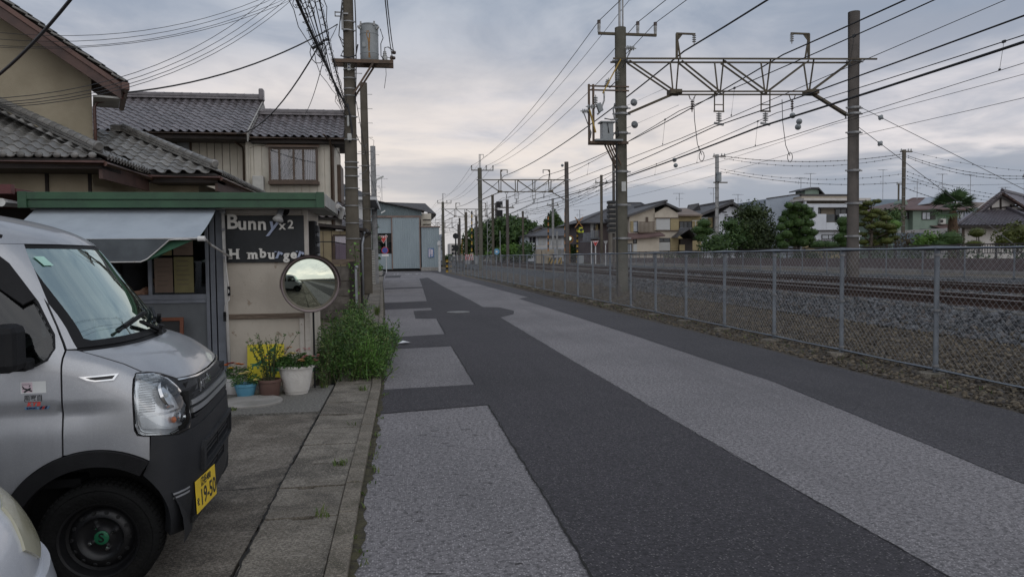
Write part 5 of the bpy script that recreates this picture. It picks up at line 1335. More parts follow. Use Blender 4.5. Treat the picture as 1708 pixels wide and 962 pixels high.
def tile_face(parent,quadr,me,w,expo,budget,deck=True,jitter=0.004):
 """lay pantiles over a planar roof face; quadr = [eave left, eave right, top right, top left], as seen facing the slope"""
 a,b,c,d=[V(p)for p in quadr]
 ex=(b-a).normalized();nn=ex.cross((d-a if(d-a).length>0.01 else c-a));nn.normalize();up=nn.cross(ex).normalized()
 def loc(p):return((p-a).dot(ex),(p-a).dot(up))
 P=[loc(p)for p in(a,b,c,d)]
 H=max(p[1]for p in P);nrow=int(H/expo)
 if deck:
  mb=MB();off=-nn*0.05;mb.prism([p+off for p in(a,b,c,d)],-nn*0.05);mb.build('roof_deck',MATS['roof_deck'],parent)
 extra=MB();base_v=[v.co.copy()for v in me.vertices];base_f=[tuple(p.vertices)for p in me.polygons]
 for r_ in range(nrow+1):
  y0=r_*expo;yc=y0+expo*0.5
  def edge_x(p,q,y):
   if abs(q[1]-p[1])<1e-6:return None
   t=(y-p[1])/(q[1]-p[1]);return p[0]+(q[0]-p[0])*t if-0.02<=t<=1.02 else None
  xl=edge_x(P[0],P[3],yc);xr=edge_x(P[1],P[2],yc)
  if xl is None or xr is None or xr-xl<w*0.5:continue
  n=int(round((xr-xl)/w));
  i0=math.ceil((xl)/w-0.35)
  x=i0*w+w/2
  while x<xr-w*0.15:
   M=frame_M(a+ex*(x+random.uniform(-jitter,jitter))+up*(y0-0.02)+nn*(0.0+random.uniform(-0.003,0.003)),ex,(up*math.cos(0.03)+nn*math.sin(0.03)).normalized(),nn)
   if budget[0]>0:place('roof_tile',me,parent,M);budget[0]-=1
   else:
    extra.add([M@p for p in base_v],base_f)
   x+=w
 if extra.v:
  o=extra.build('roof_tile',me.materials[0],parent,auto=50);o['kind']='stuff'
def ridge_line(parent,p0,p1,me,step=0.27,name='ridge_tile',layers=2,mat='tile_grey',wd=0.2,end_ball=True,base_h=0.10):
 p0,p1=V(p0),V(p1);d=(p1-p0).normalized();s=d.cross(Z).normalized();u=s.cross(d).normalized()
 n=max(1,int((p1-p0).length/step))
 for i in range(n):
  place(name,me,parent,frame_M(p0+d*(i*step)+u*(base_h+0.015),s,d,u))
 for k in range(layers):
  mb=MB();mb.bar(p0+u*(0.01+k*base_h/layers+base_h/layers/2),p1+u*(0.01+k*base_h/layers+base_h/layers/2),wd*(1-0.12*k),base_h/layers*0.82,up=u);mb.build('ridge_course',MATS[mat],parent,bevel=0.006)
 if end_ball:
  mb=MB();mb.lathe(p0-d*0.01+u*(base_h+0.03),[(0.001,-0.035),(0.07,-0.035),(0.088,-0.01),(0.088,0.03)],18,axis=d,cap0=False);mb.build('end_tile',MATS[mat],parent,auto=40)

# ================================================================== HOUSES ON THE STREET SIDE
pm('stucco',(0.40,0.345,0.25),(0.32,0.275,0.195),1.1,0.9,0.5,60,c3=(0.42,0.36,0.25),s3=22,lo3=0.62,hi3=0.74)
pm('eave_brown',(0.085,0.045,0.035),(0.055,0.03,0.025),3,0.6,0.1,30)
pm('gutter_brown',(0.12,0.055,0.04),(0.085,0.04,0.03),4,0.45)
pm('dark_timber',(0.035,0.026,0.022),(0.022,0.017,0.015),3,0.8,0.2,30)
pm('siding_cream',(0.65,0.60,0.51),(0.57,0.53,0.445),2,0.7,0.05,20,c3=(0.48,0.42,0.32),s3=1.5);rand_tint('siding_cream',0.05)
pm('siding_beige',(0.36,0.295,0.18),(0.30,0.24,0.15),2,0.75,0.05,20,c3=(0.20,0.16,0.10),s3=1.5);rand_tint('siding_beige',0.06)
pm('wall_cream',(0.66,0.61,0.52),(0.58,0.53,0.45),2,0.8)
pm('bronze_frame',(0.095,0.06,0.04),(0.07,0.045,0.03),4,0.5)
pm('curtain',(0.55,0.56,0.60),(0.38,0.39,0.43),2,0.9,stretch=(9,9,0.3),lo=0.3,hi=0.7)
pm('curtain_mauve',(0.66,0.55,0.62),(0.54,0.44,0.50),2,0.9,stretch=(9,9,0.3),lo=0.3,hi=0.7)
pm('ac_white',(0.50,0.49,0.45),(0.42,0.41,0.38),4,0.6)
pm('white_wall',(0.66,0.66,0.66),(0.58,0.58,0.58),1.2,0.8,c3=(0.50,0.50,0.49),s3=0.9)
pm('slate_dark',(0.060,0.058,0.064),(0.042,0.040,0.045),6,0.6,0.2,16,stretch=(1,1,6))
pm('window_dark',(0.035,0.04,0.045),(0.02,0.023,0.027),2,0.12)
pm('window_pale',(0.40,0.42,0.45),(0.28,0.30,0.33),1.5,0.15)

glass_mat('clear_pane',(0.9,0.9,0.92),0.02,0.02)
# ---- tan stucco house: two storeys, gable towards the camera, tiled skirt roofs below
th_=thing('tan_house','tan stucco house with gable and grey tiled skirt roofs behind the stand','house',(-8,18,0))
_before=set(bpy.data.objects)
mb=MB();gx0,gx1,gy=-13.0,-6.70,17.9
ridge_x=-9.85;ez=5.45;sl_=0.67
def gz(x):return ez+sl_*(min(x-(-13.56),-6.14-x))-0.12
mb.prism([V((gx0,gy,0)),V((gx1,gy,0)),V((gx1,gy,gz(gx1))),V((ridge_x,gy,gz(ridge_x))),V((gx0,gy,gz(gx0)))],(0,1.9,0));mb.build('wall',MATS['stucco'],th_)
for sgn in(1,-1):
 x_e=-6.14 if sgn==1 else-13.56;y0,y1=17.15,19.6
 ze=ez;zr=ez+sl_*abs(x_e-ridge_x)
 mb=MB();mb.prism([V((x_e,y0,ze-0.10)),V((ridge_x,y0,zr-0.10)),V((ridge_x,y1,zr-0.10)),V((x_e,y1,ze-0.10))],(0,0,0.09));mb.build('roof_deck',MATS['eave_brown'],th_)
 mb=MB();mb.prism([V((x_e,y0,ze-0.34)),V((ridge_x,y0,zr-0.34)),V((ridge_x,y0,zr-0.06)),V((x_e,y0,ze-0.06))],(0,0.045,0));mb.build('verge_board',MATS['eave_brown'],th_)
 mb=MB();mb.prism([V((x_e,y0-0.03,ze-0.11)),V((ridge_x,y0-0.03,zr-0.11)),V((ridge_x,y0-0.03,zr-0.0)),V((x_e,y0-0.03,ze-0.0))],(0,0.06,0));mb.build('verge_rail',MATS['gutter_brown'],th_)
mb=MB();mb.box2((-6.68,17.2,5.12),(-6.16,18.4,5.16));mb.build('soffit',MATS['soffit'],th_)
bud=[150]
tile_face(th_,[V((-6.05,17.1,5.46)),V((-6.05,19.6,5.46)),V((ridge_x,19.6,8.0)),V((ridge_x,17.1,8.0))],TILE_G,0.29,0.26,[0],deck=False)
# stepped verge tiles along the gable edge
d_=V((ridge_x+6.05,0,8.0-5.46)).normalized();nrm_=V((-d_.z,0,d_.x));nrm_=nrm_ if nrm_.z>0 else-nrm_
for k in range(17):
 p=V((-6.08,17.12,5.49))+d_*(0.262*k)
 mb=MB();M=frame_M(p,V((0,1,0)),(d_*math.cos(0.14)-nrm_*math.sin(0.14)).normalized(),nrm_);
 mb.box((0.02,0.135,0.022),(0.10,0.29,0.045));mb.xform(M);mb.build('verge_tile',MATS['tile_grey'],th_,bevel=0.012)
mb=MB();mb.tube([V((-6.05,17.05,5.36)),V((-6.05,19.6,5.34))],0.06,10);mb.build('gutter',MATS['gutter_brown'],th_,auto=40)
mb=MB();mb.tube([V((-6.06,17.6,5.33)),V((-6.10,17.62,5.22)),V((-6.60,17.80,5.12)),V((-6.655,17.80,5.0)),V((-6.655,17.80,2.5))],0.036,8);mb.build('downpipe',MATS['gutter_brown'],th_,smooth=True)
mb=MB();mb.box((-6.06,17.12,5.38),(0.16,0.16,0.16));mb.box((-6.3,17.4,5.60),(0.5,0.35,0.03),M=Matrix.Rotation(0.59,3,'Y'));mb.build('gutter_box',MATS['gutter_brown'],th_,bevel=0.02)
# the upper storey stands askew to the street
_M=Matrix.Translation((-6.7,17.9,0))@Matrix.Rotation(R(21),4,'Z')@Matrix.Translation((6.7,-17.9,0))
_L=WM[th_.name].inverted()@_M@WM[th_.name]
for o in[o for o in bpy.data.objects if o not in _before]:o.matrix_local=_L@o.matrix_local
# lower walls under the skirt roofs
mb=MB();mb.box2((-12,14.75,0),(-5.55,18.2,3.30));mb.build('lower_wall',MATS['stucco'],th_)
mb=MB();mb.box2((-6.2,16.95,0),(-4.25,22.2,3.25));mb.build('lower_wall',MATS['stucco'],th_)
mb=MB()
for x in(-6.35,-5.62):mb.box2((x,14.70,0),(x+0.05,14.76,3.2))
mb.build('corner_post',MATS['dark_timber'],th_)
S_=0.45
C1=V((-5.05,13.85,3.40));C2=V((-3.68,16.25,3.40))
# face A: over the front, hip on its right
bud=[110]
h1=3.6
tile_face(th_,[V((-11.0,C1.y,C1.z)),C1,C1+V((-h1,h1,S_*h1)),V((-11.0,C1.y+h1,C1.z+S_*h1))],TILE_G,0.285,0.235,bud)
# face B: the road side of the first skirt
tile_face(th_,[C1,V((C1.x,C2.y+0.1,C1.z)),V((C1.x-h1,C2.y+0.1,C1.z+S_*h1)),C1+V((-h1,h1,S_*h1))],TILE_G,0.285,0.235,[0])
# face C: front of the second skirt; face D: its road side
bud=[140];h2=2.75
tile_face(th_,[V((C1.x+0.05,C2.y,C2.z)),C2,C2+V((-h2,h2,S_*h2)),V((C1.x-2.5,C2.y+h2,C2.z+S_*h2))],TILE_G,0.285,0.235,bud)
tile_face(th_,[C2,V((C2.x,22.6,C2.z)),V((C2.x-h2,22.6,C2.z+S_*h2)),C2+V((-h2,h2,S_*h2))],TILE_G,0.285,0.235,[20])
ridge_line(th_,C1+V((-0.12,0.12,0.07)),C1+V((-h1-1,h1+1,S_*(h1+1)+0.02)),CAP_G,0.26)
ridge_line(th_,C2+V((-0.12,0.12,0.07)),C2+V((-h2,h2,S_*h2+0.02)),CAP_G,0.26)
ridge_line(th_,C2+V((-h2,h2,S_*h2)),V((-6.7,C2.y+h2,C2.z+S_*h2)),CAP_G,0.26,end_ball=False)
# valley-side verge tiles: cylinders along the road-side eaves
for c_,y1 in((C1,C2.y),(C2,22.5)):
 n=int((y1-c_.y)/0.15)
 for k in range(n):
  mb=MB();p=V((c_.x+0.03,c_.y+0.08+k*0.15,c_.z+0.015));mb.cyl(p+V((0.05,0,-0.02)),p+V((-0.25,0,0.10)),0.055,n=8);mb.build('eave_tile',MATS['tile_grey'],th_,auto=40)
for k in range(15):
 p=V((C1.x-0.15-k*0.285,C1.y-0.02,C1.z+0.02));mb=MB();mb.ball(p,(0.07,0.03,0.055),10,6);mb.build('eave_tile',MATS['tile_grey'],th_,smooth=True)
for(a,b)in((V((-11,C1.y-0.06,C1.z-0.10)),C1+V((0.06,-0.06,-0.12))),(C1+V((0.06,-0.06,-0.13)),V((C1.x+0.06,C2.y,C1.z-0.13))),(V((C1.x,C2.y-0.06,C2.z-0.10)),C2+V((0.06,-0.06,-0.12))),(C2+V((0.06,-0.06,-0.13)),V((C2.x+0.06,22.6,C2.z-0.13)))):
 mb=MB();mb.cyl(a,b,0.045,n=8);mb.build('gutter',MATS['gutter_brown'],th_,auto=40)
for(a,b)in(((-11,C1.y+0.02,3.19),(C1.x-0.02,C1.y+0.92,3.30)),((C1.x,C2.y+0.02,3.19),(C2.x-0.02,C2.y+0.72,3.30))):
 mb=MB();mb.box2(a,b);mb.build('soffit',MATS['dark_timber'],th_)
for(a,b)in((C1+V((-0.05,0.05,-0.23)),C1+V((-0.05,2.5,-0.23))),(C2+V((-0.05,0.05,-0.23)),C2+V((-0.05,6.2,-0.23)))):
 mb=MB();mb.bar(a,b,0.06,0.30);mb.build('barge_board',MATS['eave_brown'],th_)

# ---- cream siding house behind
ch=thing('siding_house','cream two-storey house with brown tiled roofs and a bay window','house',(-5.5,26,0))
def siding(x0,x1,y,z0,z1,mat,parent,bw=0.243,holes=(),th=0.03):
 n=int(round((x1-x0)/bw));bw=(x1-x0)/n
 for i in range(n):
  a,b=x0+i*bw+0.011,x0+(i+1)*bw-0.011;segs=[(z0,z1)]
  for(hx0,hx1,hz0,hz1)in holes:
   if b>hx0+0.01 and a<hx1-0.01:segs=[s for(p,q)in segs for s in((p,min(q,hz0)),(max(p,hz1),q))if s[1]-s[0]>0.02]
  for(p,q)in segs:
   mb=MB();mb.box2((a,y-th,p),(b,y,q));mb.build('siding_board',MATS[mat],parent)
mb=MB();mb.box2((-9.6,26.0,0),(-4.85,30,5.45));mb.build('wall',MATS['bronze_frame'],ch)
mb=MB();mb.box2((-4.85,25.25,0),(-2.06,28.4,5.4));mb.build('wall',MATS['wall_cream'],ch)
siding(-9.6,-5.25,26.0,2.2,5.45,'siding_cream',ch,holes=((-7.6,-6.75,4.55,5.45),))
mb=MB();mb.box2((-5.25,25.96,2.2),(-4.86,26.0,5.45));mb.build('wall_strip',MATS['wall_cream'],ch)
BX0,BX1,BZ0,BZ1=-4.05,-2.58,4.10,5.18
siding(-4.84,-2.10,25.25,2.4,5.38,'siding_cream',ch,holes=((BX0,BX1,BZ0,BZ1),))
mb=MB();mb.box2((-2.10,25.2,2.4),(-2.04,25.26,5.38));mb.build('corner_trim',MATS['bronze_frame'],ch)
# main roof: front slope, gable end towards the road
def gable_roof(parent,x0,x1,ye,ze,yr,zr,me,mat,budget,back=2.2,over=0.0):
 tile_face(parent,[V((x0,ye,ze)),V((x1,ye,ze)),V((x1,yr,zr)),V((x0,yr,zr))],me,0.265,0.27,budget)
 yb=yr+(yr-ye);mb=MB();mb.prism([V((x0,yr,zr-0.05)),V((x1,yr,zr-0.05)),V((x1,yb,ze-0.05)),V((x0,yb,ze-0.05))],(0,0,0.08));mb.build('roof_deck',MATS[mat],parent)
 ridge_line(parent,V((x1+0.02,yr,zr+0.02)),V((x0,yr,zr+0.02)),CAP_B,0.3,layers=2,mat=mat,wd=0.26,base_h=0.16)
 mb=MB();mb.cyl(V((x0,ye-0.06,ze-0.08)),V((x1,ye-0.06,ze-0.08)),0.055,n=8);mb.build('gutter',MATS['bronze_frame'],parent,auto=40)
 mb=MB();mb.box2((x0+0.02,ye,ze-0.22),(x1-0.02,ye+0.03,ze-0.06));mb.box2((x0+0.02,ye+0.03,ze-0.22),(x1-0.02,ye+0.95,ze-0.19));mb.build('eave_board',MATS['dark_timber'],parent)
 for yy,z_,y2 in((ye,ze,yr),(yb,ze,yr)):
  mb=MB();mb.prism([V((x1,yy,z_-0.30)),V((x1,y2,zr-0.30)),V((x1,y2,zr+0.02)),V((x1,yy,z_+0.02))],(0.035,0,0));mb.build('barge_board',MATS['soffit'],parent)
 mb=MB();mb.box((x1-0.02,yr,zr+0.22),(0.16,0.34,0.42));mb.build('ridge_end',MATS[mat],parent,bevel=0.04)
gable_roof(ch,-9.95,-4.70,24.75,5.63,27.7,7.20,TILE_B,'tile_brown',[230])
mb=MB();mb.prism([V((-4.9,25.9,5.4)),V((-4.9,29.5,5.4)),V((-4.9,27.7,6.85))],(0.04,0,0));mb.build('gable_wall',MATS['siding_cream'],ch)
gable_roof(ch,-4.66,-1.58,25.0,5.55,26.8,6.52,TILE_B,'tile_brown',[70])
mb=MB();mb.prism([V((-2.1,25.3,5.35)),V((-2.1,28.3,5.35)),V((-2.1,26.8,6.25))],(0.04,0,0));mb.build('gable_wall',MATS['wall_cream'],ch)
# bay window
bw=MB();yb=24.95
bw.box2((BX0-0.06,yb-0.04,BZ0-0.10),(BX1+0.06,25.25,BZ0));bw.prism([V((BX0-0.12,yb-0.10,BZ1)),V((BX1+0.12,yb-0.10,BZ1)),V((BX1+0.06,25.25,BZ1+0.14)),V((BX0-0.06,25.25,BZ1+0.14))],(0,0,0.05))
for x in(BX0,BX0+0.30,-3.30,BX1-0.42,BX1):bw.box2((x-0.032,yb-0.03,BZ0),(x+0.032,yb+0.03,BZ1))
bw.box2((BX0,yb-0.028,BZ1-0.06),(BX1,yb+0.028,BZ1));bw.box2((BX0,yb-0.028,BZ0),(BX1,yb+0.028,BZ0+0.05));bw.box2((BX0-0.02,yb,BZ0),(BX0+0.02,25.25,BZ1));bw.box2((BX1-0.02,yb,BZ0),(BX1+0.02,25.25,BZ1))
wo=bw.build('bay_window',MATS['bronze_frame'],ch,bevel=0.006)
for(x0,x1)in((BX0+0.03,BX0+0.27),(BX0+0.33,-3.33),(-3.27,BX1-0.45),(BX1-0.39,BX1-0.03)):
 mb=MB();mb.box2((x0,yb-0.005,BZ0+0.05),(x1,yb+0.002,BZ1-0.06));mb.build('pane',MATS['clear_pane'],wo)
for(x0,x1)in((BX0+0.35,-3.5),(-3.25,BX1-0.46),(BX1-0.38,BX1-0.05),(BX0+0.05,BX0+0.25)):
 mb=MB();n=22
 for i in range(n+1):
  x=x0+(x1-x0)*i/n;y=yb+0.16+0.02*math.sin(i*1.7);mb.v+=[V((x,y,BZ0+0.03)),V((x,y,BZ1-0.05))]
 for i in range(n):mb.f.append((2*i,2*i+2,2*i+3,2*i+1))
 mb.build('curtain',MATS['curtain'],wo,smooth=True)
mb=MB();mb.box2((BX0+0.02,yb+0.16,BZ0),(BX1-0.02,yb+0.17,BZ1));mb.build('room_dark',MATS['interior_dark'],wo)
for(x0,x1,z0,z1,y)in((-7.6,-6.75,4.55,5.45,26.0),):
 mb=MB();mb.box2((x0-0.04,y-0.06,z0-0.04),(x1+0.04,y-0.031,z0));mb.box2((x0-0.04,y-0.06,z1),(x1+0.04,y-0.031,z1+0.04))
 for x in(x0-0.02,(x0+x1)/2,x1+0.02):mb.box2((x-0.03,y-0.055,z0),(x+0.03,y-0.032,z1))
 w2_=mb.build('window',MATS['bronze_frame'],ch);mb=MB();mb.box2((x0,y-0.028,z0),(x1,y-0.004,z1));mb.build('pane',MATS['window_pale'],w2_)
mb=MB();mb.tube([V((-5.3,25.15,5.62)),V((-5.25,25.3,5.45)),V((-5.05,25.85,5.30)),V((-5.05,25.92,5.1)),V((-5.05,25.92,3.0))],0.034,7);mb.build('downpipe',MATS['bronze_frame'],ch,smooth=True)
mb=MB();mb.tube([V((-2.3,24.5,5.55)),V((-2.14,24.9,5.42)),V((-2.13,25.17,5.2)),V((-2.13,25.17,2.6))],0.032,7);mb.build('downpipe',MATS['bronze_frame'],ch,smooth=True)
mb=MB();mb.tube([V((-3.4,25.18,5.30)),V((-4.55,25.18,5.28)),V((-4.72,25.18,5.2)),V((-4.72,25.18,4.2)),V((-4.70,25.16,3.9))],0.026,6);mb.build('cable_duct',MATS['siding_cream'],ch,smooth=True)
# side window with bronze hood on the road gable
mb=MB();mb.box2((-2.06,26.6,3.55),(-1.93,27.9,4.85));mb.build('side_window',MATS['bronze_frame'],ch,bevel=0.01)
ac=MB();ac.box((-4.42,25.0,3.98),(0.34,0.3,0.56));tag(ac.build('air_conditioner',MATS['ac_white'],loc=(-4.42,25.0,3.7),bevel=0.02),'small air conditioner unit standing on the low roof by the cream house','air conditioner')
mb=MB();
for k in range(3):mb.tube([V((-4.3,24.2,3.52+0.04*k)),V((-3.4,24.1,3.44+0.03*k)),V((-2.6,24.0,3.38))],0.018,5)
tag(mb.build('aerial_mast',MATS['zinc'],loc=(-3.4,24.1,3.4)),'fallen grey aerial poles lying on the low roof by the cream house','aerial')
# single-storey annexe of the same house, facing the street wall
ax_=thing('low_annexe','low beige annexe with dark lean-to roof behind the utility pole','annexe',(-2.5,24,0))
mb=MB();mb.box2((-6,24.0,0),(-1.25,25.2,2.45));mb.build('wall',MATS['bronze_frame'],ax_)
siding(-6,-1.28,24.0,0,2.45,'siding_beige',ax_,bw=0.26,holes=((-1.97,-1.30,1.50,2.28),))
mb=MB();mb.prism([V((-6.2,23.75,3.02)),V((-0.98,23.75,2.42)),V((-0.98,25.2,2.42)),V((-6.2,25.2,3.02))],(0,0,0.10));mb.build('roof',MATS['dark_timber'],ax_)
mb=MB();mb.box2((-1.20,23.55,0.0),(-1.14,25.2,2.38));mb.build('board_screen',MATS['dark_timber'],ax_)
mb=MB();mb.tube([V((-1.02,23.55,2.4)),V((-1.06,23.55,2.2)),V((-1.10,23.52,2.0)),V((-1.10,23.52,0.1))],0.035,8);mb.build('downpipe',MATS['zinc'],ax_,smooth=True)
mb=MB();mb.tube([V((-5.5,23.6,2.12)),V((-2.0,23.6,2.10)),V((-1.6,23.6,2.02))],0.02,6);mb.build('conduit',MATS['black_steel'],ax_)
mb=MB();mb.box2((-2.03,23.93,1.44),(-1.26,23.968,1.50));mb.box2((-2.03,23.93,2.28),(-1.26,23.968,2.34));mb.box2((-2.03,23.93,1.50),(-1.96,23.968,2.28));mb.box2((-1.32,23.93,1.50),(-1.26,23.968,2.28));wo=mb.build('window',MATS['bronze_frame'],ax_,bevel=0.006)
mb=MB();mb.box2((-1.96,23.955,1.50),(-1.32,23.96,2.28));mb.build('pane',MATS['clear_pane'],wo)
mb=MB();mb.box2((-1.96,23.978,1.50),(-1.32,23.99,2.28));mb.build('curtain',MATS['curtain_mauve'],wo)
# scrap of tiled eave between stand and pole
tv=thing('tiled_eave','short dark tiled eave below the cream house gable wall','eave',(-1.9,24.6,2.9))
tile_face(tv,[V((-2.9,25.0,2.95)),V((-1.75,25.0,2.95)),V((-1.75,26.2,3.5)),V((-2.9,26.2,3.5))],TILE_B,0.265,0.25,[40])
tile_face(tv,[V((-1.72,25.0,2.95)),V((-1.72,29.0,2.95)),V((-2.3,29.0,3.4)),V((-2.3,25.0,3.4))],TILE_B,0.265,0.25,[40])
# hip-roofed white house farther on
wh=thing('white_hip_house','white house with dark hipped roof seen between the two utility poles','house',(-4,38,0))
mb=MB();mb.box2((-9,37,0),(-1.55,45,4.45));mb.build('wall',MATS['white_wall'],wh)
mb=MB();a=[V((-9.5,36.5,4.5)),V((-1.05,36.5,4.5)),V((-1.05,45.5,4.5)),V((-9.5,45.5,4.5)),V((-5.2,40.8,6.6)),V((-5.2,41.2,6.6))]
mb.add(a,[(0,1,4),(1,2,5,4),(2,3,5),(3,0,4,5),(3,2,1,0)]);mb.build('roof',MATS['slate_dark'],wh)
mb=MB();mb.box2((-9.5,36.44,4.38),(-1.0,36.5,4.52));mb.box2((-1.04,36.5,4.38),(-0.99,45.5,4.52));mb.build('eave_board',MATS['white_wall'],wh)
mb=MB();mb.box2((-1.56,39,2.0),(-1.50,40.2,3.4));mb.build('window',MATS['window_dark'],wh)
tv=thing('dark_porch','dark tiled porch roof below the white hip-roofed house','porch',(-1.6,33,2.6))
tile_face(tv,[V((-2.6,33.0,2.75)),V((-1.15,33.0,2.75)),V((-1.15,34.5,3.3)),V((-2.6,34.5,3.3))],TILE_B,0.265,0.25,[60])
mb=MB();mb.box2((-3.0,33.3,0),(-1.35,36.4,2.7));mb.build('wall',MATS['wall_cream'],tv)
mb=MB();mb.bar(V((-1.15,33.1,2.65)),V((-2.0,33.1,2.1)),0.06);mb.build('brace',MATS['dark_timber'],tv)

# ---- concrete block wall at the plot corner, every block a piece
pm('block',(0.175,0.155,0.135),(0.105,0.092,0.08),3,0.9,0.4,60,c3=(0.05,0.045,0.04),s3=2.0,lo3=0.55,hi3=0.75,detail=8);rand_tint('block',0.2)
bwall=thing('block_wall','weathered concrete block wall end behind the weeds','wall',(-2,20,0))
mb=MB();mb.box2((-4.3,20.03,0),(-1.26,20.105,1.38));mb.build('mortar',MATS['block'],bwall)
blk=MB();blk.box((0,0,0),(0.388,0.12,0.188));blk=blk.mesh('block',MATS['block'])
for r_ in range(7):
 for k in range(8):
  x=-4.1+k*0.4+(0.2 if r_%2 else 0)
  if x>-1.3:continue
  place('block',blk,bwall,Matrix.Translation((x,20.06+random.uniform(-.004,.004),0.1+r_*0.198)))
mb=MB();mb.box2((-1.28,19.98,0),(-1.14,20.14,1.50));mb.build('end_pier',MATS['dark_timber'],bwall)
bw2=thing('garden_wall','dark garden wall along the street edge behind the climbing vine','wall',(-1.25,22,0))
mb=MB();mb.box2((-1.30,20.15,0),(-1.215,23.5,1.17));mb.build('mortar',MATS['block'],bw2)
for r_ in range(6):
 for k in range(8):place('block',blk,bw2,Matrix.Translation((-1.255,20.4+k*0.4,0.1+r_*0.198))@Matrix.Rotation(math.pi/2,4,'Z'))
sr=thing('shed_roof','dark weathered shed roof boards above the block wall','roof',(-1.9,19.2,1.5))
for k in range(5):
 mb=MB();mb.prism([V((-3.3,18.9+k*0.22,1.66+k*0.02)),V((-2.15,18.9+k*0.22,1.66+k*0.02)),V((-1.78,18.9+k*0.22,1.42)),V((-1.84,18.9+k*0.22,1.38)),V((-3.3,18.9+k*0.22,1.38))],(0,0.21,0));mb.build('board',MATS['dark_timber'],sr)
mb=MB();mb.box2((-1.75,20.2,1.42),(-1.16,20.4,1.56));mb.build('board',MATS['old_wood'],sr)
mb=MB();mb.tube([V((-1.06,19.2,0)),V((-1.07,19.2,1.35))],0.03,8);mb.ball((-1.05,19.18,1.36),(0.05,0.05,0.04),8,5)
tag(mb.build('bollard_post',MATS['zinc'],loc=(-1.06,19.2,0),auto=40),'thin grey post with a white cap among the vine leaves','post')
gw=thing('louvre_wall','pale block gate wall beyond the third utility pole','wall',(-1.45,46,0))
mb=MB();mb.box2((-1.62,44.6,0),(-1.40,50,2.0));mb.build('core',MATS['crack'],gw)
for k in range(14):mb=MB();mb.box2((-1.66,44.52,0.02+k*0.145),(-1.36,50.1,0.02+k*0.145+0.125));mb.build('course',MATS['soffit'],gw)
# ================================================================== UTILITY POLES AND WIRES ON THE STREET SIDE
pm('pole_concrete',(0.125,0.108,0.085),(0.09,0.078,0.06),2.2,0.9,0.25,50,c3=(0.065,0.055,0.042),s3=1.2)
pm('pole_steel',(0.17,0.155,0.135),(0.12,0.108,0.095),3,0.6,metal=0.3)
pm('galv',(0.30,0.30,0.30),(0.22,0.22,0.22),6,0.5,metal=0.5)
pm('rusty_steel',(0.13,0.085,0.055),(0.085,0.06,0.045),5,0.75,0.2,40,c3=(0.15,0.08,0.035),s3=4)
pm('porcelain',(0.42,0.42,0.41),(0.33,0.33,0.32),6,0.25)
pm('brown_porcelain',(0.07,0.045,0.035),(0.05,0.032,0.026),6,0.25)
pm('tank_grey',(0.27,0.285,0.29),(0.22,0.235,0.24),3,0.5)
pm('rust_stain',(0.32,0.17,0.055),(0.22,0.12,0.05),9,0.8)
pm('cable',(0.022,0.022,0.024),(0.016,0.016,0.018),4,0.6)
pm('label_white',(0.50,0.50,0.48),(0.42,0.42,0.40),6,0.6)
P1=V((-1.30,22.0,0));
def pole_r(z):return 0.212-0.0075*z
up_=thing('utility_pole','tall concrete utility pole carrying the grey transformer','utility pole',P1,0,'utility poles along the street')
mb=MB();mb.tube([P1,P1+V((0,0,13))],[pole_r(0),pole_r(13)],24);mb.build('shaft',MATS['pole_concrete'],up_,auto=40)
for z in(2.15,2.6,3.1,3.6,3.95,4.2,4.35,5.0,5.65,6.25,6.45,6.75,7.0,7.3,8.1,8.35,9.3,9.6):
 mb=MB();mb.lathe(P1+V((0,0,z)),[(pole_r(z)+0.001,-0.014),(pole_r(z)+0.011,-0.014),(pole_r(z)+0.011,0.014),(pole_r(z)+0.001,0.014)],24,cap0=False,cap1=False);mb.box(P1+V((pole_r(z)+0.02,-0.05,z)),(0.05,0.04,0.03));mb.build('band',MATS['galv'],up_)
def p22(u,v,y=22.0):return aty(u,v,y)
for z,dx in((4.6,1),(5.4,-1),(6.1,-1),(6.9,1),(7.2,-1),(9.0,1),(9.5,-1),(3.4,1)):
 mb=MB();mb.tube([P1+V((pole_r(z)*dx*0.95,-0.02,z)),P1+V(((pole_r(z)+0.20)*dx,-0.02,z))],0.011,6);mb.build('step_bolt',MATS['galv'],up_)
za=p22(600,106).z
for dy in(-0.24,0.24):
 mb=MB();mb.box((-0.90,22+dy,za),(1.72,0.09,0.10));mb.build('crossarm',MATS['rusty_steel'],up_)
mb=MB();mb.bar(V((-1.2,21.75,za-0.95)),V((-0.62,21.75,za-0.05)),0.05);mb.bar(V((-1.2,22.25,za-0.95)),V((-0.62,22.25,za-0.05)),0.05);mb.build('arm_brace',MATS['rusty_steel'],up_)
pl_=p22(585,130,21.78);mb=MB();mb.box((P1.x+0.0,22-pole_r(7)-0.008,7.1),(0.085,0.012,0.30));lb=mb.build('pole_label',MATS['label_white'],up_)
mb=MB()
for k in range(3):mb.box((P1.x,22-pole_r(7)-0.016,7.19-k*0.085),(0.045,0.003,0.04))
mb.build('label_print',MATS['print_navy'],lb)
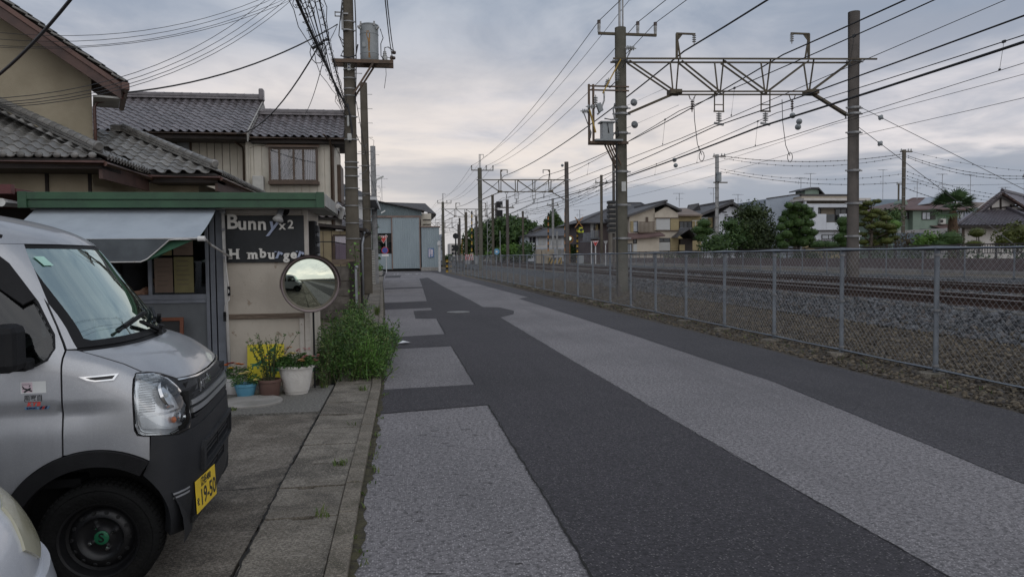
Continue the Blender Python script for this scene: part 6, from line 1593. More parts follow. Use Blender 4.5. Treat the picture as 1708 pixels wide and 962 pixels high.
# bracket and clamps on the left of the pole
mb=MB();a=p22(571,22);b=p22(571,50)
mb.box2((a.x-0.03,21.9,b.z),(a.x+0.03,22.0,a.z));mb.bar(V((a.x,21.95,a.z-0.03)),V((P1.x,21.95,a.z-0.03)),0.04);mb.bar(V((a.x,21.95,b.z)),V((P1.x,21.95,b.z)),0.04)
mb.bar(V((a.x-0.2,21.95,a.z)),V((a.x,21.95,a.z)),0.03);mb.bar(V((a.x-0.2,21.95,a.z-0.11)),V((a.x,21.95,a.z-0.11)),0.03);mb.box((a.x-0.2,21.95,a.z-0.05),(0.03,0.03,0.14))
mb.build('bracket',MATS['galv'],up_)
mb=MB()
for k in range(3):mb.tube([P1+V((-0.15,-0.12,7.6+0.1*k)),P1+V((-0.26,-0.2,7.9)),P1+V((-0.22,-0.2,8.3)),P1+V((-0.14,-0.16,8.7+0.15*k))],0.014,6)
mb.tube([P1+V((0.16,-0.1,6.0)),P1+V((0.2,-0.12,7.0)),P1+V((0.22,-0.14,8.1)),P1+V((0.2,-0.12,9.0)),P1+V((0.19,-0.1,13))],0.016,6);mb.tube([P1+V((-0.02,-0.2,4.9)),P1+V((0.06,-0.2,5.2)),P1+V((0.0,-0.2,5.7)),P1+V((-0.06,-0.2,6.0))],0.03,6)
mb.tube([P1+V((-0.15,-0.15,7.5)),P1+V((-0.22,-0.15,7.35)),P1+V((0,-0.26,7.28)),P1+V((0.2,-0.2,7.36)),P1+V((0.26,-0.1,7.7))],0.02,6)
mb.build('down_cable',MATS['cable'],up_,smooth=True)
mb=MB();mb.box(P1+V((-0.02,-0.2,5.05)),(0.12,0.08,0.2));mb.box(P1+V((-0.05,-0.21,5.5)),(0.06,0.06,0.3));mb.build('splice_case',MATS['label_white'],up_,bevel=0.02)
# transformer on its arm
tc_=p22(616.5,104);tt=p22(616.5,42)
tf=thing('transformer','grey cylindrical transformer with a rust streak on the pole arm','transformer',(tc_.x,22.0,za+0.05))
zb,zt=za+0.05,tt.z
mb=MB();mb.lathe((tc_.x,22,0),[(0.245,zb),(0.262,zb+0.03),(0.262,zb+0.2),(0.268,zb+0.205),(0.268,zb+0.225),(0.262,zb+0.23),(0.262,zt-0.30),(0.270,zt-0.295),(0.270,zt-0.275),(0.262,zt-0.27),(0.262,zt-0.05),(0.275,zt-0.045),(0.275,zt-0.02),(0.24,zt),(0.1,zt+0.02)],36);mb.build('tank',MATS['tank_grey'],tf,auto=35)
mb=MB()
for k in range(4):a=k*1.57+0.6;mb.box((tc_.x+math.cos(a)*0.275,22+math.sin(a)*0.275,zt-0.02),(0.05,0.05,0.12))
mb.build('lid_clamp',MATS['galv'],tf)
mb=MB();pts=[(-0.03,zt-0.24,0.035),(-0.02,zt-0.34,0.055),(0.0,zt-0.5,0.03),(0.0,zt-0.8,0.018),(0.01,zb+0.05,0.03)]
for(x,z,w),(x2,z2,w2)in zip(pts,pts[1:]):
 def cpt(xx,zz):return V((tc_.x+xx,22-math.sqrt(0.266**2-xx*xx),zz))
 mb.quad(cpt(x-w,z),cpt(x2-w2,z2),cpt(x2+w2,z2),cpt(x+w,z))
mb.build('rust_streak',MATS['rust_stain'],tf)
for dx in(-0.24,0.22):
 mb=MB();c=V((tc_.x+dx,21.85,zt-0.16));mb.lathe(c,[(0.03,0),(0.045,0.03),(0.028,0.05),(0.042,0.08),(0.02,0.12)],12,axis=(dx,-0.3,0.2));mb.build('bushing',MATS['porcelain'],tf,auto=40)
mb=MB();mb.box((tc_.x-0.14,21.745,zb+0.42),(0.10,0.02,0.13));mb.build('name_plate',MATS['tank_grey'],tf)
mb=MB();mb.tube([V((tc_.x+0.32,21.83,zt-0.15)),V((tc_.x+0.40,21.85,zt-0.4)),V((tc_.x+0.33,21.9,zb+0.5)),V((tc_.x+0.33,21.9,zb+0.15)),V((tc_.x+0.45,21.95,zb+0.02))],0.013,6);mb.build('lead',MATS['cable'],tf,smooth=True)
# cut-out insulator at the arm end
ci=V((p22(642,104).x,22.0,za+0.05));ct=thing('cutout_insulator','white fused insulator standing at the transformer arm end','insulator',ci)
mb=MB();mb.lathe(ci,[(0.075,0),(0.075,0.16),(0.055,0.17),(0.065,0.20),(0.045,0.22),(0.06,0.25),(0.04,0.27),(0.05,0.30),(0.02,0.33),(0.015,0.42)],16);mb.build('body',MATS['porcelain'],ct,auto=40)
mb=MB();mb.box(ci+V((0.19,0,0.08)),(0.07,0.07,0.22));mb.build('clamp',MATS['rusty_steel'],ct)
e1=V((p22(657,88).x,22.0,p22(657,88).z));e2=V((p22(655,97).x,22,p22(655,97).z))
mb=MB();mb.lathe(e1,[(0.03,-0.06),(0.05,-0.03),(0.05,0.03),(0.03,0.06)],10,axis=(1,0,0));mb.lathe(e2,[(0.03,-0.08),(0.05,-0.04),(0.05,0.04),(0.03,0.08)],10,axis=(1,0,0));mb.build('strain_insulator',MATS['brown_porcelain'],ct,auto=40)
mb=MB();mb.tube([ci+V((0,0,0.42)),ci+V((0.10,0,0.44)),ci+V((0.22,0,0.36)),e1],0.014,6);mb.tube([ci+V((0.07,0,0.15)),ci+V((0.16,0,0.12)),e2],0.012,6);mb.tube([ci+V((0.02,0,-0.1)),ci+V((0.03,0,-0.35)),ci+V((-0.03,0,-0.75))],0.008,5);mb.build('lead',MATS['cable'],ct,smooth=True)
def wire(name,label,p0,p1,s,r,mat='cable',group=None,n=14,cat='wire'):
 mb=MB();mb.tube(sag(p0,p1,s,n),r,5,cap=False)
 o=mb.build(name,MATS[mat],loc=p0,smooth=True);tag(o,label,cat,group);return o
wire('high_voltage_wire','nearer of two wires rising from the transformer insulators out of frame',e1,at(640,-60,12),0.2,0.012)
wire('high_voltage_wire','further of two wires rising from the transformer insulators out of frame',e2,at(637,-60,12),0.25,0.012)
# second and third poles
for(x,y,r0,r1,h,lab,m_)in((-1.32,33.2,0.185,0.155,9.2,'second utility pole, plain concrete, just past the transformer pole','pole_concrete'),(-1.33,45.0,0.175,0.15,8.2,'third utility pole, slender and pale, half hidden by the second','galv')):
 o=thing('utility_pole',lab,'utility pole',(x,y,0),0,'utility poles along the street')
 mb=MB();mb.tube([V((x,y,0)),V((x-0.05,y,h))],[r0,r1],20);mb.build('shaft',MATS[m_],o,auto=40)
 for k in range(11):
  z=h-0.5-k*0.62;mb=MB();mb.tube([V((x-0.32,y-0.05,z)),V((x+0.32,y-0.05,z))],0.012,5);mb.build('step_bolt',MATS['galv'],o)
 mb=MB()
 for k in range(3):mb.tube([V((x+0.18,y-0.1,h-2.4-k*0.55)),V((x+0.36,y-0.12,h-2.5-k*0.55)),V((x+0.34,y-0.1,h-2.75-k*0.55)),V((x+0.18,y-0.1,h-2.78-k*0.55))],0.009,5)
 mb.build('cable_loop',MATS['cable'],o)
 for z in(2.0,3.2,4.4,5.6):mb=MB();mb.lathe((x-0.005*z,y,z),[(r0+0.0,-0.012),(r0+0.012,-0.012),(r0+0.012,0.012),(r0,0.012)],20,cap0=False,cap1=False);mb.build('band',MATS['galv'],o)
mb=MB();c=at(425*0+630,300,44);
mb=MB();mb.box((-1.0,44.8,6.3),(0.5,0.12,0.10),M=Matrix.Rotation(R(-25),3,'Y'));mb.box((-1.22,44.9,6.15),(0.08,0.08,0.3));tag(mb.build('street_lamp',MATS['label_white'],loc=(-1.0,44.8,6.2),bevel=0.02),'small white street lamp angled out from the third pole','lamp')
# ---- cables from the pole towards the camera and to the houses
def bundle(name,label,p0,p1,s,r,hang=True,n=18,seed=1):
 o=thing(name,label,'cable',p0)
 mb=MB();mb.tube(sag(p0,p1,s,n),r,7,cap=False);mb.build('main_cable',MATS['cable'],o,smooth=True)
 if hang:
  random.seed(seed);P=sag(p0,p1,s,n);mb=MB();q=[]
  for i in range(n*7+1):
   t=i/7;k=min(int(t),n-1);p=P[k].lerp(P[k+1],t-k);a=i*1.75;q.append(p+V((math.cos(a)*0.055,0,math.sin(a)*0.055-0.04)))
  mb.tube(q,0.0055,4,cap=False);mb.build('lashing_coil',MATS['cable'],o,smooth=True)
  for k in range(2):
   mb=MB();mb.tube([p+V((random.uniform(-.06,.06)+0.10*(k*2-1),0,-0.12-0.1*k+random.uniform(-.05,.03)))for p in P],0.007,5,cap=False);mb.build('line',MATS['cable'],o,smooth=True)
 return o
pj1=V((P1.x-0.1,21.85,p22(592,180).z));q0=at(493,-30,11.5)
bundle('telephone_cable','thick lashed cable bundle running from the pole down over the street',pj1,q0+(q0-pj1)*1.3,0.25,0.027,n=26,seed=4)
q1=at(535,-20,13);pj2=V((P1.x-0.15,21.9,p22(590,170).z))
bundle('telephone_cable','slack spiral cable hanging beside the thick lashed bundle',pj2,q1+(q1-pj2)*1.0,0.35,0.014,n=22,seed=8)
q2=at(508,-12,12);
for k in range(4):
 p_=V((P1.x-0.12,21.9,pj1.z-0.12*k));qq=at(502+k*10,-20,12.5);wire('telephone_wire','thin wire strung alongside the thick lashed bundle',p_,qq+(qq-p_)*0.9,0.22+0.12*k,0.009,group='thin wires beside the cable bundle',cat='wire')
# loops and splices near the top edge
o=thing('cable_loops','tangle of spare cable loops and a splice under the bundle','cable',at(515,25,13))
random.seed(2);mb=MB()
for k,(u,v,r_)in enumerate(((495,6,0.07),(512,14,0.09),(517,20,0.08),(505,4,0.10),(520,8,0.06))):
 c=at(u,v,13);mb.tube([c+V((math.cos(t*0.63)*r_,random.uniform(-.02,.02),math.sin(t*0.63)*r_*1.2))for t in range(10)],0.007,5,closed=True)
for k,(u,v,r_)in enumerate(((530,88,0.22),(536,84,0.15))):
 c=at(u,v,15);mb.tube([c+V((math.cos(t*0.63)*r_*0.7,0,math.sin(t*0.63)*r_))for t in range(10)],0.009,5,closed=True)
mb.build('loop',MATS['cable'],o,smooth=True)
mb=MB();c=at(531,77,15);mb.tube([c+V((-0.12,0,-0.05)),c+V((0.10,0,0.07))],0.04,8);c=at(540,68,15.3);mb.tube([c,c+V((0.05,0.1,0.05))],0.035,8);mb.build('splice_case',MATS['cable'],o)
# service drops to the houses
pb=p22(563,41);wire('service_cable','heavy service cable from the pole bracket to the tan house eave',V((pb.x,22,pb.z)),at(196,156,17.0),0.35,0.020)
wire('service_cable','service cable from the splice to the cream house gable',at(530,80,15.2),at(383,222,24.6),0.55,0.017)
wire('service_cable','thin drop wire falling past the splice to the cream house roof',at(540,98,16),at(509,190,24.5),0.15,0.009)
wire('service_cable','thin line between pole bracket and the hanging splice',V((pb.x,22,pb.z)),at(538,86,15.2),0.05,0.009)
tops=[((452,-8),(-60,167)),((470,-8),(-60,174)),((486,-8),(-60,178)),((496,-8),(-60,181))]
for k,(a,b)in enumerate(tops):wire('overhead_line',['uppermost','second','third','lowest'][k]+' of the four thin lines crossing the tan gable wall',at(a[0],a[1],19),at(b[0],b[1],11.5),0.62+0.03*k,0.0065,group='lines across the tan gable')
tops=[((460,-12),(-60,48)),((470,-8),(-60,60)),((486,-6),(-60,72)),((500,-6),(-60,75))]
for k,(a,b)in enumerate(tops):wire('overhead_line',['uppermost','second','third','lowest'][k]+' of the four thin lines high over the tan roof',at(a[0],a[1],19),at(b[0],b[1],14.2+0*k),0.50,0.006,group='lines above the tan roof')
wire('overhead_cable','thick taped cable slanting down across the upper corner by the tan gable',at(150,-42,6.5),at(-40,152,8.5),0.10,0.017)
# lines joining the three street poles
wire('street_line','line from the transformer pole to the second pole',V((-1.15,22,5.2)),V((-1.25,33.2,6.6)),0.25,0.012)
wire('street_line','slack line looping from pole to pole past the lamp',V((-1.12,22,6.1)),V((-1.2,45,5.4)),0.5,0.010)
wire('street_line','drop line from the second pole towards the annexe roof',V((-1.2,33.1,5.6)),V((-1.15,23.6,4.2)),0.1,0.008)
# ================================================================== END OF THE STREET: warehouse, signs, level crossing
pm('corrugated_blue',(0.30,0.355,0.38),(0.25,0.30,0.325),0.5,0.6,0.05,8,c3=(0.34,0.37,0.38),s3=0.4,stretch=(1,1,0.35))
pm('corrugated_old',(0.15,0.185,0.195),(0.115,0.145,0.155),0.6,0.65)
pm('roof_brown',(0.062,0.055,0.055),(0.045,0.04,0.04),1.5,0.75)
pm('lintel_brown',(0.22,0.155,0.13),(0.17,0.12,0.10),2,0.7)
pm('poster_white',(0.62,0.58,0.62),(0.45,0.40,0.48),6,0.6)
pm('poster_blue',(0.10,0.19,0.36),(0.08,0.15,0.30),3,0.5)
pm('sign_red',(0.50,0.035,0.03),(0.42,0.03,0.028),3,0.45)
pm('sign_blue',(0.05,0.10,0.36),(0.04,0.08,0.30),3,0.45)
pm('sign_sky',(0.14,0.36,0.58),None,3,0.45)
pm('sign_white',(0.70,0.70,0.69),(0.62,0.62,0.61),4,0.5)
pm('post_white',(0.58,0.58,0.58),(0.46,0.46,0.46),3,0.5)
pm('warning_yellow',(0.42,0.27,0.04),(0.34,0.21,0.03),4,0.55)
pm('warning_orange',(0.40,0.18,0.05),(0.32,0.14,0.04),4,0.55)
pm('signal_black',(0.015,0.016,0.018),(0.012,0.012,0.014),4,0.6)
pm('crossing_lime',(0.55,0.60,0.03),None,4,0.5)
def corr(x0,x1,y,z0,z1,pitch=0.25,dep=0.035,ztop=None):
 """ribbed sheet facing the camera"""
 mb=MB();n=int((x1-x0)/pitch)
 xs=[]
 for i in range(n):
  a=x0+i*(x1-x0)/n;w=(x1-x0)/n
  xs+=[(a,0),(a+w*0.55,0),(a+w*0.65,-dep),(a+w*0.9,-dep)]
 xs.append((x1,0))
 for(x,d)in xs:mb.v+=[V((x,y+d,z0)),V((x,y+d,ztop(x)if ztop else z1))]
 for i in range(len(xs)-1):mb.f.append((2*i,2*i+2,2*i+3,2*i+1))
 return mb
wy=86.0
wa=thing('warehouse','pale blue corrugated warehouse with tall sliding door at the street end','warehouse',(0,wy,0))
mb=MB();mb.box2((-9,wy+0.3,0),(2.55,wy+22,6.1));mb.build('core',MATS['interior_dark'],wa)
corr(-0.62,2.45,wy-0.12,0.30,6.12,0.24).build('sliding_door',MATS['corrugated_blue'],wa)
corr(-9,-0.72,wy,4.35,6.15,0.24).build('cladding',MATS['corrugated_blue'],wa)
corr(-9,-0.72,wy,0.25,2.0,0.24).build('cladding',MATS['corrugated_blue'],wa)
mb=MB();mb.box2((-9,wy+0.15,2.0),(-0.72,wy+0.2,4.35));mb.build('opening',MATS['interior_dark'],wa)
mb=MB();mb.box2((-9,wy+0.05,2.15),(-0.72,wy+0.1,3.35));mb.build('window',MATS['pane_glass'],wa)
corr(-9,2.75,wy,6.32,7.9,0.24,ztop=lambda x:min(8.35,7.85-(x+2.2)*0.205)if x>-4.5 else 8.32).build('gable',MATS['corrugated_old'],wa)
mb=MB();mb.box2((-9,wy-0.18,6.12),(2.65,wy+0.1,6.34));mb.build('lintel',MATS['lintel_brown'],wa)
for x in(-0.72,2.45):mb=MB();mb.box2((x,wy-0.16,0.2),(x+0.12,wy+0.05,6.12));mb.build('door_post',MATS['lintel_brown'],wa)
mb=MB();mb.prism([V((-4.6,wy-0.5,8.42)),V((3.1,wy-0.5,6.82)),V((3.1,wy-0.5,6.93)),V((-4.6,wy-0.5,8.54))],(0,4,0));mb.build('front_roof',MATS['roof_brown'],wa)
mb=MB();mb.add([V((-9,wy+3.5,8.5)),V((-3,wy+3.5,8.2)),V((4.6,wy+3.5,6.75)),V((3.7,wy+14,8.75)),V((-9,wy+14,9.0))],[(0,1,2,3,4)]);mb.add([V((4.6,wy+3.5,6.55)),V((4.6,wy+3.5,6.75)),V((3.7,wy+14,8.75)),V((4.6,wy+22,6.6))],[(0,1,2,3)]);mb.build('main_roof',MATS['roof_brown'],wa)
mb=MB();mb.box2((2.75,wy+2.6,5.2),(3.95,wy+16,6.75));mb.build('upper_wall',MATS['siding_cream'],wa)
for z in(5.4,5.95):mb=MB();mb.box2((3.0,wy+2.5,z),(3.9,wy+2.6,z+0.10));mb.build('shutter_rail',MATS['interior_dark'],wa)
an=thing('warehouse_annexe','lower blue corrugated annexe with a poster beside the warehouse door','annexe',(3.7,wy,0))
corr(2.68,4.72,wy-0.25,0.42,5.0,0.24).build('cladding',MATS['corrugated_blue'],an)
mb=MB();mb.box2((2.7,wy-0.2,0),(4.70,wy+12,4.95));mb.build('wall',MATS['corrugated_old'],an)
mb=MB();mb.box2((2.6,wy-0.4,5.0),(4.85,wy+12,5.12));mb.build('roof',MATS['lintel_brown'],an)
mb=MB();mb.box2((2.6,wy-0.3,-0.05),(4.8,wy+12,0.42));mb.build('plinth',MATS['concrete'],an)
mb=MB();mb.box2((3.42,wy-0.36,1.55),(4.08,wy-0.33,2.6));po=tag(mb.build('poster',MATS['poster_blue'],loc=(3.75,wy-0.35,1.55)),'blue and white poster fixed on the annexe cladding','poster')
for(x,z,w,h)in((3.55,2.05,0.16,0.9),(3.83,2.15,0.3,0.62),(3.85,1.72,0.2,0.14),(3.6,2.5,0.2,0.1)):
 mb=MB();mb.box((x,wy-0.365,z),(w,0.01,h));mb.build('print',MATS['poster_white'],po)
mb=MB();mb.box((-1.6,wy-0.6,6.75),(0.55,0.12,0.13),M=Matrix.Rotation(R(-30),3,'Y'));tag(mb.build('wall_lamp',MATS['sign_white'],loc=(-1.6,wy-0.6,6.7)),'small white lamp on the upper warehouse wall','lamp')
def aerial(label,p,h,group='rooftop aerials',r=0.03,n=5):
 o=thing('tv_aerial',label,'aerial',p,0,group)
 mb=MB();mb.cyl(p,V(p)+V((0,0,h)),r,n=6);mb.build('mast',MATS['zinc'],o)
 mb=MB();t=V(p)+V((0,0,h));mb.bar(t+V((-0.7,0,-0.05)),t+V((0.7,0,-0.05)),r)
 for k in range(n):mb.bar(t+V((-0.6+0.3*k,-0.3,-0.05)),t+V((-0.6+0.3*k,0.3,-0.05)),r*0.8)
 mb.bar(t+V((-0.45,0,-h*0.4)),t+V((0.45,0,-h*0.4)),r);mb.bar(t+V((-0.3,0,-h*0.4-0.2)),t+V((-0.3,0,-h*0.4+0.2)),r*0.8)
 mb.build('antenna',MATS['zinc'],o);return o
aerial('spindly television aerial rising from the blue warehouse roof',(-1.75,wy+2,8.2),2.6,None,0.028)
# stop sign with no-parking disc
SP=V((-1.22,77.5,0));ss_=thing('stop_sign','red triangular stop sign with a blue disc on a white post by the warehouse','road sign',SP)
mb=MB();mb.cyl(SP,SP+V((0.02,0,3.95)),0.045,n=8);mb.build('post',MATS['post_white'],ss_)
def tri_sign(c,s,parent,txt='止まれ',mat='sign_red',tm='sign_white',rot=0.0):
 xd=V((math.cos(rot),math.sin(rot),0));nd=V((xd.y,-xd.x,0))
 a=[c+xd*(-s/2)+Z*(s*0.29),c+xd*(s/2)+Z*(s*0.29),c-Z*(s*0.577)]
 mb=MB();mb.prism([a[0],a[2],a[1]],-nd*0.03);mb.build('sign_border',MATS[tm],parent)
 k=0.90;b=[c+(p-c)*k+nd*0.008 for p in a]
 mb=MB();mb.prism([b[0],b[2],b[1]],-nd*0.006);mb.build('sign_plate',MATS[mat],parent)
 if txt:text_mb(txt,s*0.24,plane_M(c+nd*0.014+Z*s*0.14,xd,Z),0.002,0.006).build('lettering',MATS[tm],parent)
tri_sign(SP+V((-0.25,-0.06,3.55)),0.92,ss_)
c=SP+V((-0.12,-0.06,2.32));mb=MB();mb.lathe(c,[(0.36,-0.01),(0.36,0.01)],24,axis=(0,-1,0));mb.build('disc_rim',MATS['sign_red'],ss_);mb=MB();mb.lathe(c+V((0,-0.012,0)),[(0.29,0),(0.29,0.01)],24,axis=(0,-1,0));mb.build('disc',MATS['sign_blue'],ss_);mb=MB();mb.bar(c+V((-0.2,-0.026,0.2)),c+V((0.2,-0.026,-0.2)),0.07,0.006);mb.build('disc_bar',MATS['sign_red'],ss_)
mb=MB();mb.box(SP+V((-0.1,-0.05,1.82)),(0.7,0.03,0.22));mb.build('sub_plate',MATS['sign_white'],ss_)
wp=on(735,453);wp=V((4.35,79.0,0));pw=thing('marker_post','white steel post standing alone before the annexe corner','post',wp)
mb=MB();mb.cyl(wp,wp+V((0,0,3.3)),0.13,n=10);mb.build('shaft',MATS['post_white'],pw,auto=40);mb=MB();mb.box(wp+V((-0.05,-0.1,3.0)),(0.34,0.2,0.34));mb.build('box',MATS['post_white'],pw)
kb=thing('kerb_planter','small planter with clipped bush under the stop sign','planter',(-1.9,68,0));mb=MB();mb.box2((-2.6,66.5,0),(-1.45,72,0.35));mb.build('trough',MATS['concrete'],kb)

# ================================================================== FOLIAGE BUILDERS
leaf_mat('leaf_pine',[(0.020,0.034,0.013),(0.036,0.055,0.018),(0.058,0.078,0.024)])
leaf_mat('leaf_mid',[(0.022,0.048,0.014),(0.042,0.08,0.02),(0.07,0.115,0.03)])
leaf_mat('leaf_top',[(0.05,0.065,0.014),(0.075,0.088,0.02),(0.095,0.105,0.025)])
leaf_mat('leaf_lime',[(0.06,0.12,0.02),(0.085,0.16,0.03),(0.11,0.19,0.04)])
leaf_mat('leaf_red',[(0.06,0.045,0.028),(0.09,0.06,0.04),(0.07,0.075,0.03)])
leaf_mat('palm_leaf',[(0.045,0.085,0.035),(0.075,0.125,0.05)])
pm('bark',(0.10,0.08,0.06),(0.06,0.047,0.036),6,0.9,0.5,30)
pm('palm_bark',(0.15,0.095,0.06),(0.085,0.055,0.036),12,0.95,0.8,25)
def clump(mb,c,r,n,size,jit=0.35,flat=1.0):
 """leaf-sized faces spread through an ellipsoid, denser towards its skin"""
 c=V(c);rx,ry,rz=r
 for k in range(n):
  d=rnd_dir(-1);q=random.uniform(0.55,1.0)**0.6;q*=1+random.uniform(-jit,jit)*0.5
  p=c+V((d.x*rx,d.y*ry,d.z*rz))*q
  nn=(d+rnd_dir()*0.9).normalized();t=nn.cross(rnd_dir());
  if t.length<1e-3:continue
  t.normalize();b=nn.cross(t);s=size*random.uniform(0.6,1.3)
  mb.add([p-t*s*0.5,p+b*s*0.32,p+t*s*0.5,p-b*s*0.32],[(0,1,2,3)])
def tree(name,label,base,lobes,leafm,size=0.22,dens=60,trunk=0.16,cat='tree',group=None,cores=True):
 """lobes: (dx, dy, dz, rx, ry, rz) about the base"""
 base=V(base);o=thing(name,label,cat,base,0,group)
 mb=MB();topz=max(l[2]for l in lobes)
 mb.tube([base,base+V((0.05,0,topz*0.5)),base+V((0,0.05,topz))],[trunk,trunk*0.7,trunk*0.25],8)
 for l in lobes:
  if abs(l[0])+abs(l[1])>0.3:zz=max(0.3,l[2]*0.62);mb.tube([base+V((0,0,zz)),base+V((l[0]*0.5,l[1]*0.5,(zz+l[2])/2)),base+V(l[:3])],[trunk*0.45,trunk*0.3,trunk*0.12],6)
 mb.build('trunk',MATS['bark'],o,auto=60)
 mb=MB()
 for l in lobes:
  area=(l[3]*l[4]+l[3]*l[5]+l[4]*l[5])*4/3*3.14
  if cores:mb.ball(base+V(l[:3]),(l[3]*0.5,l[4]*0.5,l[5]*0.5),8,6,0.2)
  clump(mb,base+V(l[:3]),l[3:6],int(area*dens*0.35/size/4.5)+30,size)
 mb.build('crown',MATS[leafm],o);return o
def topiary(name,label,base,pads,leafm,trunk=0.14,size=0.13,cat='tree',dens=1.0):
 """cloud-pruned tree: clipped pads on bent limbs"""
 base=V(base);o=thing(name,label,cat,base)
 mb=MB();tz=max(p[2]for p in pads);P=[base+V((math.sin(t*2.5)*0.12,0,tz*t))for t in(0,.25,.5,.75,1)]
 mb.tube(P,[trunk,trunk*0.85,trunk*0.7,trunk*0.5,trunk*0.3],8)
 for p in pads:
  zz=max(0.2,p[2]-0.35);a=base+V((0,0,zz));e=base+V(p[:3]);mb.tube([a,(a+e)/2+V((0,0,-0.06)),e],[trunk*0.4,trunk*0.32,trunk*0.2],6)
 mb.build('trunk',MATS['bark'],o,auto=60)
 for p in pads:
  mb=MB();c=base+V(p[:3]);r=p[3:6];mb.ball(c,(r[0]*0.86,r[1]*0.86,r[2]*0.84),12,8,0.04)
  n=int(330*dens*(r[0]*r[1]+r[0]*r[2])/0.5)
  for k in range(n):
   d=rnd_dir(-1);q=V((d.x*r[0],d.y*r[1],d.z*r[2]*(1 if d.z>0 else 0.75)))*random.uniform(0.9,1.06);nn=(d+rnd_dir()*0.6).normalized();t=nn.cross(rnd_dir())
   if t.length<1e-3:continue
   t.normalize();b=nn.cross(t);s=size*random.uniform(0.6,1.2);mb.add([c+q-t*s/2,c+q+b*s*0.3,c+q+t*s/2,c+q-b*s*0.3],[(0,1,2,3)])
  mb.build('leaf_pad',MATS[leafm],o)
 return o
random.seed(31)
topiary('pruned_tree','dark cloud-pruned pine in the planter before the warehouse',(-2.25,69,0.3),[(0.07,0,4.1,0.462,0.42,0.4),(-0.21,0,3.5,0.594,0.42,0.32),(0.315,0,3.05,0.495,0.35,0.24),(-0.175,0,2.6,0.561,0.35,0.24),(0.28,0,2.15,0.462,0.35,0.208),(-0.21,0,1.65,0.495,0.35,0.224),(0.245,0,1.2,0.429,0.35,0.2),(-0.07,0,0.7,0.396,0.35,0.24)],'leaf_mid',0.1,0.16)
tree('pruned_bush','low clipped bush at the foot of the cloud-pruned pine',(-1.75,67.5,0.3),[(0,0,0.35,0.5,0.5,0.4)],'leaf_lime',0.14,60,0.03,cat='bush')
# ================================================================== RAILWAY: ballast, tracks, fences, gantries, wires
island_tint('stone_blue',[(0.036,0.037,0.041),(0.085,0.087,0.092),(0.15,0.155,0.163),(0.095,0.078,0.068)],0.9,9)
island_tint('stone_brown',[(0.05,0.04,0.03),(0.10,0.08,0.056),(0.17,0.14,0.10),(0.065,0.06,0.058)],0.92,9)
pm('ballast',(0.075,0.08,0.086),(0.03,0.032,0.036),14,0.95,1.0,16,c3=(0.12,0.12,0.12),s3=22)
pm('gravel',(0.085,0.068,0.05),(0.04,0.033,0.026),16,0.95,1.0,22,c3=(0.13,0.115,0.09),s3=28,lo3=0.6)
pm('rail_rust',(0.075,0.040,0.028),(0.05,0.028,0.021),6,0.85,0.2,30)
pm('rail_head',(0.42,0.40,0.38),(0.34,0.32,0.30),3,0.28,metal=0.9)
pm('sleeper',(0.22,0.205,0.185),(0.15,0.14,0.125),4,0.9)
pm('fence_steel',(0.20,0.222,0.25),(0.155,0.172,0.198),5,0.55,metal=0.35,c3=(0.22,0.20,0.18),s3=6,lo3=0.66,hi3=0.8)
pm('wire_galv',(0.40,0.395,0.395),(0.32,0.315,0.315),6,0.5,metal=0.4)
pm('pole_dark',(0.115,0.10,0.09),(0.085,0.075,0.068),2,0.9,0.15,40,c3=(0.065,0.055,0.047),s3=0.9)
pm('pole_moss',(0.13,0.122,0.098),(0.095,0.09,0.07),2,0.9,0.2,40,c3=(0.075,0.068,0.05),s3=1.0)
pm('truss_rust',(0.105,0.085,0.055),(0.07,0.058,0.042),4,0.8,0.1,30,c3=(0.12,0.07,0.035),s3=3)
pm('wall_redbrown',(0.125,0.082,0.078),(0.095,0.062,0.06),2,0.85,0.1,10,c3=(0.075,0.055,0.052),s3=1.2)
pm('iron_dark',(0.04,0.034,0.032),(0.03,0.026,0.025),4,0.7)
BY0,BY1=-30,320
def bend(y):return 0.0 if y<60 else-0.00075*(y-60)**2*0.35
def prof_sheet(prof,name,mat,y0,y1,n,jit):
 mb=MB();m=len(prof)
 for i in range(n+1):
  y=y0+(y1-y0)*(i/n)**1.6 if y0>-100 else y0
  for(x,z)in prof:mb.v.append(V((x+bend(y),y,z+mnoise.noise(V((x*1.7,y*1.1,0.3)))*jit)))
 for i in range(n):
  for k in range(m-1):mb.f.append((i*m+k,i*m+k+1,(i+1)*m+k+1,(i+1)*m+k))
 o=mb.build(name,MATS[mat]);o['kind']='structure';return o
def shoulder_z(x):return 0.0 if x<6.4 else(x-6.4)*0.15 if x<8.5 else 0.315+(x-8.5)*0.46 if x<9.2 else 0.64
prof_sheet([(5.95,-0.012),(6.4,0.0),(7.0,0.085),(7.6,0.175),(8.1,0.25),(8.6,0.30)],'gravel_verge','gravel',-12,72,120,0.008)
prof_sheet([(8.3,0.19),(8.55,0.33),(9.0,0.54),(9.2,0.615),(9.6,0.645),(10.7,0.645),(12.0,0.62),(13.4,0.645),(14.5,0.645),(15.3,0.62),(16.2,0.60),(18.4,0.66),(19.5,0.68)],'ballast_bed','ballast',-30,320,160,0.03)
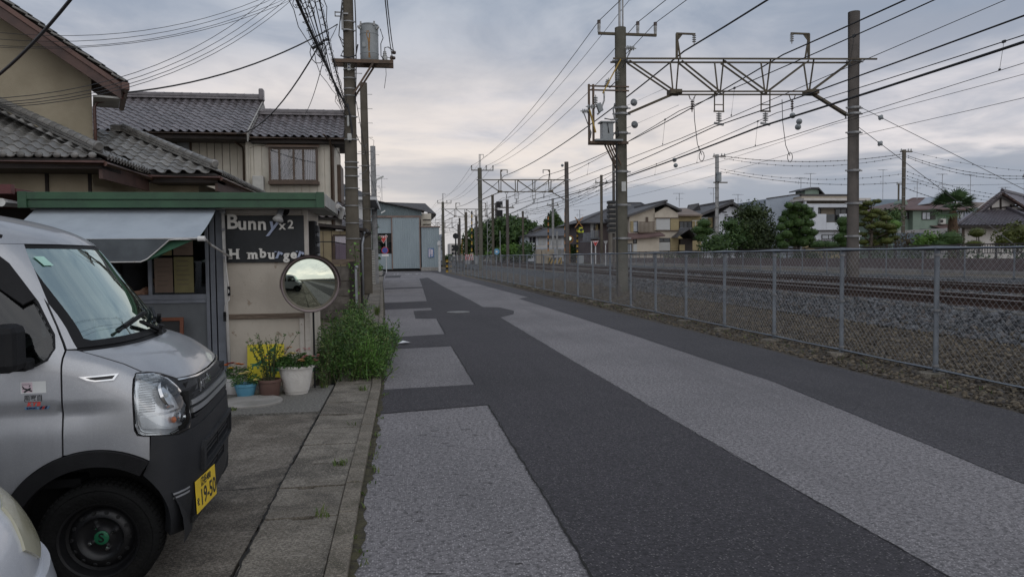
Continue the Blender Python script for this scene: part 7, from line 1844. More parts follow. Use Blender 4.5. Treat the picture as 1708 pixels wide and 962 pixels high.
# loose stones, uncountable
def stones(name,label,mat,n,xr,yr,rr,zf,dens,tri=20,seed=1):
 random.seed(seed);mb=MB();
 t_=(1+5**0.5)/2
 ico=[V(p).normalized()for p in((-1,t_,0),(1,t_,0),(-1,-t_,0),(1,-t_,0),(0,-1,t_),(0,1,t_),(0,-1,-t_),(0,1,-t_),(t_,0,-1),(t_,0,1),(-t_,0,-1),(-t_,0,1))]
 icf=[(0,11,5),(0,5,1),(0,1,7),(0,7,10),(0,10,11),(1,5,9),(5,11,4),(11,10,2),(10,7,6),(7,1,8),(3,9,4),(3,4,2),(3,2,6),(3,6,8),(3,8,9),(4,9,5),(2,4,11),(6,2,10),(8,6,7),(9,8,1)]
 octv=[V((1,0,0)),V((-1,0,0)),V((0,1,0)),V((0,-1,0)),V((0,0,1)),V((0,0,-1))];octf=[(0,2,4),(2,1,4),(1,3,4),(3,0,4),(2,0,5),(1,2,5),(3,1,5),(0,3,5)]
 for k in range(n):
  y=yr[0]+(yr[1]-yr[0])*random.random()**dens;x=random.uniform(*xr);r=random.uniform(*rr)*random.choice((0.7,1,1,1.25))*(1+max(0,y-18)*0.02)
  z=zf(x);far=y>14;vs_,fs_=(octv,octf)if far else(ico,icf)
  rot=Matrix.Rotation(random.uniform(0,6.28),3,rnd_dir());sc=V((random.uniform(.75,1.3),random.uniform(.7,1.1),random.uniform(.5,.9)))*r
  off=len(mb.v);c=V((x,y,z+r*0.25))
  for p in vs_:q=rot@V((p.x*sc.x,p.y*sc.y,p.z*sc.z));mb.v.append(c+q*random.uniform(.82,1.15))
  mb.f.extend([(a+off,b+off,d+off)for a,b,d in fs_])
 o=mb.build(name,MATS[mat]);o['kind']='stuff';o['label']=label;return o
stones('ballast_stones','grey-blue crushed ballast stones heaped along the near track','stone_blue',15000,(8.4,9.45),(4.5,40),(0.026,0.046),shoulder_z,1.5,seed=2)
stones('ballast_stones','grey crushed ballast stones between and beyond the rails','stone_blue',9000,(9.75,18.0),(8.5,45),(0.035,0.06),lambda x:0.65,1.4,seed=3)
stones('gravel_stones','brown gravel stones behind the near chain-link fence','stone_brown',23000,(6.12,8.75),(4.0,40),(0.012,0.034),shoulder_z,1.5,seed=4)
# tracks
SL=MB();SL.prism([V((-1.0,-0.11,0)),V((1.0,-0.11,0)),V((1.0,0.11,0)),V((-1.0,0.11,0))],(0,0,0.12));SL=SL.mesh('sleeper',MATS['sleeper'])
RP=[(-0.062,0),(0.062,0),(0.062,0.012),(0.012,0.028),(0.009,0.11),(0.032,0.118),(0.032,0.15),(-0.032,0.15),(-0.032,0.118),(-0.009,0.11),(-0.012,0.028),(-0.062,0.012)]
for xc,lab in((10.13,'near railway track with rusty rails on raised ballast'),(13.93,'farther railway track beyond the first pair of rails')):
 tr_=thing('railway_track',lab,'track',(xc,0,0.6))
 for s_ in(-0.5335,0.5335):
  mb=MB();ys=[BY0+k*5 for k in range(int((BY1-BY0)/5)+1)]
  for y in ys:
   for(a,b)in RP:mb.v.append(V((xc+s_+a+bend(y),y,0.66+b)))
  n=len(RP)
  for i in range(len(ys)-1):
   for k in range(n):
    if k!=6:mb.f.append((i*n+k,i*n+(k+1)%n,(i+1)*n+(k+1)%n,(i+1)*n+k))
  ro=mb.build('rail',MATS['rail_rust'],tr_)
  mb=MB()
  for i,y in enumerate(ys):mb.v+=[V((xc+s_-0.033+bend(y),y,0.8115)),V((xc+s_+0.033+bend(y),y,0.8115))]
  for i in range(len(ys)-1):mb.f.append((2*i,2*i+1,2*i+3,2*i+2))
  mb.build('running_surface',MATS['rail_head'],ro)
 y=6.0;n=0
 while y<90:
  place('sleeper',SL,tr_,Matrix.Translation((xc+bend(y),y,0.545)));y+=0.62 if y<60 else 1.24;n+=1
mb=MB();mb.tube([V((8.9,5,0.60)),V((8.92,30,0.62)),V((8.9,60,0.62))],0.03,6);
# low timber stakes by the gantry
for x,y,h,w_ in((7.55,27.0,0.42,'farthest'),(7.5,24.6,0.42,'middle'),(7.45,22.8,0.40,'nearest')):
 mb=MB();mb.box((x,y,0.15+h/2),(0.12,0.12,h));tag(mb.build('marker_stake',MATS['pole_dark'],loc=(x,y,0.1),bevel=0.01),w_+' of the three short dark stakes in the gravel behind the fence','stake','dark stakes behind the fence')

# ---- chain-link fences
def fence(name,label,pts,h,spacing,mesh_pitch,post_r,zbase,wire_r,mid_rail=False,mesh_until=1e9,foot=False,m_post='fence_steel'):
 fo=thing(name,label,'fence',pts[0])
 # walk along the line
 P=[V(p)for p in pts];L=[0]
 for a,b in zip(P,P[1:]):L.append(L[-1]+(b-a).length)
 def at_s(s):
  for i in range(len(P)-1):
   if s<=L[i+1]+1e-6:return P[i].lerp(P[i+1],(s-L[i])/(L[i+1]-L[i]))
  return P[-1]
 n=int(L[-1]/spacing)
 for k in range(n+1):
  c=at_s(k*spacing);c=V((c.x,c.y,zbase(c.x)))
  mb=MB();mb.cyl(c-Z*0.05,c+Z*(h+0.01),post_r,n=8 if c.y<30 else 6);mb.build('post',MATS[m_post],fo,auto=50)
  if c.y<26:
   for z in(0.14,h*0.52,h-0.08):mb=MB();mb.lathe(c+Z*z,[(post_r+0.001,-0.014),(post_r+0.008,-0.014),(post_r+0.008,0.014),(post_r+0.001,0.014)],10,cap0=False,cap1=False);mb.build('post_clip',MATS['galv'],fo)
  if foot and c.y<40:
   mb=MB();r_=random.uniform(0.15,0.19);mb.lathe(c+V((-0.04,0,-0.03)),[(r_*1.15,0),(r_,0.075+random.uniform(-.01,.01)),(0.0,0.085)],9)
   for p in mb.v:p.x+=random.uniform(-.015,.015);p.y+=random.uniform(-.03,.03)
   mb.build('footing',MATS['concrete_kerb'],fo)
  if k<n:
   c2=at_s((k+1)*spacing);c2=V((c2.x,c2.y,zbase(c2.x)))
   mb=MB();mb.cyl(c+Z*h,c2+Z*h,post_r*0.9,n=8 if c.y<30 else 5);mb.build('top_rail',MATS[m_post],fo,auto=50)
   mb=MB();mb.cyl(c+Z*0.09,c2+Z*0.09,post_r*0.62,n=8 if c.y<30 else 5);mb.build('bottom_rail',MATS[m_post],fo,auto=50)
 # diamond mesh: wires on both diagonals, zigzagging a little off the plane where they cross
 mb=MB();W=n*spacing;z0,z1=0.09,h
 H=z1-z0;pit=mesh_pitch;s=-H
 while s<W:
  for sg in(1,-1):
   a0,a1=max(s,0),min(s+H,W)
   if a1-a0<0.02:continue
   za,zb=(z0+(a0-s),z0+(a1-s))if sg==1 else(z1-(a0-s),z1-(a1-s))
   q0,q1=at_s(a0),at_s(a1);q0=V((q0.x,q0.y,zbase(q0.x)+za));q1=V((q1.x,q1.y,zbase(q1.x)+zb));q0.x+=0.004*sg;q1.x+=0.004*sg
   d=(q1-q0).normalized();u=V((1,0,0));w=d.cross(u).normalized()
   base=len(mb.v)
   for p in(q0,q1):
    for a in(0,2.094,4.189):mb.v.append(p+(u*math.cos(a)+w*math.sin(a))*wire_r)
   for i in range(3):mb.f.append((base+i,base+(i+1)%3,base+3+(i+1)%3,base+3+i))
  s+=pit if at_s(max(0,min(W,s))).y<mesh_until else pit*1.6
 o=mb.build('chain_link',MATS['wire_galv'],fo);o['kind']='stuff'
 return fo
fence('chain_link_fence','long galvanised chain-link fence between the street and the railway',[(6.72,0.35,0),(6.70,10.4,0),(6.55,24,0),(6.30,42,0),(5.75,58,0),(5.2,69,0),(5.05,75,0)],1.62,2.01,0.092,0.034,lambda x:0.02,0.0018,mesh_until=30,foot=True)
fence('chain_link_fence','lower chain-link fence beyond both tracks before the red-brown wall',[(18.6,2.0,0),(18.6,40,0),(18.4,66,0)],1.06,2.0,0.085,0.030,lambda x:0.66,0.003,mesh_until=30)
# red-brown wall panels, kerb and railing at the far plots
rw=thing('retaining_wall','long low red-brown panel wall beyond the far fence','wall',(22,10,0.8))
for k in range(38):
 y0=2+k*1.8
 mb=MB();mb.box2((22.0,y0+0.012,0.80),(22.12,y0+1.788,1.32));mb.build('panel',MATS['wall_redbrown'],rw)
mb=MB();mb.box2((21.9,2,0.55),(22.2,70.5,0.86));mb.build('kerb',MATS['concrete'],rw)
pm('iron_rail',(0.055,0.045,0.042),(0.04,0.033,0.032),4,0.7)
ir=thing('iron_railing','dark iron railing above the red-brown wall along the gardens','railing',(22.3,10,1.3))
mb=MB();mb.box2((22.28,2,1.84),(22.33,70,1.885));mb.box2((22.28,2,1.50),(22.33,70,1.53));mb.build('rail',MATS['iron_rail'],ir)
for k in range(36):mb=MB();mb.box2((22.27,2+k*1.9,0.8),(22.34,2.06+k*1.9,1.90));mb.build('post',MATS['iron_rail'],ir)
mb=MB()
for k in range(520):mb.box((22.305,2.1+k*0.13,1.68),(0.018,0.022,0.32))
o=mb.build('baluster',MATS['iron_rail'],ir);o['kind']='stuff'
random.seed(9);mb=MB()
for k in range(60):
 y=random.uniform(8,62);clump(mb,(22.7,y,1.25+random.uniform(0,.2)),(0.3,0.9,0.4),130,0.13)
o=mb.build('hedge_plants',MATS['leaf_mid']);o['kind']='stuff';o['label']='low garden plants behind the iron railing'
mb=MB();mb.box((18.48,12.55,1.22),(0.05,0.16,0.30));tag(mb.build('tag_plate',MATS['sign_white'],loc=(18.48,12.55,1.1)),'small white plate hung on a post of the far fence','plate')

# ---- overhead line gantries
def insul(mb,p,d,n=4,r=0.07,pitch=0.055):
 d=V(d).normalized();prof=[(0.018,-0.06)]
 for k in range(n):prof+=[(0.022,k*pitch),(r,k*pitch+pitch*0.35),(r*0.9,k*pitch+pitch*0.55),(0.022,k*pitch+pitch*0.7)]
 prof.append((0.018,n*pitch+0.06));mb.lathe(p,prof,12,axis=d)
def gantry(label,y,zo=0.0,full=True,skew=-0.9,x0=8.05,x1=16.6,far=False):
 b=bend(y);A=V((x0+b,y,0.20));B=V((x1+b,y+skew,0.62));g=thing('catenary_gantry',label,'gantry',A,0,'catenary gantries over the tracks')
 zt=8.58+zo;zl=7.42+zo;fk=1.7 if far else 1.0
 mb=MB();mb.tube([A-Z*0.2,V((A.x-0.03,A.y,zt+1.15))],[0.222,0.200],22 if not far else 10);mb.build('pole',MATS['pole_moss'],g,auto=40)
 mb=MB();mb.tube([B-Z*0.2,V((B.x-0.05,B.y,zt+(1.75 if full else 1.0)))],[0.225,0.205],22 if not far else 10);mb.build('pole',MATS['pole_dark'],g,auto=40)
 d=(B-A);d.z=0;ln=d.length;d.normalize();s=V((-d.y,d.x,0))
 def q(t,z,o=0.0):return V((A.x,A.y,0))+d*(ln*t)+s*o+Z*z
 for o in(-0.26,0.26)if not far else(0.0,):
  mb=MB();mb.bar(q(-0.04,zt,o),q(1.08 if o<0 else 1.04,zt,o),0.055*fk,0.055*fk);mb.build('top_chord',MATS['truss_rust'],g)
  mb=MB();mb.bar(q(0.225,zl,o),q(0.82,zl,o),0.05*fk,0.05*fk);mb.build('bottom_chord',MATS['truss_rust'],g)
 ns=[0.225,0.415,0.615,0.80]
 for k,t in enumerate(ns):
  for sg in(-1,1):
   mb=MB();mb.bar(q(t+0.012*sg,zl,0.19*sg),q(t-0.0+0.012*sg,zt,-0.19*sg),0.045*fk,0.045*fk);mb.build('web_post',MATS['truss_rust'],g)
 for(t0,z0,t1,z1)in((0.03,zt-0.05,0.225,zl),(0.25,zt-0.05,0.415,zl),(0.43,zt-0.05,0.615,zl),(0.615,zl,0.79,zt-0.05),(0.80,zl,0.98,zt-0.05)):
  for o in(-0.19,0.19)if not far else(0,):
   mb=MB();mb.bar(q(t0,z0,o),q(t1,z1,o),0.055*fk,0.05*fk);mb.build('diagonal',MATS['truss_rust'],g)
 for(t0,z0,t1,z1)in((0.03,zl-0.72,0.225,zl-0.02),(0.82,zl-0.02,0.975,zl-0.80)):
  mb=MB();mb.bar(q(t0,z0),q(t1,z1),0.09,0.08);mb.build('knee_brace',MATS['truss_rust'],g)
  if not far:mb=MB();mb.bar(q(t0+(0.0 if t0<.5 else .0),z0+0.02,0.16),q(t1,z1,0.16),0.06,0.06);mb.build('knee_brace',MATS['truss_rust'],g)
 for t in(0.225,0.81):mb=MB();mb.box(q(t,zl+0.02),(0.42,0.44,0.16));mb.build('gusset',MATS['truss_rust'],g)
 for(c,rr)in((A,0.225),(B,0.222)):
  for z in(zt-0.02,zl-0.75,zt-1.7,zt-2.6,2.2,3.4,4.6)if not far else(zt,zl-0.75):
   mb=MB();cc=V((c.x,c.y,z));mb.lathe(cc,[(rr,-0.035),(rr+0.012,-0.035),(rr+0.012,0.035),(rr,0.035)],20,cap0=False,cap1=False);mb.box(cc+V((rr+0.05,0,0)),(0.12,0.05,0.05));mb.box(cc+V((-rr-0.05,0,0)),(0.12,0.05,0.05));mb.build('band',MATS['galv'],g)
 # brackets on the top chord with the feeder insulators
 for t,sg in((0.235,1),(0.80,-1)):
  b0=q(t,zt+0.04);mb=MB();hh=0.92
  mb.bar(b0+V((0,0,0)),b0+V((0,0,hh)),0.07);mb.bar(b0+V((0.14*sg,0,0)),b0+V((0.02*sg,0,hh*0.8)),0.05);mb.bar(b0+V((-0.02*sg,0,hh)),b0+V((0.70*sg,0,hh)),0.06)
  mb.prism([b0+V((0,-0.01,hh)),b0+V((0.25*sg,-0.01,hh)),b0+V((0,-0.01,hh-0.3))],(0,0.02,0));mb.build('feeder_bracket',MATS['truss_rust'],g)
  mb=MB();insul(mb,b0+V((0.66*sg,0,hh-0.03)),(0,0,-1),4,0.075,0.07);mb.build('feeder_insulator',MATS['porcelain'],g,auto=40)
 # hangers under the bottom chord
 for t in(0.30,0.73):
  p=q(t,zl);mb=MB();mb.bar(p+V((-0.2,0,-0.06)),p+V((0.2,0,-0.06)),0.04);mb.bar(p+V((-0.13,0,-0.06)),p+V((-0.06,0,-0.24)),0.025);mb.bar(p+V((0.13,0,-0.06)),p+V((0.06,0,-0.24)),0.025);mb.build('hanger',MATS['truss_rust'],g)
  mb=MB();insul(mb,p+V((0,0,-0.28)),(0,0,-1),4,0.06,0.085);mb.build('drop_insulator',MATS['brown_porcelain'],g,auto=40)
 for t in(0.415,0.615):
  p=q(t,zl);mb=MB()
  for dx in(-0.17,0.17):mb.bar(p+V((dx,0,0.05)),p+V((dx,0,-0.66)),0.035)
  mb.bar(p+V((-0.17,0,-0.42)),p+V((0.17,0,-0.42)),0.03);mb.bar(p+V((-0.20,0,-0.66)),p+V((0.20,0,-0.66)),0.05);mb.build('hanger',MATS['truss_rust'],g)
  mb=MB();insul(mb,p+V((0,0,-0.72)),(0,0,-1),5,0.105,0.062);mb.build('drop_insulator',MATS['porcelain'],g,auto=40);mb=MB();mb.bar(p+V((-0.18,0,-1.08)),p+V((0.18,0,-1.14)),0.07);mb.build('clamp',MATS['galv'],g)
 # three-insulator arm and the lightning wire spike
 za_=zt+0.93;mb=MB();mb.bar(V((A.x-0.85,A.y,za_)),V((A.x+1.32,A.y,za_)),0.085,0.085);mb.build('crossarm',MATS['truss_rust'],g)
 for dx in(-0.82,0.62,1.28):
  mb=MB();mb.lathe(V((A.x+dx,A.y,za_+0.04)),[(0.055,0),(0.055,0.12),(0.06,0.13),(0.06,0.28),(0.062,0.29),(0.062,0.42),(0.03,0.44)],12);mb.build('line_insulator',MATS['porcelain'],g,auto=40)
  mb=MB();mb.lathe(V((A.x+dx,A.y,za_+0.33)),[(0.064,0),(0.064,0.13)],12);mb.build('insulator_cap',MATS['brown_porcelain'],g)
 mb=MB();mb.bar(V((A.x-0.06,A.y,zt+1.0)),V((A.x-0.06,A.y,zt+2.45)),0.07);mb.bar(V((A.x+0.06,A.y,zt+1.0)),V((A.x+0.06,A.y,zt+2.45)),0.05);mb.bar(V((A.x-0.1,A.y,zt+2.45)),V((A.x+0.38,A.y,zt+2.45)),0.05);mb.bar(V((A.x+0.36,A.y,zt+2.45)),V((A.x+0.36,A.y,zt+2.15)),0.04);mb.build('spike',MATS['galv'],g)
 return g
GY=[(-22,0.0),(26.0,0.0),(72,0.45),(118,0.55),(165,0.6),(212,0.6)]
g1=gantry('nearest catenary gantry, large truss spanning both tracks',26.0)
gantry('second catenary gantry along the line, before the level crossing',72,0.45,full=True,skew=-0.5,far=True)
gantry('third catenary gantry along the line, partly behind the second',118,0.55,full=False,skew=0,far=True)
gantry('fourth catenary gantry, small and far down the line',165,0.6,full=False,skew=0,far=True)
gantry('fifth catenary gantry, the smallest one far down the line',212,0.6,full=False,skew=0,far=True)
# switch gear on the nearest gantry pole
GA=V((8.05,26.0,0));sg_=thing('line_switchgear','rusty frame of insulators and yellow rods on the near gantry pole','switchgear',V((6.9,26.0,5.7)))
mb=MB();zt_,zb_=7.48,5.62
for z in(zt_,zt_+0.14):mb.bar(V((6.85,25.9,z)),V((8.3,25.9,z)),0.05)
for x in(6.82,6.98):mb.bar(V((x,25.9,zb_)),V((x,25.9,zt_+0.2)),0.07)
mb.bar(V((6.85,25.85,zb_)),V((8.25,25.85,zb_)),0.09);mb.bar(V((6.85,26.15,zb_)),V((8.25,26.15,zb_)),0.09)
for dy in(-0.15,0.15):mb.bar(V((7.45,26+dy,zb_)),V((7.9,26+dy*0.7,zb_-0.95)),0.05);mb.bar(V((7.65,26+dy,zb_)),V((8.0,26+dy*0.7,zb_-0.8)),0.045)
mb.build('frame',MATS['rusty_steel'],sg_)
for p,d,n in(((6.55,25.85,6.72),(1,0,0),4),((6.75,25.85,6.88),(1,0,0),5),((7.05,25.85,7.0),(0,0,1),4),((7.45,25.85,7.62),(0.3,0,1),4),((7.85,25.8,7.85),(0,0,1),5),((8.15,25.7,8.95),(1,0,-0.05),5)):
 mb=MB();insul(mb,V(p),d,n,0.085,0.06);mb.build('insulator',MATS['porcelain'],sg_,auto=40)
for a,b,w in(((7.30,25.8,7.35),(7.95,25.75,8.55),0.07),((6.80,25.75,6.75),(7.02,25.75,5.95),0.08)):
 mb=MB();mb.bar(V(a),V(b),w,0.04);mb.build('operating_rod',MATS['warning_yellow'],sg_)
for pts in([(8.0,25.7,8.25),(8.25,25.7,8.75),(8.35,25.7,8.98)],[(7.55,25.8,7.55),(7.85,25.75,7.85)],[(6.58,25.8,6.7),(6.85,25.75,5.95),(6.82,25.8,5.75)],[(7.35,25.8,7.4),(7.35,25.8,7.1),(7.2,25.8,6.7),(7.1,25.8,6.6)],[(7.75,25.8,7.0),(7.68,25.78,6.8),(7.72,25.78,6.5),(7.85,25.8,6.3)],[(7.45,25.75,6.3),(7.5,25.75,5.95)],[(7.35,25.75,6.45),(7.6,25.78,6.42),(7.85,25.8,6.45)]):
 mb=MB();mb.tube([V(p)for p in pts],0.03,7);mb.build('conductor',MATS['galv'],sg_,smooth=True)
mb=MB();mb.box((7.18,25.8,6.85),(0.18,0.15,0.3),M=Matrix.Rotation(R(-20),3,'Y'));mb.build('arrester',MATS['tank_grey'],sg_,bevel=0.02)
bx=thing('switch_box','blue-grey control box on the platform of the near gantry pole','box',(7.45,25.9,5.7))
mb=MB();mb.box2((7.27,25.75,5.72),(7.68,26.1,6.32));mb.build('case',MATS['tank_grey'],bx,bevel=0.02)
mb=MB();mb.box2((7.2,25.7,6.32),(7.75,26.15,6.36));mb.box2((7.0,25.65,5.66),(8.0,26.15,5.72));mb.build('lid',MATS['tank_grey'],bx)
mb=MB()
for r_ in(0.16,0.22):mb.tube([V((7.68,25.8,5.85)),V((7.78+r_*0.3,25.8,6.1+r_*0.4)),V((7.85+r_*0.3,25.85,5.9)),V((7.8,25.9,5.78))],0.016,6)
mb.build('cable_loop',MATS['cable'],bx,smooth=True)
mb=MB();mb.tube([V((7.82,25.78,0.15)),V((7.80,25.78,2.6)),V((7.80,25.78,5.6))],0.022,6);tag(mb.build('conduit',MATS['cable'],loc=(7.82,25.78,0.15)),'thin dark conduit rising beside the near gantry pole','conduit')
mb=MB();mb.box((8.05,25.755,4.05),(0.16,0.02,0.34));tag(mb.build('pole_tag',MATS['label_white'],loc=(8.05,25.75,3.9)),'white number tag on the near gantry pole','tag')
# ---- wires along the line
def along(name,label,x,z,r,dip,zo_scale=1.0,cat='wire',group=None,x_alt=0.0,drop=None,zlow=None,mat='cable',y0=-22,last=5):
 pts=[];spans=[]
 for(ya,oa),(yb,ob)in zip(GY[:last],GY[1:last+1]):
  a=V((x+bend(ya),ya,z+oa*zo_scale));b=V((x+bend(yb),yb,z+ob*zo_scale));s=sag(a,b,dip,14);spans.append((a,b));pts+=s[:-1]
 pts.append(b)
 o=thing(name,label,cat,pts[0],0,group)
 mb=MB();mb.tube(pts,r,5,cap=False);mb.build('cable',MATS[mat],o,smooth=True)
 return o
along('feeder_cable','heavy feeder cable over the bracket at the truss end near the street',10.42,8.98,0.030,0.55)
along('feeder_cable','heavy feeder cable over the bracket at the truss end away from the street',14.30,8.98,0.026,0.55)
along('feeder_cable','bold feeder cable through the third hanging insulator of the near truss',13.31,6.28,0.036,0.30)
along('feeder_cable','thinner feeder cable through the second hanging insulator of the near truss',11.60,6.28,0.020,0.38)
for k,(dx,r_,w_)in enumerate(((-0.82,0.013,'street-side'),(0.62,0.013,'middle'),(1.28,0.013,'track-side'))):
 along('line_wire','thin wire carried on the %s insulator of the gantry pole arms'%w_,8.05+dx,9.95,r_,0.75)
along('ground_wire','topmost thin wire hung from the gantry pole spikes',8.38,10.75,0.010,0.7)
for nm,xc,lab in(('catenary',10.13,'contact wire with its dropper wires above the near track'),('catenary',13.93,'contact wire with its dropper wires above the farther track')):
 o=thing(nm,lab,'overhead line',(xc,0,5.9))
 pts=[];low=[];dr=MB();cl=MB()
 for(ya,oa),(yb,ob)in zip(GY[:5],GY[1:6]):
  a=V((xc+bend(ya)+0.1,ya,6.82+oa));b=V((xc+bend(yb)+0.1,yb,6.82+ob));s=sag(a,b,0.52,16);pts+=s[:-1]
  for i in range(16):
   t=(i+0.5)/16;p=a.lerp(b,t)-Z*(0.52*4*t*(1-t));zc=5.82+oa+(ob-oa)*t
   if i%2==0:q_=V((xc+bend(p.y),p.y,zc));dr.tube([p,q_],0.007,4);cl.box(p,(0.035,0.09,0.06));cl.box(q_,(0.025,0.05,0.04))
 pts.append(b)
 mb=MB();mb.tube(pts,0.014,5,cap=False);mb.build('messenger_wire',MATS['cable'],o,smooth=True)
 mb=MB();mb.tube([V((xc+bend(y)+(0.15 if i%2 else-0.15)*(y<200),y,5.82+o_))for i,(y,o_)in enumerate(GY)],0.013,5,cap=False);mb.build('contact_wire',MATS['cable'],o)
 d_o=dr.build('dropper',MATS['cable'],o);d_o['kind']='stuff';d_o=cl.build('clamp',MATS['cable'],o);d_o['kind']='stuff'
for x,z,lab in((16.4,6.45,'faint signal wire on the upper clamp of the far gantry pole'),(16.35,5.82,'faint signal wire on the lower clamp of the far gantry pole')):
 along('signal_wire',lab,x,z,0.008,0.35)
# pull-off arms and insulator discs near the poles
def disc_wire(name,label,p0,p1,t,r=0.10,wr=0.010):
 p0,p1=V(p0),V(p1);o=thing(name,label,'stay wire',p0);mb=MB();mb.tube([p0,p1],wr,5);mb.build('stay',MATS['galv'],o)
 mb=MB();c=p0.lerp(p1,t);mb.lathe(c,[(0.03,-0.10),(0.05,-0.06),(r,-0.03),(r*1.05,0.0),(r,0.03),(0.05,0.06),(0.03,0.10)],16,axis=(p1-p0));mb.build('disc_insulator',MATS['tank_grey'],o,auto=50);return o
disc_wire('pull_off_wire','upper stay wire with grey disc between near pole and truss',(8.2,26,6.95),(10.2,27.5,7.95),0.21,0.13)
disc_wire('pull_off_wire','lower stay wire with grey disc between near pole and truss',(8.2,26,6.15),(11.0,28,7.45),0.16,0.13)
disc_wire('stay_wire','upper guy wire with insulator disc slanting from the far gantry pole',(16.75,25.1,6.95),at(1712,318,27.0),0.135,0.10,0.013)
disc_wire('stay_wire','lower guy wire with insulator disc slanting down from the far gantry pole',(16.75,25.1,6.20),at(1703,416,27.5),0.135,0.10,0.013)
for k,(x,z)in enumerate(((10.75,7.3),(14.2,7.3))):
 b=V((x,25.9,z));mb=MB();mb.tube([b,b+V((0.03,0,-0.8)),b+V((0.10,-0.1,-1.7)),b+V((0.22,-0.2,-2.1))],0.014,6);mb.tube([b+V((0.22+0.10*math.cos(t*0.7),-0.2,-2.15+0.18*math.sin(t*0.7)))for t in range(9)],0.014,6,closed=True)
 tag(mb.build('jumper_cable',MATS['cable'],loc=b,smooth=True),['looped jumper cable hanging under the truss over the near track','looped jumper cable hanging under the truss over the far track'][k],'cable')
for k,(u,v,d)in enumerate(((1125,267,40),(1127,276,40),(1331,212,29),(1333,203,29.5),(1322,193,30),(938,276,60))):
 c=at(u,v,d);mb=MB();mb.lathe(c,[(0.03,-0.12),(0.11,-0.05),(0.12,0),(0.11,0.05),(0.03,0.12)],14,axis=(0.3,1,0));tag(mb.build('line_insulator',MATS['tank_grey'],loc=c,auto=50),['upper grey disc insulator on the wires right of the near pole','lower grey disc insulator on the wires right of the near pole','lowest grey disc insulator under the truss end','middle grey disc insulator under the truss end','small grey disc insulator left of the truss end pair','grey ball insulator above the second gantry'][k],'insulator','disc insulators on the railway wires')
# ================================================================== ACROSS THE RAILWAY: houses, gardens, crossing, far things
pm('wall_beige',(0.52,0.46,0.38),(0.45,0.395,0.32),1.0,0.85,c3=(0.40,0.35,0.28),s3=0.8)
pm('wall_mauve',(0.17,0.135,0.135),(0.135,0.108,0.11),1.0,0.85)
pm('wall_ochre',(0.33,0.27,0.15),(0.27,0.215,0.12),1.5,0.85,stretch=(1,1,6))
pm('wall_white',(0.62,0.64,0.68),(0.54,0.56,0.60),0.8,0.8,c3=(0.46,0.47,0.50),s3=0.6)
pm('wall_grey',(0.36,0.40,0.46),(0.31,0.35,0.41),0.8,0.8)
pm('wall_green',(0.215,0.275,0.225),(0.18,0.235,0.19),1.0,0.85)
pm('wall_tan',(0.33,0.285,0.225),(0.27,0.23,0.18),1.0,0.85)
pm('roof_slate',(0.075,0.072,0.076),(0.052,0.05,0.053),1.2,0.6,0.1,8)
pm('roof_maroon',(0.135,0.082,0.075),(0.10,0.06,0.056),1.0,0.65)
pm('roof_tan',(0.20,0.155,0.125),(0.16,0.12,0.10),1.0,0.7)
pm('roof_bluegrey',(0.13,0.165,0.19),(0.105,0.135,0.16),1.0,0.55)
pm('solar',(0.26,0.28,0.32),(0.20,0.22,0.26),2,0.18)
pm('shutter',(0.48,0.48,0.47),(0.42,0.42,0.41),2,0.6,stretch=(1,1,14))
pm('plaster_white',(0.56,0.53,0.50),(0.48,0.45,0.42),1.5,0.85)
def pr4(u0,v0,u1,v1,y):
 a,b=aty(u0,v1,y),aty(u1,v0,y);return a.x,b.x,a.z,b.z
GZ=0.8
def rect(parent,name,px_,y,mat,dep=0.06,proud=0.0):
 x0,x1,z0,z1=pr4(*px_,y);mb=MB();mb.box2((x0,y-proud-dep,z0),(x1,y-proud,z1));return mb.build(name,MATS[mat],parent)
def win(parent,px_,y,pane='window_dark',frame='iron_dark',bars=1,name='window',fw=0.07):
 x0,x1,z0,z1=pr4(*px_,y);mb=MB()
 for(a,b)in(((x0-fw,z0-fw),(x1+fw,z0)),((x0-fw,z1),(x1+fw,z1+fw)),((x0-fw,z0),(x0,z1)),((x1,z0),(x1+fw,z1))):mb.box2((a[0],y-0.09,a[1]),(b[0],y-0.003,b[1]))
 for k in range(1,bars+1):xx=x0+(x1-x0)*k/(bars+1);mb.box2((xx-0.03,y-0.08,z0),(xx+0.03,y-0.004,z1))
 o=mb.build(name,MATS[frame],parent);mb=MB();mb.box2((x0,y-0.045,z0),(x1,y-0.005,z1));mb.build('pane',MATS[pane],o);return o
def roof_gable_x(parent,x0,x1,y0,y1,ze,zr,mat,th=0.16,yr=None):
 """ridge along x: front slope towards the camera"""
 yr=yr or(y0+y1)/2;mb=MB();mb.prism([V((x0,y0,ze)),V((x0,yr,zr)),V((x0,y1,ze)),V((x0,y1,ze-th)),V((x0,yr,zr-th)),V((x0,y0,ze-th))],(x1-x0,0,0));return mb.build('roof',MATS[mat],parent)
def roof_gable_y(parent,x0,x1,y0,y1,ze,zr,mat,th=0.2,xr=None,ze2=None):
 """ridge along y: gable towards the camera"""
 xr=xr if xr is not None else(x0+x1)/2;ze2=ze if ze2 is None else ze2;mb=MB();mb.prism([V((x0,y0,ze)),V((xr,y0,zr)),V((x1,y0,ze2)),V((x1,y0,ze2-th)),V((xr,y0,zr-th)),V((x0,y0,ze-th))],(0,y1-y0,0));return mb.build('roof',MATS[mat],parent)
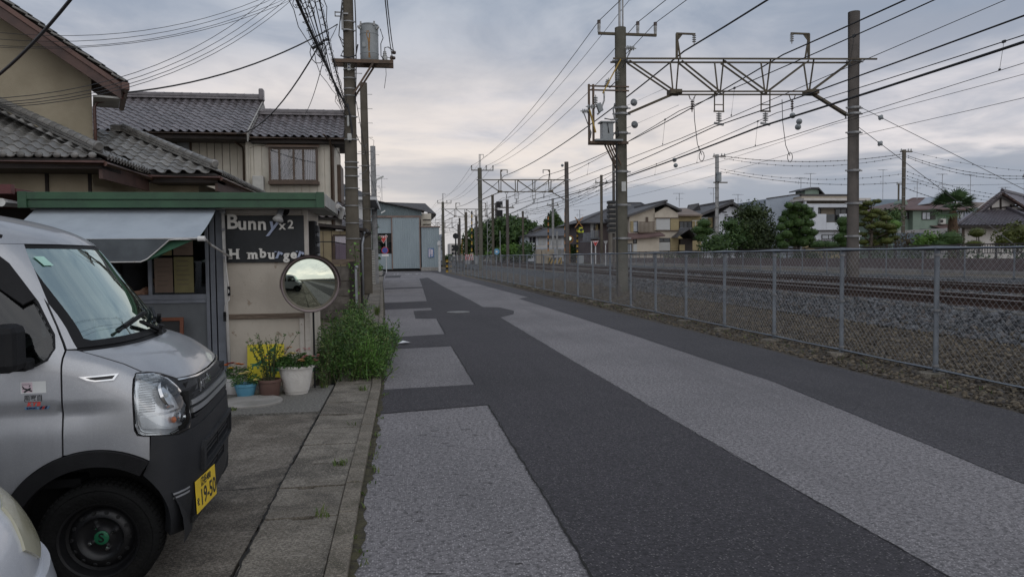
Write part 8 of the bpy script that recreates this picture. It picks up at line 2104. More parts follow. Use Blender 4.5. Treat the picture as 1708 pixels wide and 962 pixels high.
def roof_hip(parent,x0,x1,y0,y1,ze,zr,rx0,rx1,mat,ry=None):
 ry=ry or(y0+y1)/2;mb=MB();mb.add([V((x0,y0,ze)),V((x1,y0,ze)),V((x1,y1,ze)),V((x0,y1,ze)),V((rx0,ry,zr)),V((rx1,ry,zr))],[(0,1,5,4),(1,2,5),(2,3,4,5),(3,0,4),(3,2,1,0)])
 o=mb.build('roof',MATS[mat],parent);mb=MB()
 for a,b in(((x0,y0,ze),(rx0,ry,zr)),((x1,y0,ze),(rx1,ry,zr)),((rx0,ry,zr),(rx1,ry,zr))):mb.bar(V(a)+Z*0.04,V(b)+Z*0.04,0.22,0.12)
 mb.bar(V((x0,y0,ze-0.06)),V((x1,y0,ze-0.06)),0.12,0.14);mb.build('ridge',MATS[mat],o);return o
# A: mauve house with dark hipped roof and balconies
y=82.0;h=thing('mauve_house','mauve house with dark hipped roof and grey balconies behind the near gantry pole','house',aty(1010,430,y))
x0,x1,_,ze=pr4(985,372,1072,430,y);mb=MB();mb.box2((x0,y,GZ),(x1,y+12,ze));mb.build('wall',MATS['wall_mauve'],h)
a=aty(967,371,y-0.8);b=aty(1092,352,y-0.8);rp=aty(1043,338,y+5)
roof_hip(h,a.x,b.x+2.5,y-0.9,y+12.5,a.z,rp.z,rp.x-0.2,rp.x+2.2,'roof_slate')
win(h,(1041,368,1046,381),y);win(h,(997,370,1003,382),y,'interior_dark');win(h,(976+12,372,994,380),y,'window_pale')
for px_ in((985,384,1001,397),(972,388,986,402)):
 xx0,xx1,z0,z1=pr4(*px_,y-1.2);mb=MB();n=int((xx1-xx0)/0.16)
 for k in range(n):mb.box2((xx0+k*0.16,y-1.25,z0),(xx0+k*0.16+0.10,y-1.2,z1))
 mb.box2((xx0,y-1.2,z0-0.1),(xx1,y,z0));mb.build('balcony',MATS['frame_grey'],h)
rect(h,'wall_strip',(985,372,989,400),y,'shutter',0.15);rect(h,'wall_strip',(993,374,997,396),y,'wall_ochre',0.15)
# B: beige two-storey house, gable to the camera, lower roof
y=74.0;h=thing('beige_house','beige two-storey house with grey gabled roof and shuttered windows','house',aty(1110,425,y))
x0,x1,_,z1=pr4(1092,356,1131,425,y);mb=MB();pk=aty(1112,340,y);mb.prism([V((x0,y,GZ)),V((x1,y,GZ)),V((x1,y,z1)),V((pk.x,y,pk.z-0.25)),V((x0,y,z1))],(0,9,0));mb.build('wall',MATS['wall_beige'],h)
x0b,x1b,_,z1b=pr4(1050,362,1092,425,y+0.15);ql=aty(1050,361,y+0.15).z;qr=aty(1092,346.5,y+0.15).z;mb=MB();mb.prism([V((x0b,y+0.15,GZ)),V((x1b,y+0.15,GZ)),V((x1b,y+0.15,qr)),V((x0b,y+0.15,ql))],(0,8.5,0));mb.build('wall',MATS['wall_beige'],h)
e0=aty(1046,359,y-0.6);e1=aty(1139,349,y-0.6);pk2=aty(1111.5,336,y-0.7)
roof_gable_y(h,e0.x,e1.x,y-0.35,y+9.5,e0.z,pk2.z,'roof_slate',0.24,pk2.x,e1.z)
mb=MB();rr=aty(1078,342,y+6);mb.bar(V((rr.x,y+0.5,pk2.z-0.7)),V((rr.x,y+9,pk2.z-0.6)),0.3);mb.bar(V((pk2.x,y-0.75,pk2.z+0.06)),V((pk2.x,y+9.5,pk2.z+0.06)),0.26,0.2);mb.build('ridge',MATS['roof_slate'],h)
rect(h,'gable_vent',(1107,343,1115,345.5),y,'dark_timber',0.03,0.02)
rect(h,'shutter_box',(1094,365,1117,383.5),y,'shutter',0.10,0.005);rect(h,'storm_shutter',(1117.5,364.5,1131,384),y,'wall_ochre',0.14,0.008)
rect(h,'shutter_box',(1095,404,1117,418),y,'shutter',0.10,0.005);rect(h,'storm_shutter',(1117.5,397,1131,418),y,'wall_ochre',0.14,0.008)
win(h,(1096,398,1117,403),y,'window_dark');rect(h,'belt_rail',(1092,384,1131.5,385.5),y,'bronze_frame',0.2);rect(h,'belt_rail',(1092,363,1131.5,364.5),y,'bronze_frame',0.2)
win(h,(1056,370,1063,386),y+0.15,'window_pale',bars=0);rect(h,'storm_shutter',(1051.5,369,1056,387),y+0.15,'wall_ochre',0.12)
xx0,xx1,z0,z1=pr4(1066,371,1092,387,y-0.3);mb=MB()
for k in range(int((xx1-xx0)/0.14)):mb.box2((xx0+k*0.14,y-0.32,z0),(xx0+k*0.14+0.05,y-0.28,z1))
mb.box2((xx0,y-0.33,z1),(xx1,y-0.27,z1+0.07));mb.box2((xx0,y-0.33,z0-0.12),(xx1,y+0.95,z0));mb.build('balcony',MATS['bronze_frame'],h)
rect(h,'storm_shutter',(1077,362,1081,370),y+0.12,'bronze_frame',0.06)
a=aty(1042,398,y-1.6);b=aty(1101,387.5,y-0.2);mb=MB();mb.add([V((a.x,y-1.7,a.z)),V((b.x,y-1.7,a.z+0.35)),V((b.x,y+0.95,b.z+0.25)),V((a.x,y+0.95,b.z+0.15)),V((a.x,y-1.7,a.z-0.14)),V((b.x,y-1.7,a.z+0.21))],[(0,1,2,3),(4,5,1,0)]);mb.build('lower_roof',MATS['roof_maroon'],h)
mb=MB();mb.box2((a.x+0.3,y-1.2,GZ),(x1b,y+1,a.z+0.1));mb.build('wall',MATS['wall_beige'],h)
win(h,(1045,407,1053,420),y-1.2,'window_pale');win(h,(1057,400,1061,405),y-1.2,'window_dark',bars=0);rect(h,'storm_shutter',(1056,407,1062,420),y-1.2,'shutter',0.08)
a=aty(1128,394,y-1.5);b=aty(1166,398,y-1.5);c=aty(1133,381,y+1);mb=MB();mb.prism([V((a.x,y-1.8,a.z-0.1)),V((c.x,y-1.8,c.z)),V((b.x,y-1.8,b.z)),V((b.x,y-1.8,b.z-0.18)),V((c.x,y-1.8,c.z-0.2))],(0,4,0));mb.build('porch_roof',MATS['roof_slate'],h)
mb=MB();q0=aty(1132,425,y);q1=aty(1152,398,y);mb.box2((q0.x,y-0.5,GZ),(q1.x,y+4,q1.z));mb.build('porch_wall',MATS['dark_timber'],h);rect(h,'porch_door',(1133,408,1142,420),y-0.5,'wall_ochre',0.05)
# C: low ochre house between
y=80.0;h=thing('ochre_house','ochre house with tan roof between the beige and white houses','house',aty(1150,420,y))
x0,x1,_,z1=pr4(1130,358,1170,420,y);mb=MB();mb.box2((x0,y,GZ),(x1,y+9,z1));mb.build('wall',MATS['wall_ochre'],h)
a=aty(1128,358,y-0.6);b=aty(1172,358,y-0.6);c=aty(1142,350,y+3);roof_gable_x(h,a.x,b.x,y-0.6,y+9,a.z,c.z+0.3,'roof_tan')
win(h,(1134,370,1153,385),y,'window_dark',bars=2);rect(h,'storm_shutter',(1154,369,1162,387),y,'wall_ochre',0.12);rect(h,'rail',(1134,380,1154,386),y-0.6,'frame_grey',0.05)
mb=MB();p=aty(1160,368,y-1);mb.bar(p,p+Z*-1.2,0.05);mb.bar(p+V((-0.4,0,0)),p+V((0.5,0,0)),0.06);mb.build('drying_pole',MATS['shutter'],h)
# D: white house with grey gable
y=84.0;h=thing('white_gable_house','white house with grey gabled roof behind the tall pine','house',aty(1210,420,y))
x0,x1,_,z1=pr4(1172,360,1250,420,y);pk=aty(1222,341,y);xm=aty(1196,360,y).x
mb=MB();mb.prism([V((xm,y,GZ)),V((x1,y,GZ)),V((x1,y,z1-0.3)),V((pk.x,y,pk.z)),V((xm,y,z1))],(0,9,0));mb.build('wall',MATS['wall_white'],h)
mb=MB();mb.box2((x0,y+1,GZ),(xm,y+9,z1-0.1));mb.build('wall',MATS['wall_white'],h)
e0=aty(1169,356,y-0.7);e1=aty(1262,361,y-0.7);pk2=aty(1221.5,335.5,y-0.7);roof_gable_y(h,e0.x,e1.x,y-0.8,y+9.5,e0.z,pk2.z,'roof_slate',0.3,pk2.x,e1.z)
mb=MB();mb.bar(V((pk2.x,y-0.85,pk2.z+0.08)),V((pk2.x,y+9.5,pk2.z+0.08)),0.3,0.24);l0=aty(1160,352,y+6);mb.prism([V((l0.x,y+4,l0.z-0.6)),V((pk2.x-2.2,y+4,pk2.z-0.1)),V((pk2.x-1.4,y+9.5,pk2.z+0.05)),V((l0.x,y+9.5,l0.z-0.5))],(0,0,0.2));mb.build('ridge',MATS['roof_slate'],h)
rect(h,'gable_vent',(1217,341,1225,345),y,'dark_timber',0.03,0.02);rect(h,'slit_window',(1205,353,1212,355),y,'dark_timber',0.04);rect(h,'slit_window',(1220,354.5,1227,356),y,'dark_timber',0.04);rect(h,'slit_window',(1208.5,358,1214,359.5),y,'dark_timber',0.04)
win(h,(1209.5,362,1220,379),y,'window_pale');win(h,(1188,363,1194,380),y+1,'interior_dark');rect(h,'storm_shutter',(1181,363,1188,380),y+1,'wall_ochre',0.1)
# E: white modern house with balcony
y=78.0;h=thing('modern_house','white flat-roofed modern house with deep balcony behind the ball-pruned tree','house',aty(1360,415,y))
a=aty(1278,332,y+3);b=aty(1337,323.5,y+3);mb=MB();mb.prism([V((a.x,y+3,GZ)),V((b.x,y+3,GZ)),V((b.x,y+3,b.z)),V((a.x,y+3,a.z))],(0,9,0));mb.build('wing',MATS['wall_grey'],h)
mb=MB();mb.bar(V((a.x,y+2.95,a.z+0.05)),V((b.x,y+2.95,b.z+0.05)),0.12,0.10);mb.build('roof_edge',MATS['iron_dark'],h)
x0,x1,z0,z1=pr4(1346,384,1436,416,y);mb=MB();mb.box2((x0,y+1.2,GZ),(x1,y+10,aty(1346,326,y).z));mb.build('wall',MATS['wall_tan'],h)
for px_ in((1344,357,1377,384),(1399,357,1430,384),(1377,371,1399,384)):rect(h,'balcony_wall',px_,y,'wall_white',0.16)
x0,x1,z0,z1=pr4(1340,340,1438,346,y);mb=MB();mb.box2((x0,y-0.2,z0),(x1,y+2.5,z1));mb.build('roof_slab',MATS['wall_white'],h);x0,x1,z0,z1=pr4(1337,331,1444,335,y);mb=MB();mb.box2((x0,y-0.5,z0),(x1+0.3,y+2.5,z1));mb.build('roof_slab',MATS['plaster_white'],h)
x0,x1,z0,z1=pr4(1337,324,1430,331,y+2.6);mb=MB();mb.box2((x0,y+2.6,z0),(x1,y+9,z1));mb.build('parapet',MATS['roof_brown'],h)
rect(h,'pillar',(1355,345,1361.5,358),y,'wall_white',0.4,-0.05);rect(h,'pillar',(1340,331,1343,341),y,'wall_white',0.3);rect(h,'pillar',(1438,331,1440,340),y,'plaster_white',0.2)
x0,x1,z0,z1=pr4(1344,384,1436,415,y);mb=MB();mb.box2((x0,y+0.2,GZ),(x1,y+1.2,z1));mb.build('lower_wall',MATS['wall_white'],h);rect(h,'floor_edge',(1344,383.5,1420,385),y,'dark_timber',0.3)
win(h,(1393,349,1411,368),y+1.2,'window_dark');win(h,(1362,349,1368,357),y+1.2,'window_dark',bars=0);win(h,(1371,392,1392,398),y+0.2,'window_pale');rect(h,'glass_panel',(1377,357.5,1392,370),y-0.01,'window_dark',0.02)
p0=aty(1338,317,y+5);p1=aty(1372,324,y+5);pm_=aty(1349,313,y+5);pm2=aty(1362,313,y+5);mb=MB();mb.prism([V((p0.x-0.3,y+4.5,p0.z)),V((pm_.x,y+4.5,pm_.z)),V((pm2.x,y+4.5,pm2.z)),V((p1.x,y+4.5,p1.z)),V((p1.x,y+4.5,p1.z-0.14)),V((pm2.x,y+4.5,pm2.z-0.18)),V((pm_.x,y+4.5,pm_.z-0.18)),V((p0.x-0.3,y+4.5,p0.z-0.14))],(0,3,0));mb.build('penthouse_roof',MATS['roof_slate'],h)
x0,x1,z0,z1=pr4(1343,316,1366,326,y+4.8);mb=MB();mb.box2((x0,y+4.8,z0),(x1,y+7,z1));mb.build('penthouse',MATS['wall_green'],h)
# tiled garden wall in front of it
y=66.0;h=thing('garden_wall','tan garden wall with tile coping before the modern house','wall',aty(1380,412,y));a=aty(1340,404,y);b=aty(1404,404,y)
mb=MB();mb.box2((a.x,y,GZ),(b.x,y+0.2,a.z));mb.build('wall',MATS['wall_ochre'],h)
for k in range(int((b.x-a.x)/0.3)):mb=MB();mb.cyl(V((a.x+0.15+k*0.3,y-0.25,a.z+0.02)),V((a.x+0.15+k*0.3,y+0.1,a.z+0.22)),0.10,n=8);mb.build('coping_tile',MATS['tile_brown'],h)
# F: green house with maroon roof and solar panel
y=82.0;h=thing('green_house','pale green two-storey house with maroon roof and solar panel','house',aty(1560,410,y))
x0,x1,_,z1=pr4(1494,352,1600,410,y);mb=MB();mb.box2((x0,y+0.8,GZ),(x1,y+10,z1));mb.build('wall',MATS['wall_green'],h)
q0,q1,_,z1b=pr4(1522,350,1564,410,y);mb=MB();mb.box2((q0,y,GZ),(q1,y+5,z1b));mb.build('wall',MATS['wall_green'],h)
a=aty(1484,349,y-0.4);b=aty(1606,349,y-0.4);c0=aty(1523,331,y+5);c1=aty(1568,330,y+5);roof_hip(h,a.x,b.x+0.8,y-0.5,y+10.5,a.z,c0.z,c0.x,c1.x,'roof_maroon',y+5)
s0=V((aty(1531,341,y+1.2).x,y+1.0,a.z+0.55));mb=MB();t0,t1,t2,t3=at(1530.5,342.5,(aty(1530,342,y+1.3)-cC).dot(cF)),at(1552,339.5,(aty(1552,340,y+1.3)-cC).dot(cF)),at(1567,329.5,(aty(1567,330,y+4.6)-cC).dot(cF)),at(1544,330.5,(aty(1544,331,y+4.6)-cC).dot(cF));mb.prism([t0,t1,t2,t3],(0,0,0.08));mb.build('solar_panel',MATS['solar'],h)
p=aty(1570,330,y+4.5);mb=MB();mb.lathe(p,[(0.22,-0.2),(0.22,0.2)],12,axis=(1,0.2,0));mb.build('water_tank',MATS['galv'],h)
a=aty(1508,338,y+1);x0,x1,z0,z1=pr4(1508,335,1514,341,y+1);mb=MB();mb.prism([V((x0,y+1,z0)),V((x1,y+1,z0)),V((x1,y+1,z1-0.2)),V(((x0+x1)/2,y+1,z1+0.1)),V((x0,y+1,z1-0.2))],(0,2,0));mb.build('dormer',MATS['wall_green'],h)
win(h,(1538,354.5,1551,365.5),y,'window_pale');rect(h,'shutter_box',(1552,353,1560,366),y,'iron_dark',0.1);win(h,(1507,355.5,1513,364),y+0.8,'window_pale');rect(h,'shutter_box',(1513.5,355,1521,365.5),y+0.8,'iron_dark',0.1);win(h,(1538,387,1551,395),y,'window_pale');rect(h,'window_hood',(1534,382,1553,384),y-0.3,'iron_dark',0.4);win(h,(1594,354,1607,364),y+0.8,'window_pale')
a=aty(1557,372,y-1.2);b=aty(1598,382,y-1.2);mb=MB();mb.add([V((a.x,y+0.8,a.z)),V((b.x,y+0.8,a.z)),V((b.x,y-1.5,b.z)),V((a.x+1.2,y-1.5,b.z)),V((a.x+1.2,y-1.5,b.z-0.2)),V((b.x,y-1.5,b.z-0.2))],[(0,3,2,1),(3,4,5,2)]);mb.build('lower_roof',MATS['roof_maroon'],h)
x0,x1,z0,z1=pr4(1570,382,1598,410,y-1.0);mb=MB();mb.box2((x0,y-1.0,GZ),(x1,y+0.8,z1));mb.build('wall',MATS['wall_green'],h)
mb=MB();x0,x1,z0,z1=pr4(1567,365,1576,376,y-0.2);mb.box2((x0,y-0.4,z0+0.15),(x1,y,z1));tag(mb.build('air_conditioner',MATS['ac_white'],loc=(x0,y-0.2,z0),bevel=0.03),'white air conditioner on the lower roof of the green house','air conditioner')
mb=MB();x0,x1,z0,z1=pr4(1568.5,366.5,1573.5,371.5,y-0.41);mb.lathe(V(((x0+x1)/2,y-0.405,(z0+z1)/2)),[((x1-x0)/2,0),((x1-x0)/2,0.02)],14,axis=(0,-1,0));mb.build('fan_grille',MATS['iron_dark'],bpy.data.objects['air_conditioner.001']if 'air_conditioner.001' in bpy.data.objects else h)
# G, H: roofs behind
y=105.0;h=thing('blue_roof_house','blue-grey roofed house far behind the cloud-pruned garden tree','house',aty(1470,410,y));a=aty(1436,350,y);b=aty(1506,334.5,y+6);roof_gable_x(h,a.x,b.x,y,y+12,a.z-0.3,b.z+0.2,'roof_bluegrey');mb=MB();mb.box2((a.x+0.5,y+0.6,GZ),(b.x-0.5,y+11,a.z-0.3));mb.build('wall',MATS['wall_grey'],h)
y=94.0;h=thing('tan_roof_house','house with tan roof and blue-grey walls behind the palm','house',aty(1640,410,y));a=aty(1604,349,y);b=aty(1668,337.5,y+5);roof_gable_x(h,a.x,b.x,y,y+10,a.z,b.z,'roof_tan');mb=MB();mb.box2((a.x+0.4,y+0.6,GZ),(b.x,y+9,a.z-0.1));mb.build('wall',MATS['wall_grey'],h);win(h,(1597,354,1607,363),y+0.6,'window_pale')
# I: traditional tiled house
y=52.0;h=thing('traditional_house','traditional low house with purple-grey tiled hip-and-gable roof','house',aty(1660,412,y))
x0=aty(1605,412,y).x;zt_=aty(1605,379,y).z;mb=MB();mb.box2((x0,y,GZ),(x0+14,y+8,zt_));mb.build('wall',MATS['plaster_white'],h);mb=MB();mb.box2((x0-0.06,y-0.06,GZ),(x0+0.14,y+0.02,zt_));mb.build('corner_post',MATS['bronze_frame'],h)
pm('tile_purple',(0.16,0.145,0.16),(0.105,0.095,0.108),5,0.4);rand_tint('tile_purple',0.25)
TILE_P=tile_mesh('roof_tile_purple',MATS['tile_purple'])
e=aty(1594.5,375.5,y-1.0);ze=e.z;gl=aty(1632,352,y+2.2);gx1=aty(1688,349,y+2.2).x
tile_face(h,[V((e.x,y-1.0,ze)),V((e.x+14,y-1.0,ze)),V((e.x+14,y+2.3,ze+1.35)),V((gl.x,y+2.3,ze+1.35))],TILE_P,0.30,0.28,[120])
mb=MB();mb.bar(V((e.x,y-1.0,ze+0.06)),V((gl.x,y+2.3,ze+1.45)),0.22,0.16);mb.build('hip_ridge',MATS['tile_purple'],h)
mb=MB();mb.box2((e.x+0.1,y-1.0,ze-0.2),(e.x+14,y-0.95,ze-0.03));mb.box2((e.x+0.1,y-0.95,ze-0.2),(e.x+14,y,ze-0.16));mb.build('eave_board',MATS['dark_timber'],h)
gp=aty(1668,322,y+2.0);g0=aty(1632,352,y+2.0);g1=aty(1722,356,y+2.0)
mb=MB();mb.prism([V((g0.x,y+2.4,ze+1.2)),V((g1.x,y+2.4,ze+1.2)),V((gp.x,y+2.4,gp.z-0.2))],(0,0.3,0));mb.build('gable_wall',MATS['plaster_white'],h)
for(u0,v0,u1,v1,w)in((1655,348,1700,343,0.13),(1669,330,1669,349,0.13),(1653,341,1653,351,0.11),(1686,341,1686,350,0.11)):
 mb=MB();mb.bar(aty(u0,v0,y+2.36),aty(u1,v1,y+2.36),w,0.08,up=(0,1,0));mb.build('half_timber',MATS['dark_timber'],h)
for(p,q)in((g0,gp),(gp,g1)):mb=MB();mb.bar(V((p.x-(0.5 if p is g0 else 0),y+1.9,p.z-(0.25 if p is g0 else 0))),V((q.x,y+1.9,q.z)),0.14,0.36,up=(0,1,0));mb.build('barge_board',MATS['eave_brown'],h)
E_=V((0.8,0.6,0));G1=V((g1.x,y+1.75,g1.z));GP=V((gp.x,y+1.75,gp.z+0.06));G0=V((g0.x-0.4,y+1.75,g0.z-0.3))
tile_face(h,[G1,G1+E_*8,GP+E_*8,GP],TILE_P,0.30,0.28,[90])
mb=MB();mb.prism([G0,GP,GP+E_*8,G0+E_*8],(0,0,-0.12));mb.build('roof_deck',MATS['tile_purple'],h)
for k in range(14):mb=MB();p=G0.lerp(GP,(k+0.5)/14);mb.box(p+Z*0.05,(0.17,0.3,0.09));mb.build('verge_tile',MATS['tile_purple'],h,bevel=0.02)
ridge_line(h,GP-E_*0.1,GP+E_*8,CAP_B,0.3,mat='tile_purple',wd=0.3,base_h=0.2)
vr=aty(1689,351,y+1.8);mb=MB();mb.bar(V((vr.x,y-0.6,ze+0.35)),V((vr.x,y+2.3,ze+1.5)),0.26,0.26);mb.build('valley_ridge',MATS['tile_purple'],h)
mb=MB();mb.box2((x0-3.0,y+4,GZ),(x0-0.3,y+4.1,aty(1600,388,y+4).z));tag(mb.build('garden_gate',MATS['roof_bluegrey'],loc=(x0-1.5,y+4,GZ)),'blue-grey gate panel between palm and traditional house','gate')
# J, K and the far side of the crossing
y=104.0;h=thing('white_long_house','long white two-storey building with grey hipped roof beyond the crossing','house',aty(920,425,y));x0,x1,z0,z1=pr4(881,393,1000,425,y);mb=MB();mb.box2((x0,y,GZ),(x1,y+10,z1));mb.build('wall',MATS['wall_white'],h);a=aty(877,393.5,y-0.6);r0=aty(912,381,y+5);roof_hip(h,a.x,x1+1.5,y-0.7,y+10.7,a.z,r0.z,r0.x,x1-2,'roof_slate')
for px_ in((889,396,892.5,404),(884,397,886,404)):win(h,px_,y,'window_dark',bars=0)
rect(h,'balcony_wall',(893,409,958,412.5),y-0.8,'plaster_white',0.8);
for u in(898,905,914,922,931,940):rect(h,'window_shutter',(u,395,u+5.5,408),y,'shutter',0.08)
for u in(896,905,918,930,940):rect(h,'window_shutter',(u,415,u+6,424),y,'shutter',0.08)
y=112.0;h=thing('dark_gable_house','small dark gabled house beside the long white building','house',aty(885,420,y));e0=aty(868,393,y);pk=aty(901,376.5,y);e1=aty(908,381,y);roof_gable_y(h,e0.x,e1.x+1.2,y-0.5,y+9,e0.z,pk.z,'roof_slate',0.35,pk.x,e1.z-0.5);mb=MB();mb.prism([V((e0.x+0.8,y,GZ)),V((e1.x+0.8,y,GZ)),V((e1.x+0.8,y,e1.z-0.8)),V((pk.x,y,pk.z-0.4)),V((e0.x+0.8,y,e0.z-0.1))],(0,8,0));mb.build('wall',MATS['siding_beige'],h);a=aty(863,386,y+3);b=aty(889,380.5,y+8);roof_gable_x(h,a.x,b.x,y+1,y+10,a.z,b.z+0.3,'tile_brown')
y=190.0;h=thing('far_apartment','pinkish far apartment block at the end of the line','building',aty(762,428,y));x0,x1,z0,z1=pr4(751,406,771,428,y);mb=MB();mb.box2((x0,y,0),(x1,y+10,z1));mb.build('wall',MATS['plaster_white'],h)
for u in(754,758.5,763,767):
 for v in(409,415,421):win(h,(u,v,u+2.3,v+3),y,'window_dark',bars=0,fw=0.1)
y=170.0;h=thing('far_tower','pale tower block behind the marker post','building',aty(738,428,y));x0,x1,z0,z1=pr4(735,391,741,430,y);mb=MB();mb.box2((x0,y,0),(x1,y+6,z1));mb.build('wall',MATS['wall_grey'],h);
for v in(395,401,407,413):win(h,(736.5,v,739.5,v+3),y,'window_dark',bars=0,fw=0.1)
# ---- trees and shrubs of the far gardens
random.seed(77)
def gp_(u,d):p=at(u,424,d);return V((p.x,p.y,GZ))
def zat(v,u,d):return at(u,v,d).z-GZ
def L(u,v,d,b,rx,rz,ry=None):p=at(u,v,d);return(p.x-b.x,p.y-b.y,p.z-b.z,rx,ry or rx,rz)
b=gp_(1250,50);tree('pine_tree','tallest dark pine with layered crown, left of the ball-pruned tree',b,[L(1255,352,50,b,1.25,0.75),L(1270,358,50.4,b,0.9,0.55),L(1238,357,50,b,0.7,0.45),L(1250,375,50,b,1.5,0.7),L(1268,380,50,b,1.3,0.8),L(1262,398,50,b,1.7,0.9),L(1282,395,50.5,b,0.8,1.0),L(1245,395,49.5,b,1.2,0.9),L(1260,412,49.5,b,1.8,0.7)],'leaf_pine',0.17,85,0.16)
b=gp_(1228,49);tree('garden_tree','green layered garden tree leaning out beside the tall pine',b,[L(1222,372,49,b,0.75,0.4),L(1212,377,49,b,0.55,0.3),L(1230,385,49,b,0.9,0.55),L(1215,395,49,b,0.9,0.5),L(1232,400,48.6,b,1.0,0.7)],'leaf_mid',0.16,85,0.1)
b=gp_(1192,48);tree('shrub','broad dark green shrub before the white gabled house',b,[L(1195,402,48,b,1.0,0.6),L(1180,408,48,b,0.7,0.5),L(1208,408,48,b,1.0,0.5),L(1195,413,47.6,b,1.2,0.4)],'leaf_mid',0.15,85,0.05,cat='shrub')
topiary('topiary','small clipped topiary beside the ochre house',gp_(1172,52),[(0.1,0,zat(373,1172,52),0.5,0.5,0.38),(-0.3,0,zat(384,1168,52),0.5,0.5,0.35),(0.35,0,zat(386,1178,52),0.5,0.5,0.35),(-0.1,0,zat(396,1170,52),0.55,0.5,0.35)],'leaf_mid',0.07,0.12)
d=47;b=gp_(1330,d);pads=[]
for(u,v,r)in((1316,343,.30),(1329,344,.36),(1341,346,.30),(1322,350,.34),(1348,352,.32),(1333,355,.36),(1312,356,.34),(1352,359,.36),(1323,362,.38),(1342,364,.36),(1306,366,.34),(1333,372,.40),(1316,374,.38),(1350,373,.36),(1303,379,.36),(1325,383,.42),(1344,384,.40),(1355,388,.36),(1312,391,.42),(1333,393,.44),(1302,397,.36),(1350,398,.38),(1322,403,.46),(1340,404,.44),(1306,409,.42),(1356,409,.32)):
 pads.append(L(u,v,d+random.uniform(-0.6,0.3),b,r*0.98,r*0.80))
topiary('ball_pruned_tree','ball-pruned garden tree of many round pads before the modern house',b,pads,'leaf_mid',0.12,0.12)
b=gp_(1325,48);tree('garden_tree','dense dark foliage filling the core of the ball-pruned tree',b,[L(1324,376,48.6,b,0.6,0.9),L(1330,398,48.6,b,0.8,0.7),L(1312,392,48.6,b,0.6,0.6)],'leaf_pine',0.14,50,0.08,cores=False)
topiary('clipped_shrub','row of low round clipped shrubs before the tan garden wall',gp_(1382,45),[L(1366,409,45,gp_(1382,45),0.5,0.3),L(1385,410,45,gp_(1382,45),0.75,0.32),L(1406,410,45,gp_(1382,45),0.55,0.3)],'leaf_mid',0.05,0.1,'shrub')
d=41;b=gp_(1408,d);topiary('pruned_tree','dark cloud-pruned tree half hidden by the far gantry pole',b,[L(1407,370,d,b,0.42,0.35),L(1410,382,d,b,0.42,0.32),L(1404,396,d,b,0.5,0.34),L(1412,406,d,b,0.5,0.3)],'leaf_mid',0.08,0.11)
d=40;b=gp_(1450,d);pads=[]
for(u,v,r)in((1463,336,.24),(1448,339,.30),(1435,344,.24),(1443,347,.26),(1432,351,.22),(1441,355,.27),(1461,352,.30),(1455,360,.28),(1446,366,.28),(1471,356,.3),(1477,364,.33),(1437,374,.26),(1452,378,.28),(1466,375,.40),(1483,378,.36),(1439,391,.28),(1457,388,.30),(1472,391,.32),(1487,386,.3),(1440,404,.30),(1453,402,.33),(1480,402,.38),(1463,408,.33),(1447,412,.26),(1492,397,.3)):
 pads.append(L(u,v,d+random.uniform(-0.4,0.4),b,r*1.05,r*0.56))
topiary('cloud_pruned_tree','large cloud-pruned pine with yellowish pad tops right of the far gantry pole',b,pads,'leaf_top',0.11,0.10)
b=gp_(1478,41.5);tree('garden_tree','dark tree mass behind the yellowish cloud-pruned pine',b,[L(1480,366,42,b,0.8,0.6),L(1470,395,42,b,0.9,0.6),L(1492,360,42.5,b,0.6,0.6)],'leaf_mid',0.14,80,0.08)
topiary('clipped_shrub','round clipped bright green shrub beside the street pole across the line',gp_(1490,40),[L(1492,375,40,gp_(1490,40),0.36,0.3)],'leaf_lime',0.06,0.1,'shrub')
b=gp_(1515,39);tree('red_shrub','reddish brown shrub below the green house',b,[L(1515,398,39,b,0.55,0.45),L(1505,406,39,b,0.4,0.3),L(1525,406,39,b,0.45,0.3)],'leaf_red',0.12,75,0.05,cat='shrub',cores=False)
b=gp_(1548,38);tree('shrub','bright green leafy shrub before the green house',b,[L(1540,400,38,b,0.5,0.4),L(1555,397,38,b,0.55,0.45),L(1568,402,38,b,0.5,0.4),L(1535,408,38,b,0.5,0.25)],'leaf_lime',0.14,75,0.05,cat='shrub')
b=gp_(1588,37.5);topiary('clipped_shrub','dark dome-clipped shrub at the foot of the palm',b,[L(1586,400,37.5,b,0.62,0.5),L(1572,408,37.5,b,0.5,0.25)],'leaf_mid',0.05,0.1,'shrub')
d=40;b=gp_(1590,d);o=thing('palm_tree','windmill palm with shaggy brown trunk before the green house','palm',b)
topz=zat(352,1588,d);mb=MB();mb.tube([b,b+V((-0.02,0,topz*0.3)),b+V((-0.05,0,topz*0.7)),b+V((-0.06,0,topz))],[0.24,0.28,0.25,0.17],12)
for k in range(260):
 z=random.uniform(0.1,topz);a=random.uniform(0,6.28);p=b+V((math.cos(a)*0.25,math.sin(a)*0.25,z));leaf(mb,p,V((math.cos(a)*0.5,math.sin(a)*0.5,-1)),V((math.cos(a),math.sin(a),0)),0.22,0.05)
mb.build('trunk',MATS['palm_bark'],o)
for k in range(26):
 a=k*2.4;el=random.uniform(-0.35,1.25);dr_=V((math.cos(a)*math.cos(el),math.sin(a)*math.cos(el),math.sin(el)));c=b+V((-0.06,0,topz+0.05));mb=MB();hub=c+dr_*0.65;mb.tube([c,hub],[0.02,0.014],4)
 s=dr_.cross(Z).normalized();u=s.cross(dr_)
 for j in range(15):
  t=(j-7)/7*1.45;dd=(dr_*math.cos(t)+s*math.sin(t)).normalized();tip=hub+dd*0.80-Z*(0.06+0.12*abs(t));md=hub+dd*0.42+Z*0.02;w=dd.cross(u).normalized()*0.042;mb.add([hub,md+w,tip,md-w],[(0,1,2,3)])
 mb.build('frond',MATS['palm_leaf'],o)
